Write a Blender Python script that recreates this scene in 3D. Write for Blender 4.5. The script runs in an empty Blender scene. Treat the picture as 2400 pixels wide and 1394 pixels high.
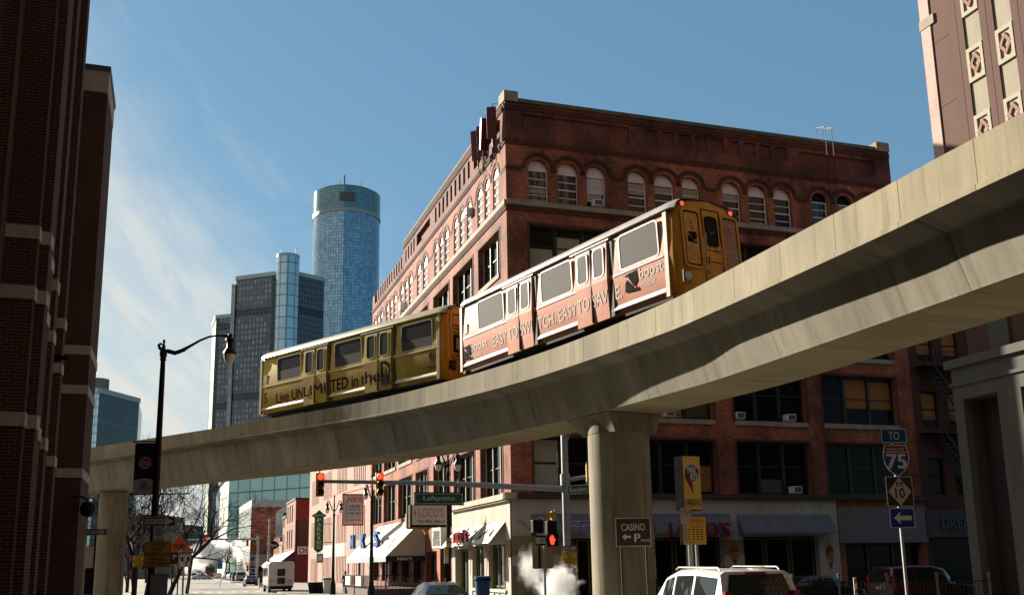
import bpy, bmesh, math, random
from mathutils import Matrix, Vector, Euler
random.seed(7)
SC = bpy.context.scene
COL = SC.collection
R_ = math.radians
# ---------------------------------------------------------------- camera
FPX, CX0, CY0, HC = 2450.0, 1200.0, 800.0, 2.1
HSL = -0.01736
ROLL = -math.atan(0.01736)
TILT = math.atan((1337 + HSL * (1200 - 408) - CY0) * math.cos(ROLL) / FPX)
CAMR = (Matrix.Rotation(math.pi / 2 + TILT, 3, 'X') @ Matrix.Rotation(ROLL, 3, 'Z'))
cam = bpy.data.cameras.new('camera'); camo = bpy.data.objects.new('camera', cam); COL.objects.link(camo)
camo.location = (0, 0, HC); camo.rotation_euler = CAMR.to_euler()
cam.sensor_width = 36; cam.lens = 36 * FPX / 2400.0
cam.shift_y = (CY0 - 697.0) / 2400.0
cam.clip_start = 0.1; cam.clip_end = 6000
SC.camera = camo
SC.render.resolution_x, SC.render.resolution_y = 1024, 594
# ---------------------------------------------------------------- light
SUN_AZ, SUN_EL = R_(-49), R_(22.3)
SUND = Vector((math.sin(SUN_AZ) * math.cos(SUN_EL), math.cos(SUN_AZ) * math.cos(SUN_EL), math.sin(SUN_EL)))
sl = bpy.data.lights.new('sun', 'SUN'); sl.energy = 5.0; sl.angle = R_(0.5); sl.color = (1, .90, .76)
so = bpy.data.objects.new('sun', sl); COL.objects.link(so)
so.rotation_euler = SUND.to_track_quat('Z', 'Y').to_euler(); so.location = (-40, 30, 60)
W = bpy.data.worlds.new('World'); SC.world = W; W.use_nodes = True
def build_world():
    nt = W.node_tree; nt.nodes.clear(); N = nt.nodes.new; L = nt.links.new
    out = N('ShaderNodeOutputWorld'); bg = N('ShaderNodeBackground'); bg.inputs[1].default_value = 0.05
    sky = N('ShaderNodeTexSky'); sky.sky_type = 'NISHITA'; sky.sun_disc = False
    sky.sun_elevation = SUN_EL; sky.sun_rotation = SUN_AZ; sky.altitude = 180; sky.air_density = 1.0; sky.dust_density = .5; sky.ozone_density = 1.6
    tc = N('ShaderNodeTexCoord'); sep = N('ShaderNodeSeparateXYZ'); L(tc.outputs['Generated'], sep.inputs[0])
    def math_(op, a, b=None, clamp=False):
        m = N('ShaderNodeMath'); m.operation = op; m.use_clamp = clamp
        for i, q in enumerate((a, b)):
            if q is None: continue
            if isinstance(q, (int, float)): m.inputs[i].default_value = q
            else: L(q, m.inputs[i])
        return m.outputs[0]
    azi = math_('ARCTAN2', sep.outputs[0], sep.outputs[1])          # radians, 0 ahead, + right
    elev = math_('ARCSINE', sep.outputs[2])
    # cirrus: streaks running from lower right to upper left
    cmb = N('ShaderNodeCombineXYZ')
    p = math_('ADD', math_('MULTIPLY', azi, 0.75), math_('MULTIPLY', elev, 0.66))
    q = math_('SUBTRACT', math_('MULTIPLY', elev, 0.75), math_('MULTIPLY', azi, 0.66))
    L(math_('MULTIPLY', p, 26.0), cmb.inputs[0]); L(math_('MULTIPLY', q, 7.0), cmb.inputs[1])
    nz = N('ShaderNodeTexNoise'); nz.inputs['Scale'].default_value = 1.0; nz.inputs['Detail'].default_value = 9; nz.inputs['Roughness'].default_value = .62; nz.inputs['Distortion'].default_value = .5
    L(cmb.outputs[0], nz.inputs['Vector'])
    cm2 = N('ShaderNodeCombineXYZ'); L(math_('MULTIPLY', azi, 6.0), cm2.inputs[0]); L(math_('MULTIPLY', elev, 9.0), cm2.inputs[1])
    n2 = N('ShaderNodeTexNoise'); n2.inputs['Scale'].default_value = 1.0; n2.inputs['Detail'].default_value = 4; L(cm2.outputs[0], n2.inputs['Vector'])
    def ramp(x, a, b):
        m = N('ShaderNodeMapRange'); m.interpolation_type = 'SMOOTHSTEP'; L(x, m.inputs[0])
        m.inputs[1].default_value = a; m.inputs[2].default_value = b; return m.outputs[0]
    # the cloud bank: thick low down on the left, thinning upwards and to the right
    bank = math_('ADD', elev, math_('MULTIPLY', azi, 0.78))
    bank = math_('ADD', bank, math_('MULTIPLY', math_('SUBTRACT', n2.outputs[0], .5), .22))
    cover = ramp(bank, .20, -.10)
    wisps = ramp(nz.outputs[0], .36, .66)
    fac = math_('MULTIPLY', cover, math_('ADD', math_('MULTIPLY', wisps, .50), .62), True)
    thin = math_('MULTIPLY', math_('MULTIPLY', ramp(bank, .30, .02), ramp(nz.outputs[0], .46, .78)), .5)
    fac = math_('MAXIMUM', fac, thin)
    low = math_('MULTIPLY', ramp(elev, .22, .0), .30)
    fac = math_('MAXIMUM', fac, low, True)
    mix = N('ShaderNodeMix'); mix.data_type = 'RGBA'; mix.clamp_factor = True
    L(fac, mix.inputs[0])
    tint = N('ShaderNodeMix'); tint.data_type = 'RGBA'; tint.blend_type = 'MULTIPLY'; tint.inputs[0].default_value = 1.; L(sky.outputs[0], tint.inputs[6]); tint.inputs[7].default_value = (.525, .67, .67, 1)
    veil = N('ShaderNodeMix'); veil.data_type = 'RGBA'; veil.inputs[0].default_value = .45; L(tint.outputs[2], veil.inputs[6]); veil.inputs[7].default_value = (1.23, 2.48, 3.75, 1)
    L(veil.outputs[2], mix.inputs[6])
    mix.inputs[7].default_value = (4.75, 4.88, 4.65, 1)
    L(mix.outputs[2], bg.inputs[0]); L(bg.outputs[0], out.inputs[0])
build_world()
vs = SC.view_settings; vs.view_transform = 'Standard'; vs.look = 'None'; vs.gamma = 1; vs.exposure = 1.665; vs.use_curve_mapping = False
SC.cycles.max_bounces = 6; SC.cycles.volume_bounces = 3; SC.cycles.volume_step_rate = 2.0
SC.cycles.sample_clamp_indirect = 4

# ---------------------------------------------------------------- pixel of the 2400 px photograph -> world
def ray(px, py):
    return CAMR @ Vector(((px - CX0) / FPX, -(py - CY0) / FPX, -1.0))
CAMP = Vector((0, 0, HC))
def at(px, py, Y):
    r = ray(px, py); return CAMP + r * (Y / r.y)
def atz(px, py, z):
    r = ray(px, py); return CAMP + r * ((z - HC) / r.z)
# street frame: U runs along the street away from the camera, V to the right
U = Vector((-0.3046, 0.9525, 0)).normalized(); V = Vector((.9429, .3331, 0)).normalized()
r0 = ray(1198, 1160); K = Vector((r0.x / r0.y * 60, 60, 0))
RZV = math.atan2(V.y, V.x)
def frame(o, xdir):
    x = xdir.normalized(); z = Vector((0, 0, 1)); y = z.cross(x)
    m = Matrix((x, y, z)).transposed().to_4x4(); m.translation = o; return m
FR = frame(K, V)            # right facade: x = s, outward is -y
FL = frame(K, -U)           # left facade: x = -s, outward is -y
def T(x, y, z): return Matrix.Translation((x, y, z))
def RZ(a): return Matrix.Rotation(a, 4, 'Z')
def RX(a): return Matrix.Rotation(a, 4, 'X')
def RY(a): return Matrix.Rotation(a, 4, 'Y')
def onplane(px, py, o, d):
    n = Vector((d.y, -d.x, 0)); r = ray(px, py); t = (o - CAMP).dot(n) / r.dot(n); q = CAMP + r * t
    return (q - o).dot(d), q.z
def on_l(px, py, out=0.0):   # s, z on the left facade plane pushed out to the street
    nl = Vector((-U.y, U.x, 0)); return onplane(px, py, K + nl * out, U)
def on_r(px, py, out=0.0):
    nr = Vector((V.y, -V.x, 0)); return onplane(px, py, K + nr * out, V)

# ---------------------------------------------------------------- materials
MATS = {}
ALB = .75         # the picture is exposed for the sun: real albedos, scaled together with the exposure
def nodes(name):
    m = bpy.data.materials.new(name); m.use_nodes = True; nt = m.node_tree
    b = nt.nodes['Principled BSDF']; MATS[name] = m
    return m, nt, b, nt.nodes.new, nt.links.new
def rgb(c): return (c[0], c[1], c[2], 1)
def uvmap(nt, sx=1, sy=1, rot=0):
    u = nt.nodes.new('ShaderNodeUVMap'); mp = nt.nodes.new('ShaderNodeMapping')
    mp.inputs['Scale'].default_value = (sx, sy, 1); mp.inputs['Rotation'].default_value = (0, 0, rot)
    nt.links.new(u.outputs[0], mp.inputs[0]); return mp.outputs[0]
def noise(nt, vec, scale, detail=4, rough=.6):
    n = nt.nodes.new('ShaderNodeTexNoise'); n.inputs['Scale'].default_value = scale; n.inputs['Detail'].default_value = detail; n.inputs['Roughness'].default_value = rough
    if vec is not None: nt.links.new(vec, n.inputs['Vector'])
    return n.outputs[0]
def rampf(nt, fac, a, b, lo=0., hi=1.):
    m = nt.nodes.new('ShaderNodeMapRange'); nt.links.new(fac, m.inputs[0])
    m.inputs[1].default_value = a; m.inputs[2].default_value = b; m.inputs[3].default_value = lo; m.inputs[4].default_value = hi; return m.outputs[0]
def mixc(nt, fac, c1, c2, mode='MIX'):
    m = nt.nodes.new('ShaderNodeMix'); m.data_type = 'RGBA'; m.blend_type = mode; m.clamp_factor = True
    if isinstance(fac, (int, float)): m.inputs[0].default_value = fac
    else: nt.links.new(fac, m.inputs[0])
    for i, c in ((6, c1), (7, c2)):
        if isinstance(c, tuple): m.inputs[i].default_value = rgb(c)
        else: nt.links.new(c, m.inputs[i])
    return m.outputs[2]
def bump(nt, b, h, strength=.3, dist=.02):
    bp = nt.nodes.new('ShaderNodeBump'); bp.inputs['Strength'].default_value = strength; bp.inputs['Distance'].default_value = dist
    nt.links.new(h, bp.inputs['Height']); nt.links.new(bp.outputs[0], b.inputs['Normal'])
def plain(name, c, rough=.6, metal=0., var=.25, scale=3., streak=False, coat=0., spec=.22):
    """a painted or bare surface with uneven wear"""
    if name in MATS: return MATS[name]
    c = tuple(x * ALB for x in c)
    m, nt, b, N, L = nodes(name)
    v = uvmap(nt, 1, .22 if streak else 1)
    f = noise(nt, v, scale, 6); f2 = noise(nt, v, scale * 9, 3)
    fac = rampf(nt, f, .3, .7); c2 = tuple(x * (1 - var) for x in c)
    col = mixc(nt, fac, c2, c); col = mixc(nt, rampf(nt, f2, .35, .8, 0, var * .7), col, tuple(x * .45 for x in c))
    L(col, b.inputs['Base Color']); b.inputs['Roughness'].default_value = rough; b.inputs['Metallic'].default_value = metal
    b.inputs['Coat Weight'].default_value = coat; b.inputs['Specular IOR Level'].default_value = spec
    return m
def carglass(name, c, rough, spec):
    m = glass(name, c, rough, spec); nt = m.node_tree; bump(nt, nt.nodes['Principled BSDF'], noise(nt, uvmap(nt), .9, 2), .35, .08); return m
def glass(name, c=(.012, .014, .016), rough=.03, spec=.6, wavy=.0):
    if name in MATS: return MATS[name]
    m, nt, b, N, L = nodes(name)
    b.inputs['Base Color'].default_value = rgb(c); b.inputs['Roughness'].default_value = rough; b.inputs['Specular IOR Level'].default_value = spec
    if wavy: bump(nt, b, noise(nt, uvmap(nt), 1.3, 2), wavy, .03)
    return m
def emit(name, c, s):
    m, nt, b, N, L = nodes(name); b.inputs['Base Color'].default_value = rgb(tuple(x * .3 for x in c))
    b.inputs['Emission Color'].default_value = rgb(c); b.inputs['Emission Strength'].default_value = s * ALB; return m
def brick(name, c1, c2, mortar, w=.21, h=.0735, ms=.010, soot=.5, sootc=(.02, .012, .01), pale=None, bumpy=.5, off=.5, stain_scale=.35):
    c1, c2, mortar = (tuple(x * ALB for x in q) for q in (c1, c2, mortar))
    m, nt, b, N, L = nodes(name)
    v = uvmap(nt)
    t = N('ShaderNodeTexBrick'); L(v, t.inputs['Vector']); t.inputs['Scale'].default_value = 1; t.inputs['Brick Width'].default_value = w; t.inputs['Row Height'].default_value = h
    t.inputs['Mortar Size'].default_value = ms; t.inputs['Mortar Smooth'].default_value = .2; t.offset = off; t.inputs['Bias'].default_value = -.1
    t.inputs['Color1'].default_value = rgb(c1); t.inputs['Color2'].default_value = rgb(c2); t.inputs['Mortar'].default_value = rgb(mortar)
    n1 = noise(nt, uvmap(nt, 1, .6), stain_scale, 7, .68); n2 = noise(nt, uvmap(nt, 1, 3.2), 1.6, 4, .7)
    col = mixc(nt, rampf(nt, n1, .40, .62, 0, soot), t.outputs[0], sootc)
    col = mixc(nt, rampf(nt, n2, .53, .72, 0, soot * .9), col, tuple(x * .35 for x in c1))
    if pale:
        n3 = noise(nt, uvmap(nt, .9, 1.6), 1.1, 7, .75); col = mixc(nt, rampf(nt, n3, .66, .76, 0, .7), col, pale)
    L(col, b.inputs['Base Color']); b.inputs['Roughness'].default_value = .88; b.inputs['Specular IOR Level'].default_value = .25
    bump(nt, b, t.outputs['Fac'], -bumpy, .012); return m
def concrete(name, c, joint=0, jh=50., dark=.45, rough=.85, soot=.35):
    c = tuple(x * ALB for x in c)
    m, nt, b, N, L = nodes(name)
    n1 = noise(nt, uvmap(nt, 1, .18), 1.1, 7, .65); n2 = noise(nt, uvmap(nt), 9, 6, .7); n3 = noise(nt, uvmap(nt, .5, .5), .5, 5); n4 = noise(nt, uvmap(nt), 38, 2)
    n5 = noise(nt, uvmap(nt, 1, .07), 1.9, 5, .6)
    col = mixc(nt, rampf(nt, n1, .35, .70), c, tuple(x * (1 - dark * .6) for x in c))
    col = mixc(nt, rampf(nt, n3, .45, .72, 0, soot), col, tuple(x * .35 for x in c))
    col = mixc(nt, rampf(nt, n5, .54, .70, 0, dark), col, tuple(x * .30 for x in c))
    n6 = noise(nt, uvmap(nt, 1, .03), 5.0, 4, .6)
    col = mixc(nt, rampf(nt, n6, .56, .68, 0, dark * .75), col, tuple(x * .38 for x in c))
    col = mixc(nt, rampf(nt, n2, .60, .8, 0, .35), col, tuple(x * .5 for x in c))
    col = mixc(nt, rampf(nt, n4, .70, .78, 0, .35), col, tuple(x * .25 for x in c))
    if joint:
        t = N('ShaderNodeTexBrick'); t.offset = 0; L(uvmap(nt), t.inputs['Vector']); t.inputs['Scale'].default_value = 1; t.inputs['Brick Width'].default_value = joint; t.inputs['Row Height'].default_value = jh
        t.inputs['Mortar Size'].default_value = .012; t.inputs['Color1'].default_value = (1, 1, 1, 1); t.inputs['Color2'].default_value = (.80, .79, .76, 1); t.inputs['Mortar'].default_value = (.28, .25, .2, 1)
        col = mixc(nt, 1., col, t.outputs[0], 'MULTIPLY')
    L(col, b.inputs['Base Color']); b.inputs['Roughness'].default_value = rough; b.inputs['Specular IOR Level'].default_value = .25
    bump(nt, b, n2, .25, .01); return m
def curtain(name, w, h, c1, c2, mull, ms=.08, rough=.08, metal=.75, off=0., band=None, spec=.6, wob=.02):
    """curtain wall: panes in a grid of mullions, every pane tilted and tinted a little differently"""
    m, nt, b, N, L = nodes(name)
    v = uvmap(nt); t = N('ShaderNodeTexBrick'); t.offset = off; L(v, t.inputs['Vector']); t.inputs['Scale'].default_value = 1; t.inputs['Brick Width'].default_value = w; t.inputs['Row Height'].default_value = h
    t.inputs['Mortar Size'].default_value = ms; t.inputs['Mortar Smooth'].default_value = 0; t.inputs['Color1'].default_value = rgb(c1); t.inputs['Color2'].default_value = rgb(c2); t.inputs['Mortar'].default_value = rgb(mull)
    col = t.outputs[0]
    n = noise(nt, uvmap(nt, .02, .03), 1.2, 3); col = mixc(nt, rampf(nt, n, .35, .7, 0, .35), col, tuple(x * .6 for x in c1))
    if band:
        t2 = N('ShaderNodeTexBrick'); t2.offset = 0; L(v, t2.inputs['Vector']); t2.inputs['Scale'].default_value = 1; t2.inputs['Brick Width'].default_value = 1000; t2.inputs['Row Height'].default_value = band[0]
        t2.inputs['Mortar Size'].default_value = band[1]; t2.inputs['Mortar Smooth'].default_value = 0; t2.inputs['Color1'].default_value = (1, 1, 1, 1); t2.inputs['Color2'].default_value = (1, 1, 1, 1); t2.inputs['Mortar'].default_value = rgb(band[2])
        col = mixc(nt, 1., col, t2.outputs[0], 'MULTIPLY')
    L(col, b.inputs['Base Color']); b.inputs['Roughness'].default_value = rough; b.inputs['Specular IOR Level'].default_value = spec
    inv = N('ShaderNodeMath'); inv.operation = 'MULTIPLY_ADD'; L(t.outputs['Fac'], inv.inputs[0]); inv.inputs[1].default_value = -metal; inv.inputs[2].default_value = metal
    L(inv.outputs[0], b.inputs['Metallic'])
    if wob: bump(nt, b, noise(nt, uvmap(nt, .35, .35), 1., 2), wob, .5)
    return m
def twotone(name, zsplit, upper, lower, rough=.5, blotch=None, coat=.06):
    upper, lower, blotch = (tuple(x * ALB for x in q) if q else q for q in (upper, lower, blotch))
    m, nt, b, N, L = nodes(name)
    u = N('ShaderNodeUVMap'); sp = N('ShaderNodeSeparateXYZ'); L(u.outputs[0], sp.inputs[0])
    g = N('ShaderNodeMath'); g.operation = 'GREATER_THAN'; L(sp.outputs[1], g.inputs[0]); g.inputs[1].default_value = zsplit
    n = noise(nt, uvmap(nt, .5, 1), 2.2, 6); n2 = noise(nt, uvmap(nt, .7, .7, .9), 1.1, 2)
    low = mixc(nt, rampf(nt, n2, .48, .54, 0, .75), lower, blotch) if blotch else lower
    col = mixc(nt, g.outputs[0], low, upper); col = mixc(nt, rampf(nt, n, .5, .75, 0, .35), col, tuple(x * .55 for x in lower))
    L(col, b.inputs['Base Color']); b.inputs['Roughness'].default_value = rough; b.inputs['Coat Weight'].default_value = coat; b.inputs['Coat Roughness'].default_value = .35; b.inputs['Specular IOR Level'].default_value = .25
    bump(nt, b, n, .04, .02); return m

# ---------------------------------------------------------------- mesh building
class MB:
    def __init__(s, M=None): s.v = []; s.f = []; s.M = M or Matrix.Identity(4); s.uv = {}
    def add(s, vs, fs):
        b = len(s.v); s.v += [s.M @ Vector(p) for p in vs]; s.f += [tuple(b + i for i in f) for f in fs]; return b
    def box(s, x0, x1, y0, y1, z0, z1, M=None):
        p = [(x, y, z) for z in (z0, z1) for y in (y0, y1) for x in (x0, x1)]
        if M is not None: p = [M @ Vector(q) for q in p]
        s.add(p, [(0, 2, 3, 1), (4, 5, 7, 6), (0, 1, 5, 4), (2, 6, 7, 3), (0, 4, 6, 2), (1, 3, 7, 5)]); return s
    def bar(s, a, b, w, h=None, up=Vector((0, 0, 1))):
        a = Vector(a); b = Vector(b); h = h or w; d = (b - a); L = d.length; d.normalize()
        x = d.cross(up)
        if x.length < 1e-4: x = d.cross(Vector((1, 0, 0)))
        x.normalize(); y = x.cross(d); p = []
        for o in (a, b):
            for sx, sy in ((-1, -1), (1, -1), (1, 1), (-1, 1)): p.append(o + x * sx * w / 2 + y * sy * h / 2)
        s.add(p, [(3, 2, 1, 0), (4, 5, 6, 7), (0, 1, 5, 4), (1, 2, 6, 5), (2, 3, 7, 6), (3, 0, 4, 7)]); return s
    def prism(s, poly, y0, y1, M=None):
        """polygon in x,z pushed from y0 to y1"""
        n = len(poly); p = [(a, y0, c) for a, c in poly] + [(a, y1, c) for a, c in poly]
        if M is not None: p = [M @ Vector(q) for q in p]
        s.add(p, [tuple(range(n)), tuple(range(2 * n - 1, n - 1, -1))] + [(i, i + n, (i + 1) % n + n, (i + 1) % n) for i in range(n)]); return s
    def tube(s, pts, r, n=8, cap=True):
        pts = [Vector(p) for p in pts]; k = len(pts); rs = r if isinstance(r, (list, tuple)) else [r] * k
        ref = None; vs = []
        for i, p in enumerate(pts):
            d = (pts[min(i + 1, k - 1)] - pts[max(i - 1, 0)]).normalized()
            if ref is None: ref = Vector((1, 0, 0)) if abs(d.x) < .8 else Vector((0, 1, 0))
            a = (ref - d * ref.dot(d)).normalized(); b = d.cross(a); ref = a
            for j in range(n):
                t = 2 * math.pi * j / n; vs.append(p + (a * math.cos(t) + b * math.sin(t)) * rs[i])
        fs = [(i * n + j, i * n + (j + 1) % n, (i + 1) * n + (j + 1) % n, (i + 1) * n + j) for i in range(k - 1) for j in range(n)]
        if cap: fs += [tuple(range(n - 1, -1, -1)), tuple((k - 1) * n + j for j in range(n))]
        s.add(vs, fs); return s
    def lathe(s, prof, c=(0, 0, 0), n=16, M=None, wrap=False):
        """profile of (radius, z), turned about z"""
        vs = []; c = Vector(c)
        for r, z in prof:
            for j in range(n):
                t = 2 * math.pi * j / n; q = Vector((r * math.cos(t), r * math.sin(t), z))
                vs.append((M @ q if M is not None else q) + c)
        if wrap:                        # texture runs round the shaft without facets; the seam is at the back
            b = len(s.v); vs = []
            for i, (r, z) in enumerate(prof):
                for j in range(n + 1):
                    t = math.pi / 2 + 2 * math.pi * j / n; s.uv[b + len(vs)] = (t * prof[0][0], z); vs.append(Vector((r * math.cos(t), r * math.sin(t), z)) + c)
            s.add(vs, [(i * (n + 1) + j, i * (n + 1) + j + 1, (i + 1) * (n + 1) + j + 1, (i + 1) * (n + 1) + j) for i in range(len(prof) - 1) for j in range(n)]); return s
        k = len(prof); fs = [(i * n + j, i * n + (j + 1) % n, (i + 1) * n + (j + 1) % n, (i + 1) * n + j) for i in range(k - 1) for j in range(n)]
        fs += [tuple(range(n - 1, -1, -1)), tuple((k - 1) * n + j for j in range(n))]
        s.add(vs, fs); return s
    def wall(s, x0, x1, z0, z1, holes, depth=.4, y=0., arch_n=10):
        """front face at y looking towards -y; holes (x0, x1, z0, z1, arched) with reveals running back to y+depth"""
        xs = sorted({x0, x1} | {h[0] for h in holes} | {h[1] for h in holes}); zs = sorted({z0, z1} | {h[2] for h in holes} | {h[3] for h in holes})
        xs = [x for x in xs if x0 - 1e-6 <= x <= x1 + 1e-6]; zs = [z for z in zs if z0 - 1e-6 <= z <= z1 + 1e-6]
        for j in range(len(zs) - 1):
            zc = (zs[j] + zs[j + 1]) / 2; run = None
            row = [h for h in holes if h[2] < zc < h[3]]
            for i in range(len(xs)):
                inside = i == len(xs) - 1 or any(h[0] < (xs[i] + xs[i + 1]) / 2 < h[1] for h in row)
                if not inside and run is None: run = xs[i]
                if inside and run is not None:
                    s.add([(run, y, zs[j]), (xs[i], y, zs[j]), (xs[i], y, zs[j + 1]), (run, y, zs[j + 1])], [(0, 1, 2, 3)]); run = None
        for h in holes:
            a, b, c, d = h[:4]
            if len(h) > 4 and h[4]:
                r = (b - a) / 2; cx = (a + b) / 2; sp = d - r
                arc = [(cx - r * math.cos(math.pi * i / arch_n), sp + r * math.sin(math.pi * i / arch_n)) for i in range(arch_n + 1)]
                hn = arch_n // 2
                for i in range(hn): s.add([(a, y, d), (arc[i][0], y, arc[i][1]), (arc[i + 1][0], y, arc[i + 1][1])], [(0, 1, 2)])
                for i in range(hn, arch_n): s.add([(b, y, d), (arc[i][0], y, arc[i][1]), (arc[i + 1][0], y, arc[i + 1][1])], [(0, 1, 2)])
                loop = [(a, c)] + arc + [(b, c)]
            else: loop = [(a, c), (a, d), (b, d), (b, c)]
            n = len(loop)
            for i in range(n):
                p, q = loop[i], loop[(i + 1) % n]
                s.add([(p[0], y, p[1]), (q[0], y, q[1]), (q[0], y + depth, q[1]), (p[0], y + depth, p[1])], [(0, 1, 2, 3)])
        return s
    def split(s, name, mat, parent=None, **kw):
        """one object for every separate piece"""
        par = list(range(len(s.v)))
        def root(i):
            while par[i] != i: par[i] = par[par[i]]; i = par[i]
            return i
        for f in s.f:
            for i in f[1:]: par[root(i)] = root(f[0])
        comp = {}
        for f in s.f: comp.setdefault(root(f[0]), []).append(f)
        out = []
        for fs in comp.values():
            ids = sorted({i for f in fs for i in f}); mp = {i: k for k, i in enumerate(ids)}
            q = MB(); q.v = [s.v[i] for i in ids]; q.f = [tuple(mp[i] for i in f) for f in fs]; out.append(q.build(name, mat, parent, **kw))
        return out
    def build(s, name, mat, parent=None, smooth=False, uvscale=1., bevel=0., M=None):
        me = bpy.data.meshes.new(name); me.from_pydata([tuple(p) for p in s.v], [], s.f); me.update()
        uv = me.uv_layers.new(name='UVMap'); vv = me.vertices
        dat = [0.] * (2 * len(me.loops))
        for p in me.polygons:
            n = p.normal
            flat = abs(n.z) > .75; t = Vector((-n.y, n.x, 0))
            if not flat: t.normalize()
            for li in p.loop_indices:
                co = vv[me.loops[li].vertex_index].co
                a, b = (co.x, co.y) if flat else (co.dot(t), co.z)
                dat[2 * li] = a * uvscale; dat[2 * li + 1] = b * uvscale
        if s.uv:
            for p in me.polygons:
                for li in p.loop_indices:
                    q = s.uv.get(me.loops[li].vertex_index)
                    if q: dat[2 * li], dat[2 * li + 1] = q
        uv.data.foreach_set('uv', dat)
        me.materials.append(mat)
        o = bpy.data.objects.new(name, me); COL.objects.link(o)
        if smooth:
            me.polygons.foreach_set('use_smooth', [True] * len(me.polygons))
            try: me.set_sharp_from_angle(angle=R_(40))
            except Exception: pass
        if bevel:
            md = o.modifiers.new('bevel', 'BEVEL'); md.width = bevel; md.segments = 2; md.limit_method = 'ANGLE'
        if parent is not None: o.parent = parent
        if M is not None: o.matrix_basis = M
        return o
def tag(o, label=None, cat=None, group=None, kind=None):
    for k, q in (('label', label), ('category', cat), ('group', group), ('kind', kind)):
        if q: o[k] = q
    return o
def thing(name, label, cat, M, group=None, kind=None):
    o = bpy.data.objects.new(name, None); COL.objects.link(o); o.empty_display_size = .3
    o.matrix_world = M; return tag(o, label, cat, group, kind)
def reuse(o, name, parent, M):
    c = bpy.data.objects.new(name, o.data); COL.objects.link(c); c.parent = parent; c.matrix_basis = M
    for md in o.modifiers:
        n = c.modifiers.new(md.name, md.type); n.width = md.width; n.segments = md.segments; n.limit_method = md.limit_method
    return c
def copy_tree(o, M=None, label=None, parent=None):
    c = o.copy(); COL.objects.link(c)
    if parent is not None: c.parent = parent
    if M is not None: c.matrix_world = M
    if label: c['label'] = label
    for ch in list(o.children): copy_tree(ch, None, None, c)
    return c
TXT = {}
def text(s, w, h, M, mat, parent, name='lettering', ext=.004, bold=0., mono=False):
    """lettering fitted into a w x h box centred on M's origin, reading along M's x, standing on M's z, facing M's -y"""
    key = s
    if key not in TXT:
        c = bpy.data.curves.new('t', 'FONT'); c.body = s; c.align_x = 'CENTER'; c.resolution_u = 3; c.space_line = .95
        o = bpy.data.objects.new('t', c); COL.objects.link(o); dg = bpy.context.evaluated_depsgraph_get(); dg.update()
        me = bpy.data.meshes.new_from_object(o.evaluated_get(dg)); bpy.data.objects.remove(o); bpy.data.curves.remove(c)
        TXT[key] = ([v.co.copy() for v in me.vertices], [tuple(p.vertices) for p in me.polygons]); bpy.data.meshes.remove(me)
    vs, fs = TXT[key]
    x0 = min(v.x for v in vs); x1 = max(v.x for v in vs); y0 = min(v.y for v in vs); y1 = max(v.y for v in vs)
    sx = w / (x1 - x0); sy = h / (y1 - y0)
    mb = MB(); bx = bold * 1.3 * (y1 - y0) / s.count('\n').__add__(1); bx = min(bx, .06)
    for k, (dx, dz) in enumerate(((0, 0), (-bx, bx * .5), (bx, -bx * .5), (bx, bx * .5), (-bx, -bx * .5)) if bold > .001 else ((0, 0),)):
        mb.add([((v.x - (x0 + x1) / 2 + dx) * sx, -ext - .0005 * k, (v.y - (y0 + y1) / 2 + dz) * sy) for v in vs], fs)
    if ext > .01:                       # stand-up letters: close the sides
        ec = {}
        for f in fs:
            for i in range(len(f)):
                e = (f[i], f[(i + 1) % len(f)]); k = frozenset(e); ec[k] = None if k in ec else e
        n = len(vs); b = mb.add([((v.x - (x0 + x1) / 2) * sx, y_, (v.y - (y0 + y1) / 2) * sy) for y_ in (-ext, 0) for v in vs], [])
        mb.f += [(b + e[0], b + e[0] + n, b + e[1] + n, b + e[1]) for e in ec.values() if e]
    return mb.build(name, mat, parent, M=M)
def rounded(x0, x1, z0, z1, r, n=4):
    out = []
    for cx, cz, a0 in ((x1 - r, z1 - r, 0), (x0 + r, z1 - r, 90), (x0 + r, z0 + r, 180), (x1 - r, z0 + r, 270)):
        for i in range(n + 1):
            a = R_(a0 + 90 * i / n); out.append((cx + r * math.cos(a), cz + r * math.sin(a)))
    return out
def ring_poly(mb, outer, inner, y0, y1):
    """a frame between two loops of the same length in x,z"""
    n = len(outer); p = [(a, y, c) for y in (y0, y1) for L_ in (outer, inner) for a, c in L_]
    f = []
    for i in range(n):
        j = (i + 1) % n
        f += [(i, j, n + j, n + i), (2 * n + j, 2 * n + i, 3 * n + i, 3 * n + j), (i, 2 * n + i, 2 * n + j, j), (n + j, 3 * n + j, 3 * n + i, n + i)]
    mb.add(p, f)
# ---------------------------------------------------------------- shared materials
ASPHALT = plain('asphalt', (.32, .30, .265), .9, 0, .4, .25)
PAVE = plain('pavement', (.36, .33, .275), .9, 0, .35, .5)
PAINTW = plain('road paint', (.75, .73, .68), .7, 0, .3, 2)
BRICKM = brick('red brick', (.56, .17, .088), (.26, .072, .04), (.20, .095, .06), soot=.80, bumpy=.6)
BRICKTOP = brick('parapet brick', (.27, .075, .042), (.17, .045, .028), (.12, .055, .038), soot=.88, bumpy=.6, pale=(.55, .34, .28))
BRICKD = brick('dark moulded brick', (.20, .065, .04), (.10, .035, .025), (.06, .03, .02), soot=.6)
STONE = plain('sill stone', (.42, .36, .27), .85, 0, .45, 1.2, True)
STONEC = plain('cream stucco', (.55, .51, .42), .85, 0, .35, .9, True)
WHITEP = plain('white paint', (.84, .78, .79), .5, 0, .15, 2, True)
PANE = glass('window glass', (.010, .012, .013), .03, .6, .10)
PANED = glass('dim window glass', (.006, .006, .006), .16, .06)
MATTE = plain('matte black', (.012, .012, .012), 1., 0, .2, 3, spec=0.)
BLIND = plain('pale blind', (.42, .38, .28), .8, 0, .25, 2)
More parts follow.
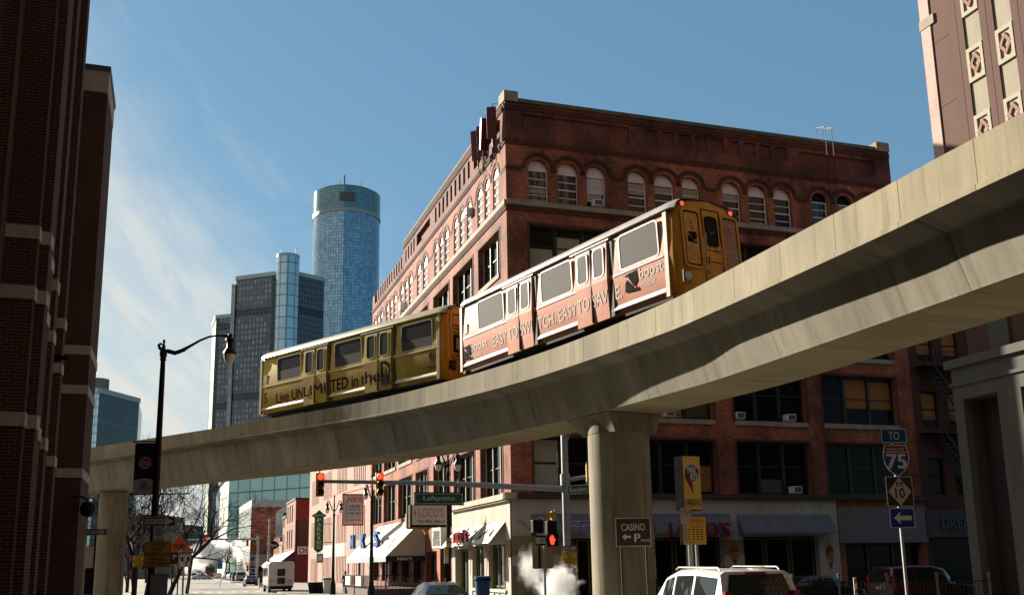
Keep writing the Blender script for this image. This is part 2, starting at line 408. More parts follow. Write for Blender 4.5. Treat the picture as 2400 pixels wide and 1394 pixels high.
GREENF = plain('dark green frame', (.022, .034, .026), .5, 0, .2, 3)
DARKI = plain('dark interior', (.012, .011, .011), .9, 0, .3, 1)
STEEL = plain('galvanised steel', (.40, .40, .42), .45, .6, .3, 6)
IRON = plain('black iron', (.012, .012, .013), .4, .3, .2, 5)
BLACK = plain('black', (.012, .012, .013), .6, 0, .2, 4, spec=.08)
RUBBER = plain('rubber', (.012, .012, .012), .7, 0, .2, 5)
CHROME = plain('bright metal', (.65, .63, .60), .25, .9, .2, 8)
RED = emit('red lamp', (1, .035, .015), 1.6)
PANEL_ = glass('sky glare window glass', (.34, .35, .34), .06, .6, .10)  # pale base colour holds the bright sky mirrored on the sunny side
SIGW = plain('sign white', (.62, .60, .58), .5, 0, .12, 3)
SIGK = plain('sign black', (.018, .018, .018), .5, 0, .2, 3)
SIGY = plain('sign yellow', (.72, .42, .05), .5, 0, .15, 3)
SIGG = plain('sign green', (.01, .13, .05), .45, 0, .15, 3)
SIGB = plain('sign blue', (.02, .045, .26), .6, 0, .2, 3, spec=.04)
SIGR = plain('sign red', (.45, .03, .03), .5, 0, .15, 3)
# ---------------------------------------------------------------- the ground
def ground_sheets():
    g = MB(); g.box(-3000, 3000, -600, 4000, -1.0, -.16)
    tag(g.build('ground', PAVE), kind='structure')
    o = K + Vector((-U.y, U.x, 0)) * 0
    NLV = Vector((-U.y, U.x, 0))
    def strip(a0, a1, l0, l1, z, name, m, h=.0):
        """piece of the street: a along U from the corner, l metres to the left of the facade line"""
        b = MB(); p = [K + U * a + NLV * l for a, l in ((a0, l0), (a1, l0), (a1, l1), (a0, l1))]
        vs = [(q.x, q.y, z) for q in p] + [(q.x, q.y, -.2) for q in p]
        b.add(vs, [(0, 1, 2, 3), (0, 4, 5, 1), (1, 5, 6, 2), (2, 6, 7, 3), (3, 7, 4, 0)])
        return tag(b.build(name, m), kind='structure')
    strip(-80, 4, -60, 130, -.125, 'road', plain('low-bounce crossing asphalt', (.17, .16, .145), .9, 0, .4, .25))  # unseen crossing split off and darkened to cut bounce light
    strip(4, 900, -60, 130, -.125, 'road', ASPHALT)
    strip(0, 118, -40, 8.6, 0.0, 'pavement', PAVE)                # block with the brick building
    strip(136, 900, -60, 8.6, 0.0, 'pavement', PAVE)
    strip(-2, 900, 20.5, 36, 0.0, 'pavement', PAVE)               # left side of the street
    strip(-80, -20, -60, 130, 0.0, 'pavement', PAVE)              # where the camera stands
    strip(-16, -12, -60, -14, 0.0, 'pavement', PAVE)
    m = MB()
    def mark(a0, a1, l0, l1):
        p = [K + U * a + NLV * l for a, l in ((a0, l0), (a1, l0), (a1, l1), (a0, l1))]
        m.add([(q.x, q.y, -.121) for q in p], [(0, 1, 2, 3)])
    for i in range(9): mark(56, 59.2, 9.4 + i * 1.25, 9.9 + i * 1.25)      # crosswalk bars
    for i in range(9): mark(166, 170, 9.4 + i * 1.25, 9.9 + i * 1.25)
    for i in range(8): mark(20, 23, 9.4 + i * 1.45, 10.0 + i * 1.45)
    for i in range(14): mark(64 + i * 12, 67.5 + i * 12, 14.2, 14.36)
    mark(24, 54, 16.8, 16.95)
    tag(m.build('road_markings', PAINTW), kind='structure')
ground_sheets()

# ---------------------------------------------------------------- elevated guideway
GTOP = [(2400, 275), (2206, 365), (2100, 424), (1900, 530), (1640, 669), (1540, 718), (1300, 816.5), (1070, 888), (870, 938), (700, 968.8), (590, 988), (480, 1007), (260, 1041), (200, 1051)]
def gz(D): return 8.85 + (8.6 - 8.85) * (D - 28) / 22
gp = []
for p in GTOP:
    D = 30.
    for _ in range(25):
        q = atz(p[0], p[1], gz(D)); D = math.hypot(q.x, q.y)
    gp.append(q)
# smooth fine polyline through the traced points, run on at both ends
def catmull(P, n):
    out = []
    for i in range(len(P) - 1):
        a = P[max(i - 1, 0)]; b = P[i]; c = P[i + 1]; d = P[min(i + 2, len(P) - 1)]
        for k in range(n):
            t = k / n; out.append(.5 * ((2 * b) + (c - a) * t + (2 * a - 5 * b + 4 * c - d) * t * t + (3 * b - a - 3 * c + d) * t ** 3))
    out.append(P[-1]); return out
def smooth(P, it):
    for _ in range(it): P = [P[0]] + [(P[i - 1] + P[i] * 2 + P[i + 1]) / 4 for i in range(1, len(P) - 1)] + [P[-1]]
    return P
near = [gp[1] + (gp[1] - gp[4]).normalized() * d + Vector((d * d * .004, 0, 0)) for d in (34, 26, 18, 11, 5)]
far = [gp[-1] + (gp[-1] - gp[-4]).normalized() * d for d in (8, 18, 30, 44)]
GC = smooth(catmull(near + gp[1:] + far, 8), 10)
GL = [0.]
for i in range(1, len(GC)): GL.append(GL[-1] + (GC[i] - GC[i - 1]).length)
GN = []
for i in range(len(GC)):
    t = GC[min(i + 1, len(GC) - 1)] - GC[max(i - 1, 0)]; t.z = 0; t.normalize(); GN.append(Vector((t.y, -t.x, 0)) if (Vector((t.y, -t.x, 0)).y > 0) else Vector((-t.y, t.x, 0)))
# measured depth (m below the parapet top) of each edge at four places of the photograph
GE = {'led': (-.02, {2100: 522, 1300: 863, 480: 1035.8, 260: 1070}), 'bot': (0., {2100: 540, 1300: 872, 480: 1039, 260: 1073.6}),
      'wt': (.6, {2100: 600, 1300: 896, 480: 1051.5, 260: 1084.7}), 'wb': (1.0, {2100: 744.7, 1300: 990, 480: 1119, 260: 1144.6})}
def toPix(p):
    q = CAMR.transposed() @ (p - CAMP); return CX0 + FPX * q.x / -q.z, CY0 - FPX * q.y / -q.z
GH = {}
for k, (a, m) in GE.items():
    tab = []
    for x, y in m.items():
        best = None
        for hh in [i * .01 for i in range(20, 380)]:
            pr = None
            for i in range(30, len(GC) - 20):
                A = toPix(GC[i] + GN[i] * a - Vector((0, 0, hh)))
                if pr and (pr[0] - x) * (A[0] - x) <= 0:
                    t = (x - pr[0]) / (A[0] - pr[0] + 1e-9); e = abs(pr[1] + (A[1] - pr[1]) * t - y)
                    if best is None or e < best[0]: best = (e, hh, GL[i])
                    break
                pr = A
        tab.append((best[2], best[1]))
    GH[k] = (a, sorted(tab))
print('GUIDEWAY', {k: [(round(x, 1), round(y, 2)) for x, y in t[1]] for k, t in GH.items()})
def gh(k, l):
    t = GH[k][1]
    if l <= t[0][0]: return t[0][1]
    for i in range(len(t) - 1):
        if l <= t[i + 1][0]:
            f = (l - t[i][0]) / (t[i + 1][0] - t[i][0]); f = f * f * (3 - 2 * f); return t[i][1] + (t[i + 1][1] - t[i][1]) * f
    return t[-1][1]
GWID = 4.15
def gsec(i):
    l = GL[i]; hl, hb, ht, hw = (gh(k, l) for k in ('led', 'bot', 'wt', 'wb'))
    return dict(hl=hl, hb=hb, ht=ht, hw=hw)
def sweep(keys):
    """keys: function(section) -> list of (a, depth) ; returns MB swept along the guideway with u = length, v = girth"""
    mb = MB(); n = None
    for i in range(len(GC)):
        pts = keys(gsec(i)); n = len(pts); g = 0.
        for j, (a, h) in enumerate(pts):
            if j: g += math.hypot(a - pts[j - 1][0], h - pts[j - 1][1])
            mb.uv[len(mb.v)] = (GL[i], -g); mb.v.append(GC[i] + GN[i] * a - Vector((0, 0, h)))
    k = len(GC); mb.f = [(i * n + j, (i + 1) * n + j, (i + 1) * n + j + 1, i * n + j + 1) for i in range(k - 1) for j in range(n - 1)]
    return mb
CPAR = concrete('parapet concrete', (.41, .36, .24), 1.95, 50, .66, soot=.45)
CGIR = concrete('girder concrete', (.40, .37, .285), 6.1, 50, .74, soot=.50)
CSOF = concrete('soffit concrete', (.46, .39, .215), 0, 50, .5, soot=.35)
CCOL = concrete('column concrete', (.34, .31, .215), 0, 50, .9, soot=.68)
gw = thing('guideway', 'curving raised concrete guideway sweeping across the street under the two train cars', 'guideway', T(0, 0, 0))
sweep(lambda s: [(.16, .75), (.16, .0), (0, 0), (0, s['hl']), (-.06, s['hl'] + .02), (-.06, s['hb'])]).build('parapet', CPAR, gw)
sweep(lambda s: [(GWID + .035, s['hb']), (GWID + .035, s['hl']), (GWID, s['hl']), (GWID, 0), (GWID - .16, 0), (GWID - .16, .75)]).build('parapet', CPAR, gw)
sweep(lambda s: [(-.06, s['hb']), (.55, s['ht'] - .02)]).build('overhang', CGIR, gw)
sweep(lambda s: [(GWID + .035, s['hb']), (GWID - .55, s['ht'] - .02)]).build('overhang', CGIR, gw)
sweep(lambda s: [(.55, s['ht'] - .02), (.6, s['ht']), (.98, s['hw'] - .06), (1.0, s['hw'])]).build('web', CGIR, gw)
sweep(lambda s: [(GWID - .55, s['ht'] - .02), (GWID - .6, s['ht']), (GWID - 1.0, s['hw'])]).build('web', CGIR, gw)
sweep(lambda s: [(1.0, s['hw']), (GWID - 1.0, s['hw'])]).build('soffit', CSOF, gw)
sweep(lambda s: [(.16, .75), (GWID - .16, .75)]).build('deck', CGIR, gw)
rl = MB()
for a in (1.35, 2.80):
    k = len(rl.v)
    for i in range(len(GC)):
        for da, dh in ((-.04, .75), (-.04, .60), (.04, .60), (.04, .75)): rl.v.append(GC[i] + GN[i] * (a + da) - Vector((0, 0, dh)))
    rl.f += [(k + i * 4 + j, k + i * 4 + 4 + j, k + i * 4 + 5 + j, k + i * 4 + j + 1) for i in range(len(GC) - 1) for j in range(3)]
rl.split('rail', STEEL, gw)

def gidx(px):
    """index along the guideway whose soffit centre is seen at column px"""
    return min(range(30, len(GC) - 8), key=lambda i: abs(toPix(GC[i] + GN[i] * 2.075 - Vector((0, 0, 2)))[0] - px))
def column(px, wpx, label, cap):
    i = gidx(px); s = gsec(i); f_ = lambda j: toPix(GC[j] + GN[j] * 2.075 - Vector((0, 0, 2)))[0]; j = i + 1 if (f_(i + 1) - px) * (f_(i) - px) <= 0 else i - 1; w_ = (px - f_(i)) / (f_(j) - f_(i) + 1e-9); c = (GC[i] + GN[i] * 2.075).lerp(GC[j] + GN[j] * 2.075, max(0, min(1, w_))); zt = c.z - s['hw']
    d = c.y * math.cos(TILT) + 1.2; r = wpx * d / FPX / 2
    root = thing('guideway_column', label, 'column', T(c.x, c.y, 0), 'round columns carrying the guideway')
    hz = .62 if cap else .10
    m = MB(); m.lathe([(r, -.15), (r, zt - hz - .9), (r, zt - hz)], n=48, wrap=True); m.build('shaft', CCOL, root, True)
    m = MB()
    if cap:
        tdir = Vector((-GN[i].y, GN[i].x, 0)); tdir = tdir if tdir.x < 0 else -tdir     # towards image left, along the track
        # corbelled cap: flared block reaching out under the girder
        for (w0, w1, l0, l1, z0, z1) in ((.80, 1.05, .86, 1.45, zt - hz, zt - .02),):
            M4 = Matrix((tdir, GN[i], Vector((0, 0, 1)))).transposed().to_4x4()
            vs = []
            for w, l, z in ((r * w0, r * l0, z0), (r * w1, r * l1, z1)):
                for sx, sy in ((-1, -1), (-.35, -1.0), (.5, -1), (1, -1), (1, 1), (.5, 1), (-.35, 1), (-1, 1)):
                    vs.append(M4 @ Vector((sx * (l if sx > 0 else r * .98), sy * w, z)))
            m.add(vs, [(0, 1, 2, 3, 4, 5, 6, 7)[::-1], tuple(range(8, 16))] + [(j, (j + 1) % 8, 8 + (j + 1) % 8, 8 + j) for j in range(8)])
        m.lathe([(r * .995, zt - hz + .012), (r * 1.0, zt - hz + .05), (r * 1.0, zt - .01)], n=40)
    else: m.lathe([(r * .96, zt - hz), (r * .96, zt)], n=40)
    m.build('column_head', CCOL, root)
    return root
column(1447, 142, 'thick grey concrete column with a flared head standing in front of the brick corner', True)
column(268, 64, 'slimmer concrete column under the guideway beside the dark brick building on the left', False)
i_ = gidx(197)
ext = column(195, 30, 'narrow far concrete column half hidden by the dark brick building', False)

# ---------------------------------------------------------------- train cars
FILM = plain('window film', (.13, .13, .12), .75, 0, .35, 14, spec=.15)
SKIRT = plain('skirt rail', (.80, .74, .68), .4, 0, .1, 3)
ROOFM = plain('roof metal', (.66, .60, .54), .27, .25, .25, 2)
UNDER = plain('underframe', (.02, .018, .016), .8, 0, .3, 4)
LENS = glass('headlight lens', (.45, .45, .42), .08, .8)
def train_car(p_rear, p_front, scale, label, kind):
    d = (p_front - p_rear).normalized(); y = d.cross(Vector((0, 0, 1))).normalized(); z = y.cross(d)
    if kind == 'pink':
        LIV = twotone('pink livery', 1.25, (.64, .39, .285), (.55, .20, .12), blotch=(.62, .27, .17), rough=.75); ENDM = plain('ochre end paint', (.86, .38, .035), .42, 0, .25, 1.5, coat=.2); P = FILM; SK = SKIRT
        edge = plain('pink edge paint', (.62, .36, .27), .4, 0, .2, 2); ROOF = ROOFM
    else:
        LIV = twotone('olive livery', 1.25, (.58, .43, .07), (.44, .29, .010), blotch=(.34, .22, .008), rough=.75); ENDM = plain('orange end paint', (.75, .30, .018), .42, 0, .25, 1.5, coat=.2); P = glass('tinted car window', (.008, .008, .008), .25, .06); SK = plain('gold skirt rail', (.74, .62, .40), .4, 0, .1, 3)
        edge = plain('olive edge paint', (.40, .32, .09), .4, 0, .2, 2); ROOF = plain('pale yellow roof', (.60, .53, .33), .27, .2, .25, 2)
    # local: x forward, y to the camera side, z up; origin at the middle of the skirt edge on the camera side
    M = Matrix((d, y, z)).transposed().to_4x4(); M.translation = p_rear; M = M @ Matrix.Scale(scale, 4)
    root = thing('train_car', label, 'train car', M, 'cars of the elevated train')
    Lc = 12.55; HW = 1.22
    prof = [(1.10, .02), (1.19, .30), (1.235, 1.25), (1.19, 2.42), (1.155, 2.50), (1.155, 2.56)]
    roof = [(1.25, 2.545), (1.27, 2.58), (1.245, 2.68), (1.17, 2.78), (1.03, 2.86), (.75, 2.92), (.38, 2.95), (0, 2.96)]
    def loft(sec, stations, close=True):
        mb = MB(); full = [(a, c) for a, c in sec] + [(-a, c) for a, c in reversed(sec) if a > 0]; n = len(full)
        for x, sc_, dz in stations:
            for a, c in full: mb.v.append(Vector((x, a * sc_ - HW, c + dz * (c / 2.9))))
        k = len(stations)
        mb.f = [(i * n + j, i * n + j + 1, (i + 1) * n + j + 1, (i + 1) * n + j) for i in range(k - 1) for j in range(n - 1)]
        return mb
    st = [(.0, .93, -.03), (.06, .97, -.01), (.20, 1, 0), (Lc - .45, 1, 0), (Lc - .22, .985, -.01), (Lc - .06, .95, -.04)]
    loft(prof, [(.20, 1, 0), (Lc - .42, 1, 0)]).build('body', LIV, root, True)
    loft(roof, st).build('roof', ROOF, root, True)
    u = MB(); u.box(.5, Lc - .5, -2 * HW + .35, -.35, -.55, .0)
    for bx in (2.3, 10.2): u.box(bx - .9, bx + .9, -2 * HW + .2, -.2, -.62, -.1)
    u.box(.2, Lc - .45, -2 * HW + .06, -.10, -.04, .04)
    u.build('underframe', UNDER, root)
    # corner posts and ends: rounded plan, so the nose curves round to the sides
    def endcap(x0, sgn, mat):
        mb = MB(); secs = [(0, 1.0), (.16, .985), (.30, .95), (.38, .86), (.42, .6), (.43, .0)]
        full = [(a * 1.003, c) for a, c in prof] + [(1.12, 2.66), (1.0, 2.78), (.7, 2.86), (.3, 2.89)]
        ring = full + [(-a, c) for a, c in reversed(full)]; n = len(ring)
        for dx, sc_ in secs:
            for a, c in ring: mb.v.append(Vector((x0 + sgn * (dx + (.03 if sc_ < .5 else 0) - .10 * max(0, (c - 1.25) / 1.6) * (dx / .43)), a * sc_ - HW, c)))
        k = len(secs); mb.f = [(i * n + j, i * n + (j + 1) % n, (i + 1) * n + (j + 1) % n, (i + 1) * n + j) for i in range(k - 1) for j in range(n)]
        return mb.build('end_panel', mat, root, True)
    fe = endcap(Lc - .42, 1, ENDM); be = endcap(.22, -1, edge)
    m = MB()
    for x0 in (Lc - .58, .03): m.box(x0, x0 + .17, -.06, .03, .03, 2.52)
    m.split('corner_post', edge, root, bevel=.012)
    # belt rail and skirt rail, cut at the doors
    m = MB()
    for a, b in ((.32, 3.40), (5.36, 7.62), (9.58, Lc - .62)): m.box(a, b, -.01, .034, 1.235, 1.275)
    m.split('belt_rail', SK, root)
    m = MB()
    for a, b in ((.22, 3.40), (3.42, 5.12), (5.16, 7.62), (7.64, 9.34), (9.38, Lc - .62)):
        m.add([(a, .012, .20), (b, .012, .20), (b, .012, .25), (a, .012, .25), (a, -.05, .20), (b, -.05, .20), (b, -.045, .37), (a, -.045, .37)], [(0, 1, 2, 3), (3, 2, 6, 7), (0, 4, 5, 1)])
    m.split('skirt_rail', SK, root)
    m = MB()
    for a, b in ((3.2, 5.2), (7.4, 9.45)): m.box(a, b, -.05, .06, 2.47, 2.50)
    m.split('door_track', CHROME, root)
    wf = MB(); ring_poly(wf, rounded(-.92, .92, -.55, .55, .16), rounded(-.87, .87, -.50, .50, .12), -.012, .02)
    wp = MB(); wp.prism(rounded(-.87, .87, -.50, .50, .12), .0, .01)
    # frames face +y in car space: local x of the window runs backwards
    for c in (2.32, 6.53, 10.83):
        Mw = T(c, .018 if True else 0, 1.87) @ RX(R_(-2.2))
        f = wf.build('window_frame', CHROME if kind == 'pink' else edge, root, M=Mw) if c < 3 else reuse(f, 'window_frame', root, Mw)
        (wp.build('pane', P, f, M=T(0, 0, 0)) if c < 3 else reuse(p0, 'pane', f, T(0, 0, 0)))
        if c < 3: p0 = f.children[0]
        if kind != 'pink': q_ = MB(); q_.box(-.84, .84, .0105, .0125, -.47, -.06 - .05 * (c > 9)); q_.build('seat_backs', plain('grey seat backs', (.055, .053, .048), .7, 0, .5, 6), f)
    db = MB(); db.prism([(-.41, .04), (.41, .04), (.41, 2.42), (-.41, 2.42)], -.05, .0)
    # push the door outline out to the belt line like the body
    for i, v_ in enumerate(db.v):
        zz = v_.z; v_.y += (.045 if zz > 1 else -.03)
    dpf = MB(); ring_poly(dpf, rounded(-.28, .28, 1.38, 2.34, .15), rounded(-.245, .245, 1.415, 2.305, .12), -.01, .018)
    dpp = MB(); dpp.prism(rounded(-.245, .245, 1.415, 2.305, .12), -.004, .006)
    first = None
    for c in (3.865, 4.695, 8.085, 8.925):
        Md = T(c, .055, 0)
        if first is None:
            dm = MB(); 
            ys = [(-.03, .04), (.028, 1.25), (-.005, 2.42)]
            for (y0, z0), (y1, z1) in zip(ys[:-1], ys[1:]):
                dm.add([(-.41, y0, z0), (.41, y0, z0), (.41, y1, z1), (-.41, y1, z1), (-.41, y0 - .09, z0), (.41, y0 - .09, z0), (.41, y1 - .09, z1), (-.41, y1 - .09, z1)],
                       [(0, 1, 2, 3), (0, 3, 7, 4), (1, 5, 6, 2)])
            first = dm.build('door', LIV, root, M=Md); a_ = dpf.build('window_frame', CHROME if kind == 'pink' else edge, first, M=T(0, .02, 0) @ RX(R_(1.6)) if False else T(0, .018, 0)); b_ = dpp.build('pane', P, first, M=T(0, .022, 0))
        else:
            dd = reuse(first, 'door', root, Md); reuse(a_, 'window_frame', dd, T(0, .018, 0)); reuse(b_, 'pane', dd, T(0, .022, 0))
    m = MB()
    for c in (4.28, 8.505): m.box(c - .012, c + .012, -.03, .088, .06, 2.4)
    m.split('door_seal', RUBBER, root)
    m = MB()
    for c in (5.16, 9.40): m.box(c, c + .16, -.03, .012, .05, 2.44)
    m.split('door_shade', plain('door shade tone', (.05, .035, .012), .7), root)  # dark strips stand in for the shade beside each door pair
    m = MB(); m.box(.34, .60, -.01, .03, 1.42, 1.78); m.build('vent_grille', plain('grille', (.28, .26, .23), .6), root)
    # lettering along the side: x runs forward and reads towards the front
    RM = RZ(math.pi)          # text faces +y
    def side(s, x0, x1, z0, z1, yy, mat, bold=0., name='lettering'):
        # seen from +y, forward is to the right of the reader, so the text runs along +x once mirrored by the half turn
        zc = (z0 + z1) / 2; yb = (-.03 + (zc - .30) * .0474 if yy < .05 else .025 + (zc - .04) * .048) + .004
        mb_M = Matrix(((1, 0, 0, (x0 + x1) / 2), (0, -1, 0, yb), (0, 0, 1, zc), (0, 0, 0, 1))) @ RX(R_(2.72))
        return text(s, x1 - x0, z1 - z0, mb_M, mat, root, name, .004, bold)
    WL = plain('white vinyl', (.85, .78, .70), .8, 0, .1, 3, spec=.05); KL = plain('dark vinyl', (.022, .022, .018), .9, 0, .2, 3, spec=.03)
    if kind == 'pink':
        for s, a, b, yy in (('EASY', 2.40, 3.36, .02), ('TO SWI', 3.56, 5.08, .085), ('TCH. EASY', 5.36, 7.60, .02), ('TO SAV', 7.74, 9.32, .085), ('E.', 9.62, 9.92, .02)):
            side(s, a, b, .52, .93, yy, WL, .004)
        side('boost', 10.80, 11.86, .86, 1.20, .025, WL, .012); side('mobile', 10.86, 11.48, .58, .82, .025, WL)
        side('boost', .80, 1.98, .66, .98, .025, WL, .012); side('mobile', .85, 1.5, .40, .60, .025, WL)
        def logo(x, z, s, yy, flip):
            mb = MB(); pts = [(-.5, .30), (.12, .52), (.50, .12), (.42, -.30), (-.10, -.52), (-.5, -.10)]
            pts = [(x + a * s, z + b * s) for a, b in pts]
            h1 = [(-.5, .42), (.5, .50), (.46, -.05), (.18, -.28), (-.30, .36), (-.42, .30)]; h2 = [(-.46, .05), (-.34, .18), (.20, -.40), (.44, -.30), (.5, -.5), (-.5, -.42)]
            for h_ in (h1, h2): mb.prism([(x + a * s, z + b * s) for a, b in h_], yy, yy + .004)
            mb.build('emblem', KL, root)
        logo(10.42, .88, .62, .008, 0); logo(.55, .70, .56, .004, 0)
        side('espn', 9.98, 10.35, 1.12, 1.20, .025, WL, .01)
    else:
        for s, a, b, z0, z1, yy in (('Live UN', 1.34, 3.38, .40, .86, .02), ('LIMI', 3.52, 5.06, .42, .84, .085), ('TED in t', 5.34, 7.60, .42, .90, .02), ('he', 7.74, 8.66, .42, .90, .085)):
            side(s, a, b, z0, z1, yy, KL, .018)
        side('D', 8.74, 9.32, .34, 1.16, .085, KL, .01)
        mb = MB()
        for q, h_ in enumerate((.16, .30, .22, .42, .26)): mb.box(8.82 + q * .075, 8.88 + q * .075, .086, .092, .38, .38 + h_)
        mb.prism([(8.74, .34), (9.3, .42), (9.22, .22), (8.8, .20)], .086, .092); mb.build('skyline_emblem', KL, root)
        side('Sprint', 11.45, 11.95, .44, .60, .02, KL); side('S', .42, .62, .5, .98, .02, KL); side('Sprint', .36, .66, .28, .38, .02, KL)
        mb = MB()
        for q in range(5):
            t = R_(60 + q * 15); mb.prism([(11.72, .66), (11.72 + .42 * math.cos(t), .66 + .52 * math.sin(t)), (11.74 + .36 * math.cos(t + .10), .66 + .36 * math.sin(t + .1))], .02, .024)
        mb.build('emblem', KL, root)
        side('with unlimited data and talk   sprint.com', 9.7, 11.3, .22, .28, .02, KL)
    # ------- the end face that looks at the camera (faces +x)
    ex = Lc + .015
    EM = Matrix(((0, -1, 0, ex), (1, 0, 0, -HW), (0, 0, 1, 0), (0, 0, 0, 1)))   # text space -> end face; text x runs along +y? set below
    # local end coordinates: w from the camera-side edge (0) to the far edge (2.44); mapped to y = -w
    def EMat(w, z, out=.0, rot=0.): return Matrix(((0, -1, 0, ex + out), (-1, 0, 0, -w), (0, 0, 1, z), (0, 0, 0, 1)))
    def epoly(poly, th, name, mat, par=root, base=.0, bev=0):
        mb = MB(); vs = []
        n = len(poly)
        for o_ in (base, base + th):
            for w, z in poly: vs.append((ex + o_ - .10 * max(0, (z - 1.25) / 1.6), -w, z))
        mb.add(vs, [tuple(range(n)), tuple(range(2 * n - 1, n - 1, -1))] + [(i, (i + 1) % n, (i + 1) % n + n, i + n) for i in range(n)])
        return mb.build(name, mat, par, bevel=bev)
    def eframe(w0, w1, z0, z1, r, t, th, name, mat, par=root, base=0.):
        mb = MB(); o_ = rounded(w0, w1, z0, z1, r); i_ = rounded(w0 + t, w1 - t, z0 + t, z1 - t, max(.02, r - t)); n = len(o_)
        vs = [(ex + b - .10 * max(0, (z - 1.25) / 1.6), -w, z) for b in (base, base + th) for L_ in (o_, i_) for w, z in L_]
        f = []
        for i in range(n):
            j = (i + 1) % n; f += [(i, j, n + j, n + i), (2 * n + j, 2 * n + i, 3 * n + i, 3 * n + j), (i, 2 * n + i, 2 * n + j, j), (n + j, 3 * n + j, 3 * n + i, n + i)]
        mb.add(vs, f); return mb.build(name, mat, par)
    # emergency panel on the camera side
    eframe(.17, .90, .80, 2.58, .16, .075, .045, 'panel_surround', ENDM)
    pn = epoly(rounded(.26, .82, .90, 2.48, .10), .02, 'emergency_panel', ENDM); eframe(.25, .83, .89, 2.49, .11, .035, .03, 'rubber_seal', RUBBER, pn)
    pm = plain('salmon panel', (.50, .24, .17), .42, 0, .2, 2)
    if kind == 'pink':
        eframe(1.66, 2.34, .80, 2.58, .16, .075, .045, 'panel_surround', ENDM)
        p2 = epoly(rounded(1.74, 2.27, .90, 2.48, .10), .02, 'emergency_panel', pm); eframe(1.73, 2.28, .89, 2.49, .11, .03, .03, 'rubber_seal', RUBBER, p2)
        d_ = epoly([(.98, .05), (1.60, .05), (1.60, 2.62), (.98, 2.62)], .025, 'end_door', ENDM)
        eframe(.95, 1.63, .02, 2.65, .03, .03, .035, 'door_frame', RUBBER, d_)
        epoly(rounded(1.07, 1.49, 1.55, 2.42, .09), .012, 'door_window', PANED, d_, .026); eframe(1.05, 1.51, 1.53, 2.44, .11, .025, .03, 'window_seal', RUBBER, d_, .02)
        epoly([(1.0, 1.40), (1.58, 1.40), (1.58, 1.42), (1.0, 1.42)], .03, 'door_joint', RUBBER, d_); epoly([(1.0, 1.06), (1.58, 1.06), (1.58, 1.08), (1.0, 1.08)], .03, 'door_joint', RUBBER, d_)
        mb = MB(); mb.tube([(ex - .02, -1.20, 2.05), (ex - .0, -1.42, 1.40)], .013, 6); mb.tube([(ex - .02, -1.13, 1.88), (ex, -1.36, 1.98)], .013, 6); mb.lathe([(.03, -.03), (.03, .03)], (ex + .03, -1.42, 1.40), 8, RY(R_(90))); mb.build('wiper', plain('worn grey', (.30, .28, .24), .5), root)
        mb = MB(); mb.tube([(ex - .05, -.95, 1.95), (ex + .09, -.95, 1.88), (ex + .10, -.95, .75), (ex - .01, -.95, .68)], .018, 8); mb.build('grab_rail', CHROME, root)
        for w in (.53, 2.0):
            mb = MB(); mb.tube([(ex - .08, -w, 2.30), (ex - .01, -w - .02, 2.24), (ex + .0, -w - .03, 1.98), (ex - .03, -w - .03, 1.92)], .014, 6); mb.build('handle', CHROME, pn if w < 1 else p2)
        mb = MB()
        for w in (.33, .75, 1.80, 2.2):
            for z in (1.15, 2.27): mb.lathe([(.018, 0), (.018, .01)], (ex + .022 - .1 * max(0, (z - 1.25) / 1.6), -w, z), 8, RY(R_(90)))
        mb.split('bolt', CHROME, root)
        h1 = [(-.5, .42), (.5, .50), (.46, -.05), (.18, -.28), (-.30, .36), (-.42, .30)]; h2 = [(-.46, .05), (-.34, .18), (.20, -.40), (.44, -.30), (.5, -.5), (-.5, -.42)]
        for h_ in (h1, h2): epoly([(.54 + a * .34, 1.72 + b * .34) for a, b in h_], .004, 'emblem', KL, pn, .022)
        def etext(s, w, z, ww, hh, mat, par, bold=0.):
            M_ = Matrix(((0, -1, 0, ex + .022 - .1 * max(0, (z - 1.25) / 1.6)), (-1, 0, 0, -w), (0, 0, 1, z), (0, 0, 0, 1)))
            return text(s, ww, hh, M_, mat, par, 'lettering', .006, bold)
        etext('boost', .54, 1.48, .44, .12, WL, pn, .012); etext('mobile', .54, 1.36, .26, .07, WL, pn)
        etext('EASY TO SWITCH', 2.0, 1.46, .46, .08, WL, p2, .006); etext('EASY TO SAVE', 2.0, 1.30, .46, .08, WL, p2, .006)
        mb = MB(); mb.box(ex - .02, ex + .04, -1.09, -1.0, .98, 1.2); mb.build('door_lock', BLACK, d_)
        mb = MB(); mb.tube([(ex + .02, -1.06, .84), (ex + .06, -1.06, .80), (ex + .06, -1.10, .74), (ex + .02, -1.12, .74)], .014, 6); mb.build('door_handle', CHROME, d_)
        mb = MB(); mb.box(ex - .10, ex + .03, -.90, -.62, -.05, .16); mb.build('coupler_recess', BLACK, root)
    else:
        def etext(s, w, z, ww, hh, mat, par, bold=0.):
            M_ = Matrix(((0, -1, 0, ex + .022 - .1 * max(0, (z - 1.25) / 1.6)), (-1, 0, 0, -w), (0, 0, 1, z), (0, 0, 0, 1)))
            return text(s, ww, hh, M_, mat, par, 'lettering', .006, bold)
        etext('Live', .46, 2.08, .30, .10, KL, pn, .02); etext('UNLIM', .56, 1.94, .46, .09, KL, pn, .02); etext('in the', .50, 1.80, .38, .09, KL, pn, .02); etext('D', .54, 1.36, .46, .66, KL, pn, .03)
        d_ = epoly([(.98, .05), (1.60, .05), (1.60, 2.62), (.98, 2.62)], .025, 'end_door', ENDM)
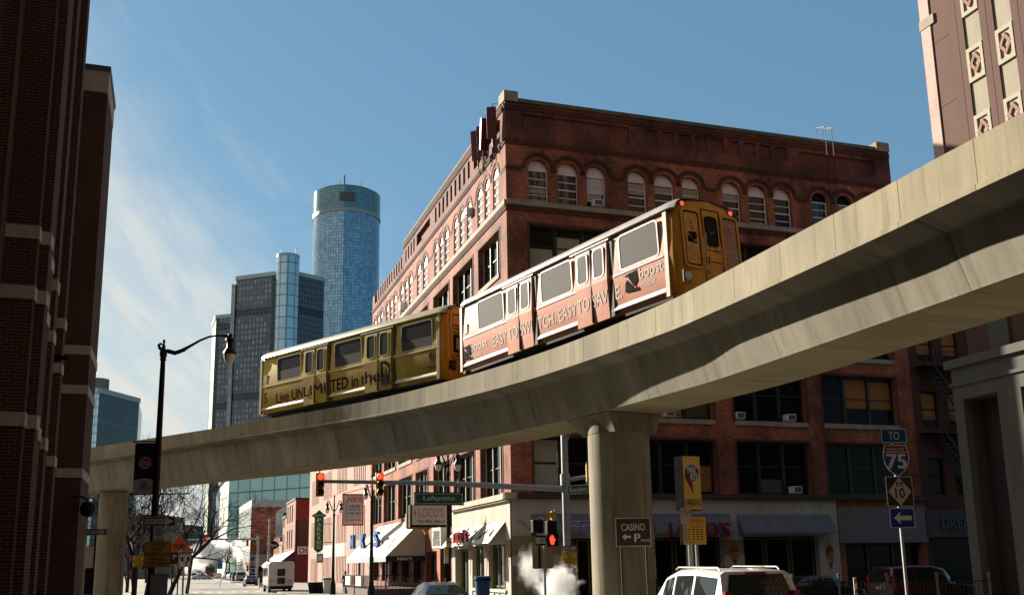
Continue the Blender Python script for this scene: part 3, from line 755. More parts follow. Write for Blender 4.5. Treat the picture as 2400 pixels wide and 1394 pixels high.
    # lamps
    for w in ((.25, 2.19) if kind == 'pink' else (.25,)):
        bz = epoly([(w - .16, .36), (w + .16, .36), (w + .16, .70), (w - .16, .70)], .02, 'headlight', plain('headlight bezel', (.34, .30, .22), .5) if kind == 'pink' else BLACK)
        mb = MB(); mb.lathe([(.12, 0), (.12, .05), (.09, .05), (.09, .02), (.085, .045), (.0, .06)], (ex + .012, -w, .53), 18, RY(R_(90))); mb.build('lens', LENS if kind == 'pink' else plain('dull lens', (.10, .06, .05), .4), bz, True)
    for w, z in ((.30, 2.70), (2.14, 2.70)):
        mb = MB(); mb.lathe([(.085, 0), (.085, .05), (.06, .05), (.06, .02)], (ex - .14, -w, z), 14, RY(R_(90))); ml = mb.build('marker_light', CHROME, root, True)
        mb = MB(); mb.lathe([(.055, 0), (.045, .05), (0, .065)], (ex - .12, -w, z), 12, RY(R_(90))); mb.build('lens', RED if kind == 'pink' else plain('unlit lens', (.05, .01, .01), .3), ml, True)
    return root
PF = [Vector((4.68, 27.85, 9.31)), Vector((-1.94, 38.52, 9.13)), Vector((-2.47, 39.31, 9.11)), Vector((-11.85, 48.31, 9.09))]
train_car(PF[1], PF[0], 1.0, 'pink advertisement-covered train car with a yellow end, leading on the elevated track', 'pink')
train_car(PF[3], PF[2], 1.035, 'olive yellow train car following behind the pink one on the elevated track', 'olive')
# ---------------------------------------------------------------- the brick warehouse on the corner
Z0 = .3     # camera height offset of all measured facade heights
SR, SL = 28.65, 45.8
mainb = thing('brick_building', 'six storey red brick warehouse with arched top windows on the street corner', 'building', T(0, 0, 0))
# arched windows, measured on the two facades (s from, s to)
ARCR = [(1.46, 2.78), (3.40, 4.78), (5.34, 6.66), (8.17, 9.52), (10.05, 11.5), (12.03, 13.33), (15.0, 16.37), (16.95, 18.4), (18.9, 20.28), (21.9, 23.22), (23.87, 25.2), (25.75, 27.05)]
ARCL = [(1.59, 2.79), (3.53, 4.70), (5.24, 6.43), (7.95, 9.14), (9.85, 11.05), (11.5, 12.72), (14.29, 15.46), (15.9, 17.06), (17.5, 18.73), (21.1, 22.7), (23.53, 24.97), (26.85, 28.15), (28.6, 29.9), (30.5, 31.8), (33.6, 34.9), (35.4, 36.7), (37.2, 38.5), (40.3, 41.5), (42.0, 43.2), (43.7, 44.9)]
SILL, ATOP = 23.42 + Z0, 26.19 + Z0
CORN0, CORN1 = 5.47 + Z0, 5.80 + Z0
DENT, COPE = 27.15 + Z0, 30.07 + Z0
FLO = [(CORN1 + .004, 9.1 + Z0), (10.38 + Z0, 13.6 + Z0), (14.8 + Z0, 18.0 + Z0), (19.2 + Z0, 22.0 + Z0)]
BAYR = [(1.45, 6.9), (7.9, 13.42), (14.9, 20.2), (21.5, 27.35)]
BAYL = [(1.53, 6.25), (7.6, 12.95), (14.1, 19.0), (20.9, 25.2), (26.6, 32.1), (33.3, 38.8), (40.0, 45.1)]
def facade(F, sgn, S, arcs, bays, panels, pdepth):
    """sgn: +1 for x = s, -1 for x = -s"""
    def X(a, b): return (a, b) if sgn > 0 else (-b, -a)
    w = MB(F)
    holes = [X(*a) + (SILL, ATOP, True) for a in arcs]
    for b in bays:
        for z0, z1 in FLO: holes.append(X(*b) + (z0, z1))
    x0, x1 = X(0, S)
    w.wall(x0, x1, CORN0, DENT - .05, holes, .55)
    return w, X
wr, XR = facade(FR, 1, SR, ARCR, BAYR, None, 0)
wl, XL = facade(FL, -1, SL, ARCL, BAYL, None, 0)
# parapet zones with sunk panels
def parapet(F, X, S, panels, top, depth):
    w = MB(F); x0, x1 = X(0, S); hs = [X(*p[:2]) + p[2:] for p in panels]
    w.wall(x0, x1, DENT + .2, top, hs, depth)
    for h in hs: w.add([(h[0], depth, h[2]), (h[1], depth, h[2]), (h[1], depth, h[3]), (h[0], depth, h[3])], [(0, 1, 2, 3)])
    return w
sq = [(9.55 + i * 1.22, 10.45 + i * 1.22, 28.15 + Z0, 29.15 + Z0) for i in range(9)]
pr = parapet(FR, XR, SR, [(1.1, 8.4, 27.95 + Z0, 29.1 + Z0)] + sq + [(21.2, 27.4, 27.95 + Z0, 29.0 + Z0)], COPE - .25, .13)
slots = [(8.2 + i * 1.22, 8.75 + i * 1.22, 27.85 + Z0, 29.1 + Z0) for i in range(9)]
pl_ = parapet(FL, XL, 30.4, [(1.2, 7.2, 27.95 + Z0, 29.0 + Z0)] + slots + [(20.2, 25.1, 27.95 + Z0, 28.95 + Z0)] + [(25.9 + i * 1.1, 26.4 + i * 1.1, 27.85 + Z0, 29.0 + Z0) for i in range(4)], COPE - .25, .32)
# main wall mesh: both facades, the far sides and the roof
P0, P1, P2, P3 = K, K + V * SR, K + V * SR + U * SL, K + U * SL
def join(*ms):
    m = MB()
    for q in ms: b = len(m.v); m.v += q.v; m.f += [tuple(b + i for i in f) for f in q.f]
    return m
back = MB()
for a, b, zt in ((P1, P2, COPE - .3), (P2, P3, 27.6)):
    back.add([(a.x, a.y, 0), (b.x, b.y, 0), (b.x, b.y, zt), (a.x, a.y, zt)], [(0, 1, 2, 3)])
back.add([(p.x, p.y, 27.4) for p in (P0, P1, P2, P3)], [(0, 1, 2, 3)])
# inner leaves close the parapet from behind
for a, b in ((P0 + V * .5 + U * .5, P1 - V * .5 + U * .5), (P0 + V * .5 + U * .5, P0 + V * .5 + U * 30.4)):
    back.add([(a.x, a.y, 27.4), (b.x, b.y, 27.4), (b.x, b.y, COPE - .26), (a.x, a.y, COPE - .26)], [(0, 1, 2, 3)])
join(wr, wl, back).build('wall', BRICKM, mainb)
join(pr, pl_).build('parapet_wall', BRICKTOP, mainb)
# merlons on the far, broken end of the left parapet
m = MB(FL)
for i in range(12):
    a = 30.5 + i * 1.12; m.box(-a - .58, -a, .0, .45, DENT + .2, (28.9 + Z0) - .02 * (i % 3))
m.box(-45.8, -30.4, .0, .45, DENT + .2, DENT + .62); m.box(-45.8, -44.6, -.02, .5, DENT + .2, 28.75 + Z0)
m.split('crenellation', BRICKTOP, mainb)
# string courses with brick dentils, hood moulds, coping
def course(F, X, S, z, name, s0=0.):
    m = MB(F); a, b = X(s0, S)
    m.box(a, b, -.10, .0, z + .09, z + .20); m.box(a, b, -.05, .0, z - .06, z + .09); m.box(a, b, -.07, .0, z - .13, z - .06)
    n = int((b - a) / .28)
    for i in range(n): m.box(a + i * .28 + .05, a + i * .28 + .18, -.09, -.04, z - .05, z + .085)
    return m
join(course(FR, XR, SR, DENT, 'd'), course(FL, XL, SL, DENT, 'd')).build('dentil_course', BRICKD, mainb)
join(course(FR, XR, SR, COPE - .62, 'd'), course(FL, XL, 30.4, COPE - .62, 'd')).build('dentil_course', BRICKD, mainb)
join(course(FR, XR, SR, SILL - .52, 'd'), course(FL, XL, SL, SILL - .52, 'd')).build('dentil_course', BRICKD, mainb)
m = MB(FR); m.box(.9, SR - 1.1, -.06, .5, COPE - .25, COPE); ml = MB(FL); ml.box(-30.4, -.9, -.06, .5, COPE - .25, COPE)
join(m, ml).build('coping', plain('weathered coping', (.16, .14, .10), .9, 0, .5, 1.5), mainb)
m = MB(FR); m.box(-.06, .86, -.08, 1.0, COPE - .25, COPE + .42); m.box(SR - 1.02, SR + .05, -.06, .9, COPE - .25, COPE + .42)
m.split('corner_block', plain('corner block stone', (.36, .31, .20), .85, 0, .5, 1.2), mainb)
m = MB(FR); m.box(-.02, SR, -.14, .2, SILL - .32, SILL); ml = MB(FL); ml.box(-SL, 0, -.14, .2, SILL - .32, SILL)
join(m, ml).build('sill_course', STONE, mainb)
def hoods(F, X, arcs, sgn):
    m = MB(F)
    groups = []
    for a in arcs:
        if groups and a[0] - groups[-1][-1][1] < 1.05: groups[-1].append(a)
        else: groups.append([a])
    for g in groups:
        for a in g:
            x0, x1 = X(*a); c = (x0 + x1) / 2; r = (x1 - x0) / 2; sp = ATOP - r
            for (ri, ro, d) in ((r + .20, r + .34, -.05), (r + .34, r + .45, -.12)) if sgn > 0 else ((r + .16, r + .26, -.015), (r + .26, r + .36, -.04)):
                n = 14
                for i in range(n):
                    t0 = math.pi * i / n; t1 = math.pi * (i + 1) / n
                    m.prism([(c + ri * math.cos(t0), sp + ri * math.sin(t0)), (c + ro * math.cos(t0), sp + ro * math.sin(t0)), (c + ro * math.cos(t1), sp + ro * math.sin(t1)), (c + ri * math.cos(t1), sp + ri * math.sin(t1))], d, .0)
    # springing course between the groups
    ed = [0.0] + [q for g in groups for q in (g[0][0] - .45, g[-1][1] + .45)] + [SR if sgn > 0 else SL]
    for i in range(0, len(ed), 2):
        if ed[i + 1] - ed[i] > .05:
            x0, x1 = X(ed[i], ed[i + 1]); m.box(x0, x1, -.10 if sgn > 0 else -.04, 0, ATOP - .72, ATOP - .60); m.box(x0, x1, -.05 if sgn > 0 else -.02, 0, ATOP - .86, ATOP - .72)
    return m
join(hoods(FR, XR, ARCR, 1), hoods(FL, XL, ARCL, -1)).build('hood_mould', BRICKD, mainb)
# recessed frames round the big bays
def bayframes(F, X, bays):
    m = MB(F)
    for b in bays:
        x0, x1 = X(*b)
        for z0, z1 in FLO[1:]:
            m.box(x0 - .02, x1 + .02, -.09, .35, z0 - .30, z0)
    return m
join(bayframes(FR, XR, BAYR), bayframes(FL, XL, BAYL)).split('bay_sill', STONE, mainb)
def lint(F, X, bays):
    m = MB(F)
    for b in bays:
        x0, x1 = X(*b)
        for z0, z1 in FLO:
            m.box(x0 - .14, x0, -.03, .01, z0, z1 + .14); m.box(x1, x1 + .14, -.03, .01, z0, z1 + .14); m.box(x0 - .14, x1 + .14, -.035, .01, z1, z1 + .14)
    return m
join(lint(FR, XR, BAYR[:]), lint(FL, XL, BAYL[:])).build('bay_moulding', BRICKD, mainb)
PALEB_ = plain('pale paper', (.62, .58, .60), .8, 0, .15, 2); WARM_ = plain('amber curtain', (.36, .16, .045), .8, 0, .3, 3)
# arched windows: white frame, white tympanum, glass
def arched_window(w, dark=False, rows=4):
    r = w / 2; sp = (ATOP - SILL) - r; f = MB(); t = .075
    f.box(-r, -r + t, .0, .10, 0, sp + .1); f.box(r - t, r, .0, .10, 0, sp + .1); f.box(-r + t, r - t, .0, .10, 0, t)
    zt = sp + .02
    for i in range(1, rows): f.box(-r + t, r - t, .01, .09, zt * i / rows - .03, zt * i / rows + (.05 if i == rows // 2 else .025))
    f.box(-r + t, r - t, .0, .10, zt - .04, zt + .05)
    tp = MB(); n = 12; arc = [(r * math.cos(math.pi * i / n), sp + r * math.sin(math.pi * i / n)) for i in range(n + 1)]
    tp.prism([(-r, zt + .05), (r, zt + .05)] + arc, .02, .08)
    g = MB(); g.box(-r + t, r - t, .06, .065, t, zt - .04)
    return f, tp, g
WC = {}
def put_arch(F, X, a, dark=False):
    x0, x1 = X(*a); w = round((x1 - x0) * 10) / 10 + .04; key = (w, F is FR)
    M = F @ T((x0 + x1) / 2, .26 if F is FR else .07, SILL)
    if key not in WC:
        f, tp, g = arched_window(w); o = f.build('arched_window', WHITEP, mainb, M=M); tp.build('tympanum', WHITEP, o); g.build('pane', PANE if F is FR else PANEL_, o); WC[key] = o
    else:
        p = WC[key]; o = reuse(p, 'arched_window', mainb, M)
        for c in p.children: reuse(c, c.name.split('.')[0], o, Matrix.Identity(4))
    return o
for i, a in enumerate(ARCR):
    o = put_arch(FR, XR, a)
    if i in (9, 10):
        o['label'] = 'arched window without its white tympanum'
        for c in o.children:
            if c.name.startswith('tympanum'): c.data = c.data.copy(); c.data.materials[0] = PANED
for a in ARCL: put_arch(FL, XL, a)
DUSK = plain('navy cloth blind', (.02, .03, .09), .8); CREAM = plain('cream blind and reflection', (.42, .36, .24), .8, 0, .2, 2)
for i, lst in {0: [(.30, .46, CREAM), (.0, .12, CREAM)], 2: [(.52, 1., PALEB_), (.0, .22, DARKI)], 3: [(.62, 1., CREAM)], 4: [(.80, 1., CREAM)], 5: [(.4, 1., CREAM)], 6: [(.75, 1., CREAM)], 7: [(.05, .12, CREAM)], 8: [(.02, .45, DUSK)], 9: [(.45, .55, WARM_)], 10: [(.3, 1., CREAM)]}.items():  # corner window's cream strips stand in for a mirrored beige building
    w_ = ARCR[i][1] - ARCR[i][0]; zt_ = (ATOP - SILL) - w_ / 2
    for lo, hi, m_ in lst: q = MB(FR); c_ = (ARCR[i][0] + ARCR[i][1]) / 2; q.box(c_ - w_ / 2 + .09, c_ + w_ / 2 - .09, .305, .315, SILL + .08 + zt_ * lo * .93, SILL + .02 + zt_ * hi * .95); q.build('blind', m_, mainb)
# the sunny side's top windows get paler glass in place of sky reflections
# big bay windows
BW = {}
def put_bay(F, X, b, z0, z1, parts_, blinds):
    x0, x1 = X(*b); w = round(x1 - x0, 1); h = round(z1 - z0, 1); M = F @ T((x0 + x1) / 2, .42, z0); key = (w, h, parts_)
    W_ = x1 - x0; H_ = z1 - z0
    if key not in BW:
        f = MB(); f.box(-W_ / 2, W_ / 2, 0, .14, 0, .10); f.box(-W_ / 2, W_ / 2, 0, .14, H_ - .12, H_)
        cw = W_ / parts_
        for i in range(parts_ + 1):
            x = -W_ / 2 + i * cw; hw = .09 if 0 < i < parts_ else .07; f.box(max(x - hw, -W_ / 2), min(x + hw, W_ / 2), -.03, .14, .1, H_ - .12)
        for i in range(parts_):
            x = -W_ / 2 + i * cw; f.box(x + .09, x + cw - .09, .02, .11, H_ * .54 - .035, H_ * .54 + .035)
            f.box(x + .09, x + .15, .03, .1, .1, H_ - .12); f.box(x + cw - .15, x + cw - .09, .03, .1, .1, H_ - .12)
        o = f.build('bay_window', GREENF, mainb, M=M); g = MB(); g.box(-W_ / 2 + .05, W_ / 2 - .05, .07, .075, .05, H_ - .06); g.build('pane', PANED if F is FR else PANE, o); BW[key] = o
    else:
        p = BW[key]; o = reuse(p, 'bay_window', mainb, M); reuse([c for c in p.children if c.name.startswith('pane')][0], 'pane', o, Matrix.Identity(4))
    for (i, lo, hi, m_) in blinds:
        cw = W_ / parts_; q = MB(); q.box(-W_ / 2 + i * cw + .16, -W_ / 2 + (i + 1) * cw - .16, .055, .068, H_ * lo, H_ * hi); q.build('blind', m_, o)
    return o
WARM = plain('amber curtain', (.36, .16, .045), .8, 0, .3, 3); PALEB = plain('pale paper', (.62, .58, .60), .8, 0, .15, 2)
BL = {(0, 0): [(0, .05, .52, BLIND), (0, .56, .95, BLIND), (2, .50, .95, BLIND)], (1, 0): [(2, .06, .55, WARM)], (2, 0): [(1, .04, .30, plain('dim blind', (.10, .09, .07), .8)), ],
      (1, 1): [(1, .04, .25, WARM), (2, .05, .95, plain('olive curtain', (.09, .075, .03), .8))], (3, 1): [(1, .35, .95, WARM), (2, .35, .92, WARM)], (0, 3): [(0, .05, .5, BLIND), (1, .10, .8, BLIND)], (3, 0): []}
for bi, b in enumerate(BAYR):
    for fi, (z0, z1) in enumerate(FLO): put_bay(FR, XR, b, z0, z1, 3, BL.get((bi, fi), []))
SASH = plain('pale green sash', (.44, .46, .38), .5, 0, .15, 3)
for bi, b in enumerate(BAYL):
    for fi, (z0, z1) in enumerate(FLO):
        o = put_bay(FL, XL, b, z0, z1, 2 if bi == 3 else 3, [])
# pale reveals: the edge strips of the sashes on the sunny side
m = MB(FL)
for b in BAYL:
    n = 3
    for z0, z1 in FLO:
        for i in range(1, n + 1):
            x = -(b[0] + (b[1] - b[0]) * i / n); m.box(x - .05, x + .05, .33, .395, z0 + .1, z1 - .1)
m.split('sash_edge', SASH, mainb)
# ---- ground floor
m = MB(FR); x1 = 21.75
m.box(-.32, SR, -.34, .1, CORN0 + .02, CORN1)
gr = MB(FR); gr.wall(-.05, 21.8, 0, CORN0, [(3.0, 7.0, .0, 3.55), (8.9, 13.5, .0, 3.55), (14.9, 20.3, .0, 3.55)], .7, -.12)
gl = MB(FL); gl.wall(-13.2, .05, 0, CORN0, [(-4.4, -.95, .75, 3.3), (-8.1, -5.3, .75, 3.3), (-12.4, -9.0, .0, 3.2)], .5, -.10)
gr.build('shopfront_wall', STONEC, mainb); gl.build('shopfront_wall', STONEC, mainb)
gr = MB(FR); gr.wall(21.8, SR, 0, CORN0, [(22.3, 28.2, 0, 3.1)], .7, -.06); gl = MB(FL); gl.wall(-SL, -13.2, 0, CORN0, [(-17.0, -13.8, 0, 3.4)] + [(-s - 3.4, -s, .9, 3.2) for s in (18.0, 22.5, 27, 31.5, 36, 40.5)], .5, -.02)
gr.build('shopfront_wall', BRICKM, mainb); gl.build('shopfront_wall', BRICKM, mainb)
m2 = MB(FL); m2.box(-13.0, .30, -.40, .1, CORN0, CORN1); m2.box(-13.0, .26, -.30, .1, CORN0 - .1, CORN0)
m2.build('cornice', plain('cornice stone', (.50, .43, .32), .8, 0, .35, 1.2, True), mainb)
m.build('cornice', plain('dark grey cornice', (.07, .06, .05), .8, 0, .4, 1.2, True), mainb)  # right facade's cornice is darker than the left one
m = MB(FL); m.lathe([(.02, CORN0 - .02), (.48, CORN0), (.48, CORN1 + .03), (.02, CORN1 + .04)], (-.02, -.06, 0), 20); m.build('cornice', MATS['cornice stone'], mainb)
# shop windows with yellow-green frames
LIME = plain('lime frame', (.22, .22, .02), .5, 0, .25, 3)
def shopwin(F, x0, x1, z0, z1, y, n, mat=LIME, gm=PANE, dark=True):
    M = F @ T((x0 + x1) / 2, y, z0); W_ = x1 - x0; H_ = z1 - z0
    f = MB(); cw = W_ / n
    for i in range(n):
        a = -W_ / 2 + i * cw
        ring_poly(f, [(a + .10, .10), (a + cw - .10, .10), (a + cw - .10, H_ - .08), (a + .10, H_ - .08)], [(a + .18, .18), (a + cw - .18, .18), (a + cw - .18, H_ - .16), (a + .18, H_ - .16)], -.02, .06)
    o = f.build('shop_window', mat, mainb, M=M)
    d = MB()
    for i in range(n + 1):
        x = -W_ / 2 + i * cw; d.box(max(-W_ / 2, x - .10), min(W_ / 2, x + .10), -.06, .08, 0, H_)
    d.split('mullion', GREENF, o)
    g = MB(); g.box(-W_ / 2, W_ / 2, .03, .036, .02, H_ - .02); g.build('pane', gm, o)
    return o
shopwin(FL, -4.4, -.95, .75, 3.3, .25, 3); shopwin(FL, -8.1, -5.3, .75, 3.3, .25, 3); shopwin(FL, -12.4, -9.0, .0, 3.2, .4, 3, LIME, PANED)
shopwin(FR, 3.0, 7.0, .0, 3.55, .45, 4, LIME, PANED); shopwin(FR, 8.9, 13.5, .0, 3.55, .45, 3, LIME, PANED); shopwin(FR, 14.9, 20.3, .0, 3.55, .45, 3, LIME, PANED); shopwin(FR, 22.3, 28.2, 0, 3.1, .45, 3, BLACK, PANED)
shopwin(FL, -17.0, -13.8, 0, 3.4, .45, 1, BLACK, PANED)
for s in (18.0, 22.5, 27, 31.5, 36, 40.5): shopwin(FL, -s - 3.4, -s, .9, 3.2, .3, 2, plain('red shop frame', (.25, .06, .04), .5), PANED)
m = MB(FL); m.box(-4.6, -.75, -.2, .0, .58, .72); m.box(-8.3, -5.1, -.2, .0, .58, .72)
for x in (-4.4, -3.3, -2.2, -1.0, -8.0, -6.7, -5.4): m.box(x - .06, x + .06, -.16, -.08, 0, .58)
m.split('window_bench', plain('pale blue paint', (.40, .46, .50), .6, 0, .2, 2), mainb)
# colour bands of the painted ground-floor masonry
tan = plain('tan paint', (.30, .24, .14), .8, 0, .3, 1.5, True)
m = MB(FR); m.box(-.06, 3.0, -.126, -.12, 2.62, 3.72); m.box(-.06, 3.0, -.126, -.12, 0.0, 2.05); m.box(7.0, 8.9, -.126, -.12, 2.5, 3.4); m.box(13.5, 14.9, -.126, -.12, 2.5, 3.4)
for a, b in ((-.95, .06), (-5.3, -4.4), (-9.0, -8.1)): m.M = FL; m.box(a, b, -.106, -.10, 2.55, 3.5)
m.split('paint_band', tan, mainb)
# painted chilli peppers
PEP = plain('painted pepper red', (.36, .045, .035), .7, 0, .25, 3); PEPP = plain('faded pepper red', (.55, .20, .17), .7, 0, .2, 3); STEM = plain('pepper stem green', (.05, .10, .03), .7)
def pepper(F, x, y, z, w, h, mat, slim, words=None):
    M = F @ T(x, y, z)
    if slim: pts = [(-.42, .42), (-.2, .5), (.25, .47), (.48, .38), (.40, .0), (.15, -.3), (.0, -.5), (-.10, -.28), (-.30, .0)]
    else: pts = [(-.48, .30), (-.30, .47), (.05, .42), (.32, .47), (.5, .28), (.46, .02), (.25, -.22), (.10, -.5), (-.06, -.40), (-.25, -.18), (-.46, .06)]
    mb = MB(); mb.prism([(a * w, b * h) for a, b in pts], -.012, 0); o = mb.build('painted_pepper', mat, mainb, M=M)
    s = MB(); s.prism([(-.10 * w, .43 * h), (.28 * w, .45 * h), (.10 * w, .50 * h), (.02 * w, .62 * h), (-.08 * w, .60 * h), (-.02 * w, .50 * h)], -.018, -.012); s.build('stem', STEM, o)
    if words:
        for i, wd in enumerate(words):
            text(wd, w * .98, h * (.15 if len(words) == 2 else .10), T(.02 * w, -.016, h * (.12 - i * (.2 if len(words) == 2 else .14)) ) @ RY(R_(-32 if len(words) == 2 else -6)), SIGY, o, 'lettering', .003, .02)
    return o
def pep_r(px, py, wpx, hpx, words):
    s, z = on_r(px, py, .13); c = hpx * 60 / 2480; pepper(FR, s, -.128, z, wpx * (60 + s * .33) / 2420, hpx * (60 + s * .33) / 2480, PEP, False, words)
pep_r(1229, 1318, 28, 62, ['BURRITOS', 'BURGERS']); pep_r(1721, 1301, 26, 46, ['SALSA', 'NACHOS', 'CHIPS']); pep_r(1946, 1306, 22, 58, ['NACHOS', 'TACOS'])
for s_, px in ((.42, 1193), (4.85, 1125), (8.55, 1065)):
    z = on_l(px, 1318, .1)[1]; pepper(FL, -s_, -.108, z, .46, 1.6, PEPP, True)
# the star emblem low on the corner
m = MB(); pts = [((.26 if k % 2 == 0 else .11) * math.sin(k * math.pi / 5), (.26 if k % 2 == 0 else .11) * math.cos(k * math.pi / 5)) for k in range(10)]
m.prism(pts, -.006, 0); m.build('painted_star', plain('maroon paint', (.12, .03, .025), .8), mainb, M=FR @ T(.85, -.13, .35))
# canopies of the right facade: blue-grey sloping sheet metal with scrolls
CAN = plain('blue grey canopy', (.17, .17, .215), .6, .1, .35, 1.2, True)
def canopy(F, x0, x1, z0, z1, out, mat, wav=True, par=mainb, y0=-.14):
    f = MB(F); f.add([(x0, y0, z1), (x1, y0, z1), (x1, y0 - out, z0), (x0, y0 - out, z0), (x0, y0 - .03, z0 + .01), (x1, y0 - .03, z0 + .01)], [(0, 1, 2, 3), (0, 3, 4), (1, 5, 2), (3, 2, 5, 4)])
    f.box(x0, x1, y0 - out - .01, y0 - out + .03, z0 - .05, z0)
    o = f.build('canopy', mat, par)
    if wav:
        s = MB(F); random.seed(int(x0 * 10))
        for k in range(int((x1 - x0) / .55)):
            cx = x0 + .4 + k * .55; pts = []
            for j in range(9):
                t = j / 8; zz = z0 + (z1 - z0) * (.35 + .3 * math.sin(t * 6 + k)); xx = cx + t * .7 - .2
                if x0 < xx < x1: pts.append((xx, y0 - out * (1 - (zz - z0) / (z1 - z0)) - .02, zz + .012))
            if len(pts) > 2: s.tube(pts, .012, 4)
        if s.v: s.build('scroll', plain('pale scroll', (.34, .34, .40), .6), o)
    return o
def can_r(xl, xr, yt, yb, out):
    a, zt = on_r(xl, yt, .15); b, _ = on_r(xr, yt, .15); _, zb = on_r((xl + xr) / 2, yb, .15 + out); canopy(FR, a, b, zb, zt, out, CAN)
    return a, b, zb, zt
can_r(1245, 1378, 1203, 1248, .5); ca = can_r(1528, 1708, 1203, 1247, .7); cb = can_r(1728, 1945, 1205, 1248, .7)
text("LOCO'S", 4.0, .85, FR @ T(11.5, -.80, 3.95), plain('dark red sign letter', (.22, .012, .02), .4, 0, .2, 3), mainb, 'shop_letter', .16, .03)
# pale lilac fascia, far right of the ground floor, and the unlit neon word
m = MB(FR); a, zt = on_r(1957, 1173, .1); m.box(21.85, SR + .05, -.16, -.07, 3.1, 5.35); m.build('fascia', plain('lilac fascia', (.22, .185, .20), .8, 0, .35, 1.5), mainb)
# wall lamps, conduit
m = MB(FR); m.tube([(.35, -.13, 4.55), (.6, -.16, 4.5), (.9, -.18, 4.15), (1.2, -.18, 3.95)], .015, 5); m.box(1.15, 1.42, -.36, -.12, 3.72, 4.02); m.build('wall_lamp', IRON, mainb)
# white awnings of the sunny side with black scribbles
AW = plain('white canvas', (.66, .62, .54), .75, 0, .12, 2, True); INK = plain('ink', (.02, .02, .02), .7)
def awning_l(s0, s1, z0, z1, out, nm, label):
    root = thing('awning', label, 'awning', FL @ T(-s1, -.12, 0), 'restaurant awnings')
    w = s1 - s0; f = MB(); f.add([(0, 0, z1), (w, 0, z1), (w, -out, z0), (0, -out, z0), (0, .03, z1 - .02), (w, .03, z1 - .02), (w, -out + .03, z0 - .02), (0, -out + .03, z0 - .02)], [(0, 1, 2, 3), (4, 7, 6, 5), (0, 3, 7, 4), (1, 5, 6, 2), (3, 2, 6, 7)])
    f.build('canvas', AW, root); b = MB(); b.tube([(0, 0, z0), (0, -out, z0), (w, -out, z0), (w, 0, z0)], .025, 6); b.build('frame', STEEL, root)
    s = MB(); random.seed(nm)
    for k in range(16):
        cx = random.uniform(.25, w - .3); cz = random.uniform(.22, .78); pts = []
        for j in range(7):
            xx = cx + random.uniform(-.22, .22); q = min(.92, max(.08, cz + random.uniform(-.13, .13))); xx = min(max(xx, .1), w - .1)
            pts.append((xx, -out * q - .012, z1 + (z0 - z1) * q + .02))
        s.tube(pts, .011, 4)
    s.build('scribble', INK, root); return root
awning_l(.85, 4.6, 3.35, 4.55, 1.0, 1, 'white awning with black scribbles nearest the building corner')
awning_l(5.1, 8.3, 3.35, 4.5, 1.0, 2, 'white awning with black scribbles behind the red shop letters')
awning_l(8.8, 12.4, 3.3, 4.5, 1.0, 3, 'white awning with black scribbles behind the lamp post, beside the striped gable')
# panel with painted lettering
s_, z_ = on_l(986, 1259, .9)
pb = thing('brush_lettered_sign', 'white slanted sign panel with heavy black brush lettering beside the awnings', 'sign', FL @ T(-14.3, -.5, 3.95))
m = MB(); m.prism([(-1.3, -.6), (1.3, -.6), (1.2, .75), (-1.3, .75)], -.45, .0); m.build('panel', AW, pb)
text('TAVERN', 1.9, .5, T(0, -.46, .30), INK, pb, 'lettering', .006, .05); text('DOWNSTAIRS', 2.1, .55, T(0, -.46, -.2), INK, pb, 'lettering', .006, .05)
rl = thing('shop_letters', 'glossy red three-dimensional shop letters standing on the middle white awning', 'sign letters', FL @ T(-6.6, -1.12, 3.72))
for i, ch in enumerate("LOCO'S"):
    text(ch, (.42 if ch != "'" else .16), (.62 if ch != "'" else .2), T(-1.35 + i * .53, 0, .10 if ch != "'" else .45), plain('glossy red letter', (.42, .01, .025), .25, 0, .15, 4), rl, 'letter', .20, .05)
m = MB(); m.box(-1.6, 1.6, .0, .08, -.28, -.24); m.build('rail', STEEL, rl)

# ---------------------------------------------------------------- things on the building
def ac_unit(F, s, z, y, label, sgn=1, w=.62, h=.42):
    root = thing('air_conditioner', label, 'air conditioner', F @ T(sgn * s, y, z), 'window air conditioners')
    m = MB(); m.box(-w / 2, w / 2, -.42, .2, 0, h); m.build('case', WHITEP, root, bevel=.015)
    m = MB(); m.box(-w / 2 + .05, w / 2 - .05, -.428, -.42, .05, h - .05)
    m.build('grille', plain('ac grille', (.10, .10, .105), .6), root)
    m = MB(); m.box(-w / 2 + .02, w / 2 - .02, -.3, .1, -.06, -.005); m.build('bracket', STEEL, root); return root
s, z = on_r(1568, 973, -.1); ac_unit(FR, s, FLO[1][0] + .12, .3, 'white window air conditioner right beside the head of the thick concrete column')
s, z = on_r(1733, 975, -.1); ac_unit(FR, s, FLO[1][0] + .12, .3, 'white window air conditioner at the left side of the bay between two brick piers')
s, z = on_r(1852, 980, -.1); ac_unit(FR, s, FLO[1][0] + .1, .3, 'white window air conditioner at the right side of the bay, one floor above another unit')
s, z = on_r(1866, 1149, -.1); ac_unit(FR, s, FLO[0][0] + .12, .3, 'white window air conditioner on the floor just above the shopfront canopy')
ac_unit(FR, 6.0, SILL + .1, .18, 'air conditioner in the third arched top window from the corner')
s, z = on_l(1098, 491, .2); ac_unit(FL, s, SILL + 1.55, .0, 'pale air conditioner high in an arched window of the sunlit side', -1, .55, .5)
s, z = on_l(942, 728, .2); ac_unit(FL, s, SILL + .2, .0, 'far grey air conditioner on the sill above the olive train car', -1, .7, .7)
ANT = plain('maroon antenna', (.10, .015, .02), .45, 0, .2, 3)
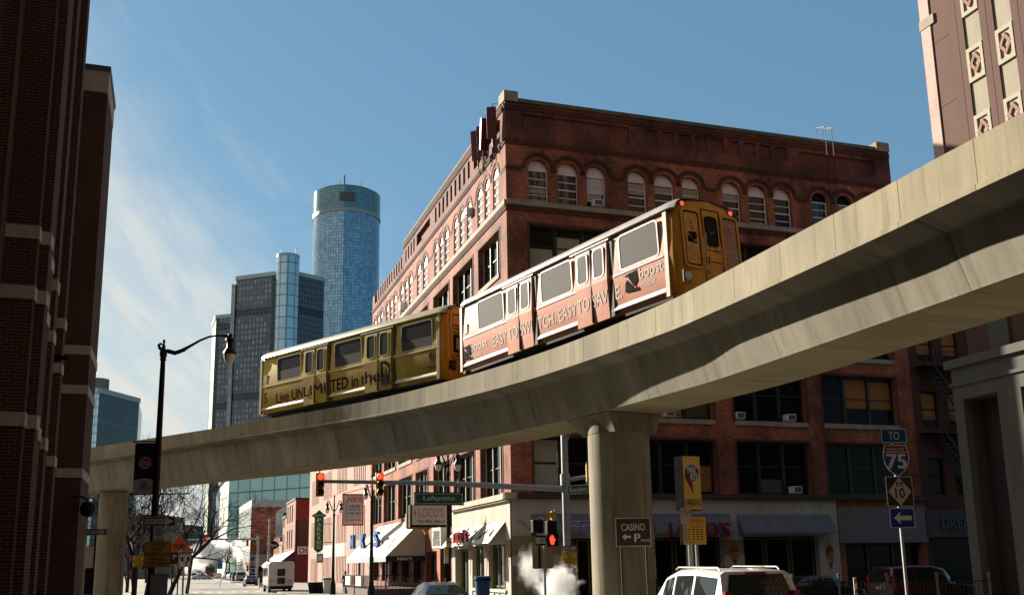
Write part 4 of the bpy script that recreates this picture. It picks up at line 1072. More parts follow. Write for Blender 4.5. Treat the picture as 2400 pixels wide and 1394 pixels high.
for i, (px, py, h, tw, lb) in enumerate(((1152, 288, 2.0, 6, 'nearest the building corner and tallest'), (1136, 316, 2.1, 42, 'turned edge-on with a pale lit side'), (1129, 332, 2.0, 0, 'third from the corner'), (1115, 342, 2.0, -8, 'farthest from the corner'))):
    s, z = on_l(px, py, .55)
    root = thing('antenna_panel', 'maroon cell antenna panel on the brick parapet, ' + lb, 'antenna', FL @ T(-s, -.55, z) @ RZ(R_(55 + tw)) @ RX(R_(6)), 'cell antennas on the parapet')
    m = MB(); m.box(-.30, .30, -.10, .10, -h / 2, h / 2); m.build('panel', ANT, root, bevel=.02)
    m = MB(); m.tube([(0, .18, -h / 2 - .5), (0, .18, h / 2 - .2)], .045, 8); m.bar((0, .1, .5), (0, .2, .5), .08); m.bar((0, .1, -.6), (0, .2, -.6), .08); m.build('mast', STEEL, root)
    m = MB(); m.tube([(.1, .0, -h / 2), (.12, .05, -h / 2 - .25), (-.05, .3, -h / 2 - .5), (.1, .35, -h / 2 - .9)], .03, 5); m.tube([(0, .1, h / 2), (.1, .2, h / 2 + .3), (.35, .3, h / 2 + .25)], .02, 5); m.build('cable', BLACK, root)
s, z = on_r(1936, 322, 0)
ld = thing('roof_ladder', 'white tubular ladder rails rising over the roof edge of the brick building', 'ladder', FR @ T(s, -.3, 0))
for i, dx in enumerate((-.28, .28)):
    m = MB(); q = COPE; m.tube([(dx, 0, q - 1.2), (dx, 0, q + .85), (dx + .0, .9, q + 1.15), (dx, .95, q - .0)], .035, 6); m.build('rail', plain('white tube', (.78, .78, .80), .4), ld)
m = MB(); m.tube([(-.28, 0, q - 9), (-.28, 0, q - 1.2)], .03, 6); m.tube([(.28, 0, q - 9), (.28, 0, q - 1.2)], .03, 6)
for i in range(24): m.bar((-.28, 0, q - 8.9 + i * .34), (.28, 0, q - 8.9 + i * .34), .025)
m.build('ladder', IRON, ld)
# ---------------------------------------------------------------- the dark neighbour with its fire escape
nb = thing('dark_building', 'dark soot-stained brick building with a fire escape beyond the warehouse', 'building', FR @ T(SR + .02, 0, 0))
BRK2 = brick('sooty brick', (.12, .05, .035), (.07, .03, .025), (.05, .03, .025), soot=.7)
wins = [(x, x + 1.35, z, z + 2.4) for z in (6.2, 10.7, 15.2) for x in (.7, 2.9, 5.1)] + [(.4, 9, 0, 3.3)]
m = MB(); m.wall(0, 14, 0, 19, wins, .4); m.box(0, 14, .5, 18, 0, 18.9); m.build('wall', BRK2, nb)
m = MB(); m.box(0, 14, -.25, .0, 3.4, 5.2); m.build('fascia', plain('dull fascia', (.09, .075, .08), .8, 0, .3, 1.5), nb)
for i, (x0, x1, z0, z1) in enumerate(wins[:9]):
    f = MB(); f.box(x0, x1, .2, .28, z0, z0 + .1); f.box(x0, x1, .2, .28, z1 - .1, z1); f.box(x0, x0 + .08, .2, .28, z0, z1); f.box(x1 - .08, x1, .2, .28, z0, z1); f.box(x0, x1, .2, .28, (z0 + z1) / 2 - .04, (z0 + z1) / 2 + .04)
    o = f.build('window', BLACK, nb); g = MB(); g.box(x0 + .05, x1 - .05, .25, .256, z0 + .05, z1 - .05); g.build('pane', PANED, o)
    if i in (3, 4, 6, 7):
        g = MB(); g.box(x0 + .1, x1 - .1, .235, .245, z0 + .5, z1 - .1); g.build('curtain', WARM, o)
g = MB(); g.box(.45, 9, .3, .31, 0, 3.3); g.build('shop_pane', PANED, nb)
text('DREAM', 3.0, .75, T(2.6, -.30, 4.3), plain('unlit green neon', (.02, .10, .09), .4), nb, 'lettering', .04, .01)
fe = thing('fire_escape', 'black iron fire escape zigzagging down the dark brick building', 'fire escape', FR @ T(SR + .02, 0, 0))
m = MB()
for z in (10.2, 14.7):
    m.box(.3, 6.8, -1.1, -.03, z - .06, z)
m.split('platform', IRON, fe)
for z in (10.2, 14.7):
    m = MB()
    for zz in (.5, 1.0): m.bar((.3, -1.1, z + zz), (6.8, -1.1, z + zz), .04)
    for i in range(27): m.bar((.3 + i * .25, -1.1, z), (.3 + i * .25, -1.1, z + 1.0), .02)
    m.build('railing', IRON, fe)
m = MB()
for (xa, za, xb, zb) in ((1.2, 14.7, 4.6, 10.2), (1.6, 10.2, 4.6, 6.2)):
    for y in (-.95, -.35): m.bar((xa, y, za), (xb, y, zb), .06, .14)
    n = 16
    for i in range(n): t = i / (n - 1); m.box(xa + (xb - xa) * t - .12, xa + (xb - xa) * t + .12, -.95, -.35, za + (zb - za) * t - .015, za + (zb - za) * t + .015)
m.build('stair', IRON, fe)
# ---------------------------------------------------------------- dark brick building on the left
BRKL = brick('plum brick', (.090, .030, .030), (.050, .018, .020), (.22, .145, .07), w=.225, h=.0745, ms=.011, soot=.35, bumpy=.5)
LIME_ = plain('limestone band', (.62, .55, .47), .8, 0, .25, 4)
lb = thing('brick_building', 'dark plum brick building with stepped piers and pale stone bands beside the banner lamp post', 'building', T(0, 0, 0))
mw = MB(); ms = MB()
NLV = Vector((-U.y, U.x, 0))
MT = Matrix((V, U, Vector((0, 0, 1)))).transposed().to_4x4()
def pier(px, py, Y, wleft, depth, ztop, bands, proud=.03):
    """a pier whose front right edge is seen at px,py; runs wleft metres to the left and depth metres back"""
    e = at(px, py, Y); e.z = 0; M = MT.copy(); M.translation = e
    mw.M = M; mw.box(-wleft, 0, 0, depth, 0, ztop)
    ms.M = M
    for z0, z1 in bands: ms.box(-wleft - .01, proud, -proud, depth - .05, z0, z1)
    return e
zb = [9.28, 7.92, 5.15]
bands = [(z, z + .30) for z in zb]
e0 = pier(-6, 620, 21.2, 6, 1.2, 30, [])
pier(86, 600, 22.0, 1.6, 3, 30, bands)
pier(114, 600, 22.45, .8, .55, 30, bands)
pier(131, 690, 26.3, 1.2, .6, 30, bands)
pier(148, 790, 30.6, 1.2, .6, 30, bands)
e5 = pier(211, 820, 34.5, 2.4, 3.2, 19.2, [(z, z + .30) for z in (zb[0] - .02, zb[1], zb[2])])
mw.M = Matrix.Identity(4); ms.M = Matrix.Identity(4)
# wall between the piers, set back to the left, and the body of the building behind
a = at(75, 600, 22.4); b = at(118, 790, 36); a.z = b.z = 0
mw.add([(a.x, a.y, 0), (b.x, b.y, 0), (b.x, b.y, 30), (a.x, a.y, 30)], [(0, 1, 2, 3)])
a2 = a - U * 46; c = b + NLV * 25; d_ = a2 + NLV * 25
a3 = at(-60, 620, 21.0); a2 = a3 - U * 40; a2.z = a3.z = 0; d_ = a2 + NLV * 22
mw.add([(b.x, b.y, 0), (c.x, c.y, 0), (c.x, c.y, 30), (b.x, b.y, 30), (a3.x, a3.y, 30), (a2.x, a2.y, 30), (d_.x, d_.y, 30), (d_.x, d_.y, 0), (a2.x, a2.y, 0), (a3.x, a3.y, 0)], [(0, 1, 2, 3), (4, 3, 2, 6, 5), (5, 6, 7, 8), (4, 5, 8, 9)])
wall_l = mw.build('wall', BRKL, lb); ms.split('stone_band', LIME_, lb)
M5 = MT.copy(); M5.translation = e5
m = MB(M5); m.box(-2.4, .02, -.03, 3.2, 18.75, 19.55); m.box(-2.5, -1.15, .6, 3.0, 19.55, 20.35); m.build('cap_stone', LIME_, lb)
m = MB(M5); m.box(-2.42, .06, -.07, 3.25, 19.55, 19.75); m.box(-2.5, -1.1, .55, 3.05, 20.35, 20.47); m.build('coping', plain('blue grey coping', (.10, .14, .17), .4, .4, .2, 2), lb)
q = at(206, 1192, 34.2)
dl = thing('dome_light', 'black round dome light on the flank of the dark brick building', 'wall light', T(q.x, q.y, q.z))
m = MB(); m.lathe([(.02, .26), (.16, .22), (.24, .08), (.25, -.06), (.19, -.20), (.06, -.27)], n=16); m.build('dome', IRON, dl, True)
m = MB(); m.tube([(0, 0, .24), (-.15, .0, .38), (-.55, .05, .40)], .035, 6); m.build('bracket', IRON, dl)
q = at(140, 838, 27.2)
sc_ = thing('security_camera', 'small black security camera on the brick piers at the left edge', 'camera', T(q.x, q.y, q.z))
m = MB(); m.box(-.18, .04, -.06, .06, -.08, .08); m.lathe([(.05, 0), (.05, .2)], (.02, 0, 0), 10, RY(R_(90))); m.build('housing', BLACK, sc_); m = MB(); m.tube([(-.1, .1, 0), (-.4, .3, .05)], .03, 6); m.build('bracket', BLACK, sc_)

# ---------------------------------------------------------------- tall pale and brown panelled building on the right
rc = at(2200, 228, 45); rc.z = 0
rb = thing('panelled_building', 'tall brown and beige panelled building with rows of diamond reliefs', 'building', frame(rc, -U))
# local: x runs towards the camera (right in the picture), outward is -y
BRN = plain('brown panel', (.12, .062, .048), .85, 0, .2, 1.2, True); BEI = plain('beige panel', (.34, .31, .235), .85, 0, .18, 1.5, True)
PALEB2 = brick('pale pink brick', (.50, .35, .30), (.40, .28, .24), (.5, .44, .4), soot=.15)
def onrb(px, py):
    s, z = onplane(px, py, rc, -U); return s, z
g = lambda px, py: onrb(px, py)
HT = 46
PX = onrb(2357, 107)[0] - onrb(2287, 146)[0]; PWD = PX * .56; x0 = onrb(2287, 146)[0] - PWD / 2
m = MB(); m.wall(0, 60, 13.0, HT, [(x0 + k * PX, x0 + k * PX + PWD, 13.0, HT - 2) for k in range(16)], .2)
m.add([(0, 0, 0), (0, 22, 0), (0, 22, HT), (0, 0, HT), (60, 22, HT), (60, 0, HT)], [(0, 1, 2, 3), (3, 2, 4, 5)])
m.build('wall', BRN, rb)
m = MB()
for k in range(16): m.box(x0 + k * PX, x0 + k * PX + PWD, .07, .14, 13, HT - 2)
m.split('beige_panel', BEI, rb)
zd = onrb(2287, 146)[1]; pitch = onrb(2287, 146)[1] - onrb(2303, 305)[1]
pf = plain('pale relief', (.42, .38, .29), .8, 0, .15, 2); dm_ = plain('rose diamond', (.30, .16, .135), .8, 0, .15, 2)
first = None
for k in range(16):
    for r_ in range(-4, 3):
        z = zd + r_ * pitch; cx = x0 + k * PX + PWD / 2
        if not 14 < z < HT - 3: continue
        M_ = T(cx, .07, z) @ Matrix.Diagonal((PWD / 1.62, .6, .64, 1))
        if first is None:
            m = MB(); ring_poly(m, [(-.80, -1.25), (.80, -1.25), (.80, 1.25), (-.80, 1.25)], [(-.52, -.95), (.52, -.95), (.52, .95), (-.52, .95)], -.16, .0); m.box(-.52, .52, -.03, 0, -.95, .95)
            first = m.build('relief_frame', pf, rb, M=M_)
            m = MB(); ring_poly(m, [(0, -.80), (.60, 0), (0, .80), (-.60, 0)], [(0, -.42), (.30, 0), (0, .42), (-.30, 0)], -.16, -.03); dd = m.build('diamond', dm_, first)
        else: o = reuse(first, 'relief_frame', rb, M_); reuse(dd, 'diamond', o, Matrix.Identity(4))
m = MB()
for r_ in range(-4, 4): m.box(0, x0 - .9, -.004, .01, zd + r_ * pitch + 2.05, zd + r_ * pitch + 2.09)
for k in range(16): m.box(x0 + k * PX - .40, x0 + k * PX - .36, -.004, .01, 13, HT)
m.build('panel_joint', plain('joint', (.05, .03, .025), .9), rb)
m = MB(); m.box(-.62, .02, -.06, 2, 13.0, HT); m.build('corner_pilaster', PALEB2, rb)
zz = onrb(2190, 42)[1]; m = MB()
for k in range(0, 4): m.box(-.68, .30, -.09, .2, zz - .25 + k * 10, zz + .22 + k * 10)
m.split('quoin', BEI, rb)
# pale stone base with deep dark openings
GST = plain('grey limestone', (.135, .125, .11), .85, 0, .3, 1.2, True)
zt = onrb(2249, 852)[1]; zm = onrb(2252, 940)[1]
sA = onrb(2277, 945)[0]; sB = onrb(2353, 925)[0]
hol = [(sA - .1 + k * (sB - sA + 1.4), sB + k * (sB - sA + 1.4), 0, zm) for k in range(6)]
m = MB(); m.wall(-.7, 40, 0, zt, hol, 1.0, -.35); m.box(-.9, 40, -.55, 0, zt - .25, zt + .12); m.box(-.8, 40, -.45, 0, zt - 1.05, zt - .9); m.add([(-.7, -.35, 0), (-.7, 3, 0), (-.7, 3, zt), (-.7, -.35, zt)], [(0, 1, 2, 3)])
m.build('stone_base', GST, rb)
m = MB(); m.box(-.6, 40, .5, .6, 0, zt - .3); m.build('dark_opening', plain('plum wall', (.035, .02, .024), .8), rb)
x1 = onrb(2338, 790)[0]; m = MB(); m.box(x1 - .35, x1 + .75, -.12, .1, zt + .1, 13.3); m.box(x1 + 2.3, x1 + 3.4, -.12, .1, zt + .1, 13.3); m.split('stone_mullion', GST, rb)
m = MB(); m.box(.05, 60, .02, .1, zt, 13.1); m.build('lower_wall', BRN, rb)

# ---------------------------------------------------------------- glass towers in the distance
def cyl_tower(pl, pr, ptop, Y, ring, label, wpane, hpane, cols, ringy=None, antenna=True):
    cxp = (pl + pr) / 2; c = at(cxp, ptop + 60, Y); r = (at(pr, ptop + 60, Y) - at(pl, ptop + 60, Y)).length / 2
    zt = at(cxp, ptop, Y).z
    root = thing('glass_tower', label, 'tower', T(c.x, c.y, 0))
    def drum(r, z0, z1, name, mat, n=64):
        m = MB()
        for z in (z0, z1):
            for j in range(n + 1):
                t = 2 * math.pi * j / n; m.uv[len(m.v)] = (t * r, z); m.v.append(Vector((r * math.cos(t), r * math.sin(t), z)))
        m.f = [(j, j + 1, n + 2 + j, n + 1 + j) for j in range(n)] + [tuple(range(n + 1, 2 * n + 1))]
        return m.build(name, mat, root, True)
    return root, drum, r, zt, c
HG = curtain('hotel glass', 2.35, 2.8, (.27, .42, .50), (.13, .24, .34), (.015, .03, .05), .16, .07, .75, wob=.05)
HGT = curtain('hotel crown glass', 2.35, 2.8, (.14, .25, .26), (.10, .19, .20), (.015, .03, .035), .16, .10, .7, wob=.04)
t1, drum, r, zt, c1 = cyl_tower(735, 889.5, 462, 900, None, 'tall round blue glass hotel tower with antennas on its crown', 1, 1, 1)
zr = at(812, 517, 900).z
drum(r, 0, zr - 1, 'glass_skin', HG); drum(r * 1.012, zr + 2, zt, 'crown', HGT)
drum(r * 1.02, zr - 1.2, zr + 2.2, 'light_ring', plain('pale ring', (.26, .32, .34), .35, .2, .1, .1)); drum(r * .9, zt, zt + 2, 'roof_plant', plain('roof plant', (.10, .13, .15), .7))
m = MB(); random.seed(3)
for k in range(26):
    a = random.uniform(0, 6.28); q = random.uniform(.3, .85) * r; m.tube([(q * math.cos(a), q * math.sin(a), zt), (q * math.cos(a), q * math.sin(a), zt + random.choice((4, 5, 7, 9, 12)))], .22, 4)
m.tube([(0, -r * .5, zt), (0, -r * .5, zt + 15)], .5, 5); m.split('antenna', IRON, t1); m_ = m
# square sign on the crown
q = at(830, 480, 900); d0 = (Vector((q.x, q.y, 0)) - Vector((0, 0, 0))).normalized(); 
ang = math.atan2(-(1), 0); a_ = -math.pi / 2 + .20
m = MB()
for j in range(6):
    t0 = a_ - .03 + (j - 3) * .075; t1_ = t0 + .075; R2 = r * 1.03
    m.add([(R2 * math.cos(t0), R2 * math.sin(t0), zr + 8), (R2 * math.cos(t1_), R2 * math.sin(t1_), zr + 8), (R2 * math.cos(t1_), R2 * math.sin(t1_), zt - 6), (R2 * math.cos(t0), R2 * math.sin(t0), zt - 6)], [(0, 1, 2, 3)])
m.build('sign_panel', plain('dull sign', (.12, .10, .13), .5, 0, .5, .08), t1)
# reflections of the neighbouring towers come from real towers; the octagonal office towers
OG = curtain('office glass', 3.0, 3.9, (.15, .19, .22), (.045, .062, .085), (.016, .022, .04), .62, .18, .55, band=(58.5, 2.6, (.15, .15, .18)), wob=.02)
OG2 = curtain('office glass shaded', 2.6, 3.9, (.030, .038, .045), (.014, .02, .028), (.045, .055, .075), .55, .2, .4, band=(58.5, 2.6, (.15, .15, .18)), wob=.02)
SG = curtain('stair glass', 5.4, 7.6, (.36, .50, .55), (.28, .41, .47), (.05, .09, .11), .35, .10, .6, wob=.06)
def slab_tower(label, corners, ptop, ptopY, mats, name='office_tower', capmat=None):
    """corners: [(px, Y)...] left to right as seen; top height from the first pixel pair"""
    pts = [at(px, 900, Y) for px, Y in corners]; zt = at(ptop[0], ptop[1], ptopY).z
    cx = sum(p.x for p in pts) / len(pts); cy = sum(p.y for p in pts) / len(pts)
    root = thing(name, label, 'tower', T(cx, cy, 0))
    for i in range(len(pts) - 1):
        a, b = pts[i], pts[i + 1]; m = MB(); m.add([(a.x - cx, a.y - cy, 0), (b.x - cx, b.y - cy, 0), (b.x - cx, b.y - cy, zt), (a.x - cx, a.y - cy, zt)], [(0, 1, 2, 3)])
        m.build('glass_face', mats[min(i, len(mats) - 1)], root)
    # back and roof
    a, b = pts[0], pts[-1]; dv = Vector((-.30, .95, 0)) * 45
    m = MB(); P = [(p.x - cx, p.y - cy) for p in pts]; P2 = [(P[-1][0] + dv.x, P[-1][1] + dv.y), (P[0][0] + dv.x, P[0][1] + dv.y)]; Q = P + P2; n = len(Q)
    m.add([(x, y, zt) for x, y in Q] + [(x, y, 0) for x, y in Q], [tuple(range(n))] + [(i, (i + 1) % n, n + (i + 1) % n, n + i) for i in range(len(P) - 1, n)]); m.build('back_wall', capmat or OG2, root)
    m = MB()
    for i in range(len(P) - 1):
        a = Vector((P[i][0], P[i][1], zt)); b = Vector((P[i + 1][0], P[i + 1][1], zt)); m.bar(a + Vector((0, 0, 1.4)), b + Vector((0, 0, 1.4)), 1.6, 2.8)
    m.build('roof_rim', plain('pale steel rim', (.34, .42, .44), .4, .4, .2, .1), root)
    return root, zt, pts, (cx, cy)
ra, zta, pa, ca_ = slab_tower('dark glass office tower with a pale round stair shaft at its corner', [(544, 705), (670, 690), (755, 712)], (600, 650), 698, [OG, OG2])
# round stair shaft at the corner
c = at(671, 760, 688); rr = (at(697.5, 760, 688) - at(644.5, 760, 688)).length / 2; ztc = at(671, 606, 688).z
m = MB(); n = 40
for z in (0, ztc):
    for j in range(n + 1):
        t = 2 * math.pi * j / n; m.uv[len(m.v)] = (t * rr, z); m.v.append(Vector((c.x - ca_[0] + rr * math.cos(t), c.y - ca_[1] + rr * math.sin(t), z)))
m.f = [(j, j + 1, n + 2 + j, n + 1 + j) for j in range(n)] + [tuple(range(n + 1, 2 * n + 1))]; m.build('stair_shaft', SG, ra, True)
m = MB(); m.lathe([(rr * 1.02, ztc), (rr * 1.02, ztc + 2)], (c.x - ca_[0], c.y - ca_[1], 0), 40)
for dx in (-5, 5): m.tube([(c.x - ca_[0] + dx, c.y - ca_[1], ztc), (c.x - ca_[0] + dx, c.y - ca_[1], ztc + 7), (c.x - ca_[0] + dx + 1.5, c.y - ca_[1], ztc + 7.5)], .25, 4)
m.build('shaft_cap', plain('pale steel rim', (.34, .42, .44)), ra)
p = pa[0]; m = MB(); m.box(p.x - ca_[0] - 2.6, p.x - ca_[0], p.y - ca_[1] - 1.2, p.y - ca_[1] + 3, 0, zta - 3); m.build('corner_fin', plain('striped fin', (.50, .50, .44), .6, 0, .5, .3), ra)
rb2, ztb, pb2, cb_ = slab_tower('lower dark glass office tower partly hidden by the one with the stair shaft', [(493, 770), (500, 745), (548, 740)], (520, 745), 742, [plain('fin face', (.42, .47, .38), .6, 0, .5, .3), OG])
# far left tower above the guideway, with a round grey cap
LG = curtain('sky blue glass', 4.6, 4.6, (.34, .52, .62), (.26, .43, .54), (.05, .10, .14), .3, .08, .6, wob=.05); DG = curtain('teal dark glass', 2.4, 40, (.022, .045, .052), (.012, .028, .034), (.030, .055, .06), .35, .2, .4)
rl3, ztl, pl3, cl_ = slab_tower('blue glass tower with a grey round cap beside the plum brick building', [(186, 560), (234, 548), (329, 585)], (240, 922), 550, [LG, DG])
q = at(228, 905, 575); m = MB(); m.lathe([(6.2, ztl - 2), (6.2, at(228, 889, 575).z)], (q.x - cl_[0], q.y - cl_[1], 0), 28); m.build('round_cap', plain('grey cap', (.20, .20, .19), .8, 0, .2, .2), rl3)
# broad teal glass block under the guideway
TG = curtain('pale teal glass', 5.2, 4.2, (.28, .43, .40), (.21, .35, .34), (.03, .07, .07), .22, .06, .55, wob=.05)
rt, ztt, pt_, ct_ = slab_tower('broad pale teal glass office block seen beneath the guideway', [(527, 365), (546, 325), (800, 300)], (560, 1112), 323, [plain('white panel face', (.62, .62, .55), .7, 0, .2, .2), TG], 'office_block')
# ---------------------------------------------------------------- street wall beyond the warehouse
# pink building with slit windows
s0, s1 = 45.95, 96.0; zt = at(760, 1060, 120).z + 4
pk = thing('pink_building', 'pale pink parking building with groups of tall dark slit windows', 'building', frame(K, -U))
PINK = plain('pink stucco', (.40, .235, .185), .85, 0, .14, .5, True)
hol = []
for zb_, zt_ in ((.2, 3.4), (4.9, 8.3), (10.6, 14.0), (16.6, 19.6)):
    for gk in range(4):
        for i in range(7):
            a = s0 + 3.0 + gk * 12.2 + i * 1.15; hol.append((-a - .5, -a, zb_ + (.2 if zb_ < 1 else 0), zt_))
m = MB(); m.wall(-s1, -s0, 0, 22, hol, .45); m.box(-s1, -s0, 6, 40, 0, 21.8); m.add([(-s1, 0, 0), (-s1, 6, 0), (-s1, 6, 22), (-s1, 0, 22)], [(0, 1, 2, 3)]); m.add([(-s1, 0, 22), (-s1, 6.5, 22), (-s0, 6.5, 22), (-s0, 0, 22)], [(0, 1, 2, 3)]); m.build('wall', PINK, pk)
m = MB(); m.box(-s1 + .3, -s0 - .3, .42, .5, .2, 21.8); m.build('slit_glazing', PANED, pk)
m = MB()
for k in range(1, 9): m.box(-s0 - k * 6.1 - .02, -s0 - k * 6.1 + .02, -.004, .02, .1, 22)
for z in (4.2, 9.5, 15.2): m.box(-s1, -s0, -.004, .02, z, z + .05)
m.build('wall_joint', plain('pink joint', (.30, .18, .15), .9), pk)
m = MB(); m.box(-s0 - 5, -s0 - 3.4, -.03, .1, 0, 2.6); m.build('doorway', plain('brown door', (.12, .05, .03), .6), pk)
m = MB(); m.box(-s0 - 35, -s0 - 16, -.03, .05, 3.4, 4.9); m.build('frosted_strip', plain('frosted strip', (.45, .44, .44), .5), pk)
# brown brick house with ornate front and awnings
s2 = on_l(692, 1240)[0]; s3 = on_l(643, 1240)[0]; zt = on_l(692, 1171)[1]
bh = thing('brick_house', 'old brown brick house with stepped roofline and white street awnings beyond the pink building', 'building', frame(K, -U))
OB = brick('old brown brick', (.36, .17, .11), (.27, .12, .08), (.25, .15, .11), soot=.45); OBD = brick('shade-toned party brick', (.15, .05, .035), (.10, .035, .025), (.08, .04, .03), soot=.6)  # party wall brick darkened to carry the camera-facing side's shade
mid = s2 + (s3 - s2) * .38; mid2 = s2 + (s3 - s2) * .55
hol = []
for zb_, zt_ in ((5.4, 8.4), (9.6, 12.4)):
    for i in range(3): hol.append((-mid + .9 + i * 3.6 + .4, -mid + .9 + i * 3.6 + 2.0, zb_, zt_))
m = MB(); m.wall(-mid, -s2, 0, zt, hol, .3)
hol2 = [(-mid2 + .5 + i * 2., -mid2 + 1.5 + i * 2., z, z + 2.6) for z in (5.4, 9.2) for i in range(2)]
m.wall(-mid2, -mid, 0, zt - 2.2, hol2, .3); hol3 = [(-s3 + .6 + i * 3., -s3 + 1.8 + i * 3., 5.0, 7.8) for i in range(4)]
m.wall(-s3, -mid2, 0, zt - 6, hol3, .3)
for k in range(6): m.box(-s3 + .2 + k * 2.2, -s3 + 1.2 + k * 2.2, -.02, .3, zt - 6, zt - 5.2)
m.build('front_wall', OB, bh)
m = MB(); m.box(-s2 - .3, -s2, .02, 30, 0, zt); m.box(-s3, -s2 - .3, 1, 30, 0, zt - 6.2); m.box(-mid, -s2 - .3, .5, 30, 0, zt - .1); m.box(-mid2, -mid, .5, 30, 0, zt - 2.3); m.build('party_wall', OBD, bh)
m = MB(); m.box(-mid, -s2 + .02, -.12, .3, zt, zt + .35); m.box(-s2 - .4, -s2 + .06, -.1, 30, zt, zt + .3); m.box(-mid2, -mid, -.15, .2, zt - 2.2, zt - 1.8); m.build('cornice', plain('dark cornice', (.05, .03, .025), .7), bh)
m = MB(); m.box(-s2 - .01, -s2 + .02, .03, 29.9, zt - 3.2, zt - .02); m.build('painted_top', plain('oxblood paint', (.26, .03, .025), .8, 0, .25, .6), bh)
m = MB(); m.box(-s2 - .02, -s2 + .025, .2, 14, 0, 4.4); m.build('shop_flank', plain('dull red paint', (.16, .022, .025), .7, 0, .25, .6), bh)
m = MB(); m.box(-s3, -s2, .2, .3, 0, 13); m.build('glazing', PANED, bh)
ds = thing('shop_sign', 'white sign board with big red letters on the flank of the old brown house', 'sign', frame(K + U * (s2 - .05), V))
m = MB(); m.box(.4, 6.2, -.2, .0, 4.35, 5.55); m.build('board', SIGW, ds); text('DETROIT', 5.2, .85, T(3.3, -.205, 4.95), SIGR, ds, 'lettering', .01, .03)
def awn_far(a, b, z0, z1, out, lab):
    r_ = thing('awning', lab, 'awning', frame(K, -U)); m = MB()
    m.add([(-b, -.02, z1), (-a, -.02, z1), (-a, -out, z0), (-b, -out, z0)], [(0, 1, 2, 3)]); m.box(-b, -a, -out - .03, -out, z0 - .4, z0); m.build('canvas', AW, r_)
    m = MB(); m.add([(-a, -.02, z1), (-a, -out, z0), (-a, -.02, z0 - .3)], [(0, 1, 2)]); m.build('awning_side', plain('maroon canvas', (.10, .02, .03), .8), r_)
awn_far(s2 + .2, mid2, 2.9, 4.9, 2.6, 'large cream street awning with a maroon end on the old brown house')
awn_far(mid2 + .5, s3 - 1, 2.9, 4.6, 2.2, 'smaller cream awning on the lowest part of the old brown house')
os_ = thing('oval_sign', 'dark oval sign with pale letters projecting from the old brown house', 'sign', frame(K + U * (mid2 + 1) + NLV * 1.6, V))
m = MB(); m.prism([(1.05 * math.cos(t * .3927), .75 * math.sin(t * .3927)) for t in range(16)], -.12, .12, T(0, 0, 6.3)); m.build('board', BLACK, os_); text('Vitori', 1.4, .6, T(0, -.13, 6.3), SIGW, os_, 'lettering', .01); m = MB(); m.box(1.0, 1.8, -.04, .04, 6.2, 6.3); m.build('bracket', IRON, os_)
# glass-fronted block; the brick it mirrors is put into the glass colour
s4 = on_l(588, 1230)[0]; zt = on_l(588, 1172)[1]; s5 = on_l(566.5, 1230)[0]
gb = thing('glass_block', 'low office block with glass front coloured like mirrored brick and pale fascia facing the street corner', 'building', frame(K + U * s4, V))
zf = on_l(588, 1188)[1]; zg = on_l(588, 1298)[1]
BG = curtain('mirrored brick glass', 4.9, 4.6, (.17, .070, .045), (.11, .05, .035), (.015, .012, .012), .16, .08, .45, wob=.15)
SGL = curtain('grey side glass', 6, 9, (.50, .54, .50), (.44, .48, .45), (.28, .30, .28), .12, .2, .2)
m = MB(); m.add([(0, 0, zg), (90, 0, zg), (90, 0, zf), (0, 0, zf)], [(0, 1, 2, 3)]); m.build('glass_front', BG, gb)
m = MB(); m.add([(0, 0, zf), (90, 0, zf), (90, 0, zt), (0, 0, zt), (0, 35, zt), (90, 35, zt)], [(0, 1, 2, 3), (3, 2, 5, 4)]); m.build('fascia', plain('pale fascia', (.52, .49, .47), .7, 0, .1, .3), gb)
m = MB(); m.add([(0, 0, 0), (0, 35, 0), (0, 35, zf), (0, 0, zf)], [(0, 1, 2, 3)]); m.build('side_face', SGL, gb); m = MB(); m.add([(0, 0, zf), (0, 35, zf), (0, 35, zt), (0, 0, zt)], [(0, 1, 2, 3)]); m.build('side_fascia', plain('sunlit-toned fascia', (.70, .66, .60), .7), gb)  # side fascia coloured lighter than the front to show it sunlit
m = MB(); m.box(0, 90, .02, 1, zg - 3, zg); m.build('base_band', plain('beige base', (.38, .27, .22), .8, 0, .15, .3), gb); m = MB(); m.box(0, 90, .3, 1, 0, zg - 3); m.build('base_void', BLACK, gb)
# mirrored brick shapes are not built; the brown pane colour alone stands for them
# beyond: low dark street wall and far block ends
for k, (pa_, pb_, py_, Y_, c_, lb_) in enumerate(((500, 529, 1262, 420, (.14, .13, .11), 'dark low block far down the street behind the steam'), (548, 566, 1235, 330, (.30, .17, .10), 'narrow tan block between the teal office and the glass-fronted block'))):
    a = at(pa_, 1300, Y_); b = at(pb_, 1300, Y_); zt = at(pa_, py_, Y_).z; r_ = thing('low_building', lb_, 'building', T(a.x, a.y, 0)); w_ = (b - a).length
    m = MB(); m.wall(0, w_, 0, zt, [(w_ * (.12 + .3 * i), w_ * (.27 + .3 * i), zt * q, zt * (q + .16)) for i in range(3) for q in (.1, .4, .7)], .3); m.box(0, w_, .3, 20, 0, zt - .1); m.build('wall', plain('far wall %d' % k, c_, .85, 0, .3, .3), r_)
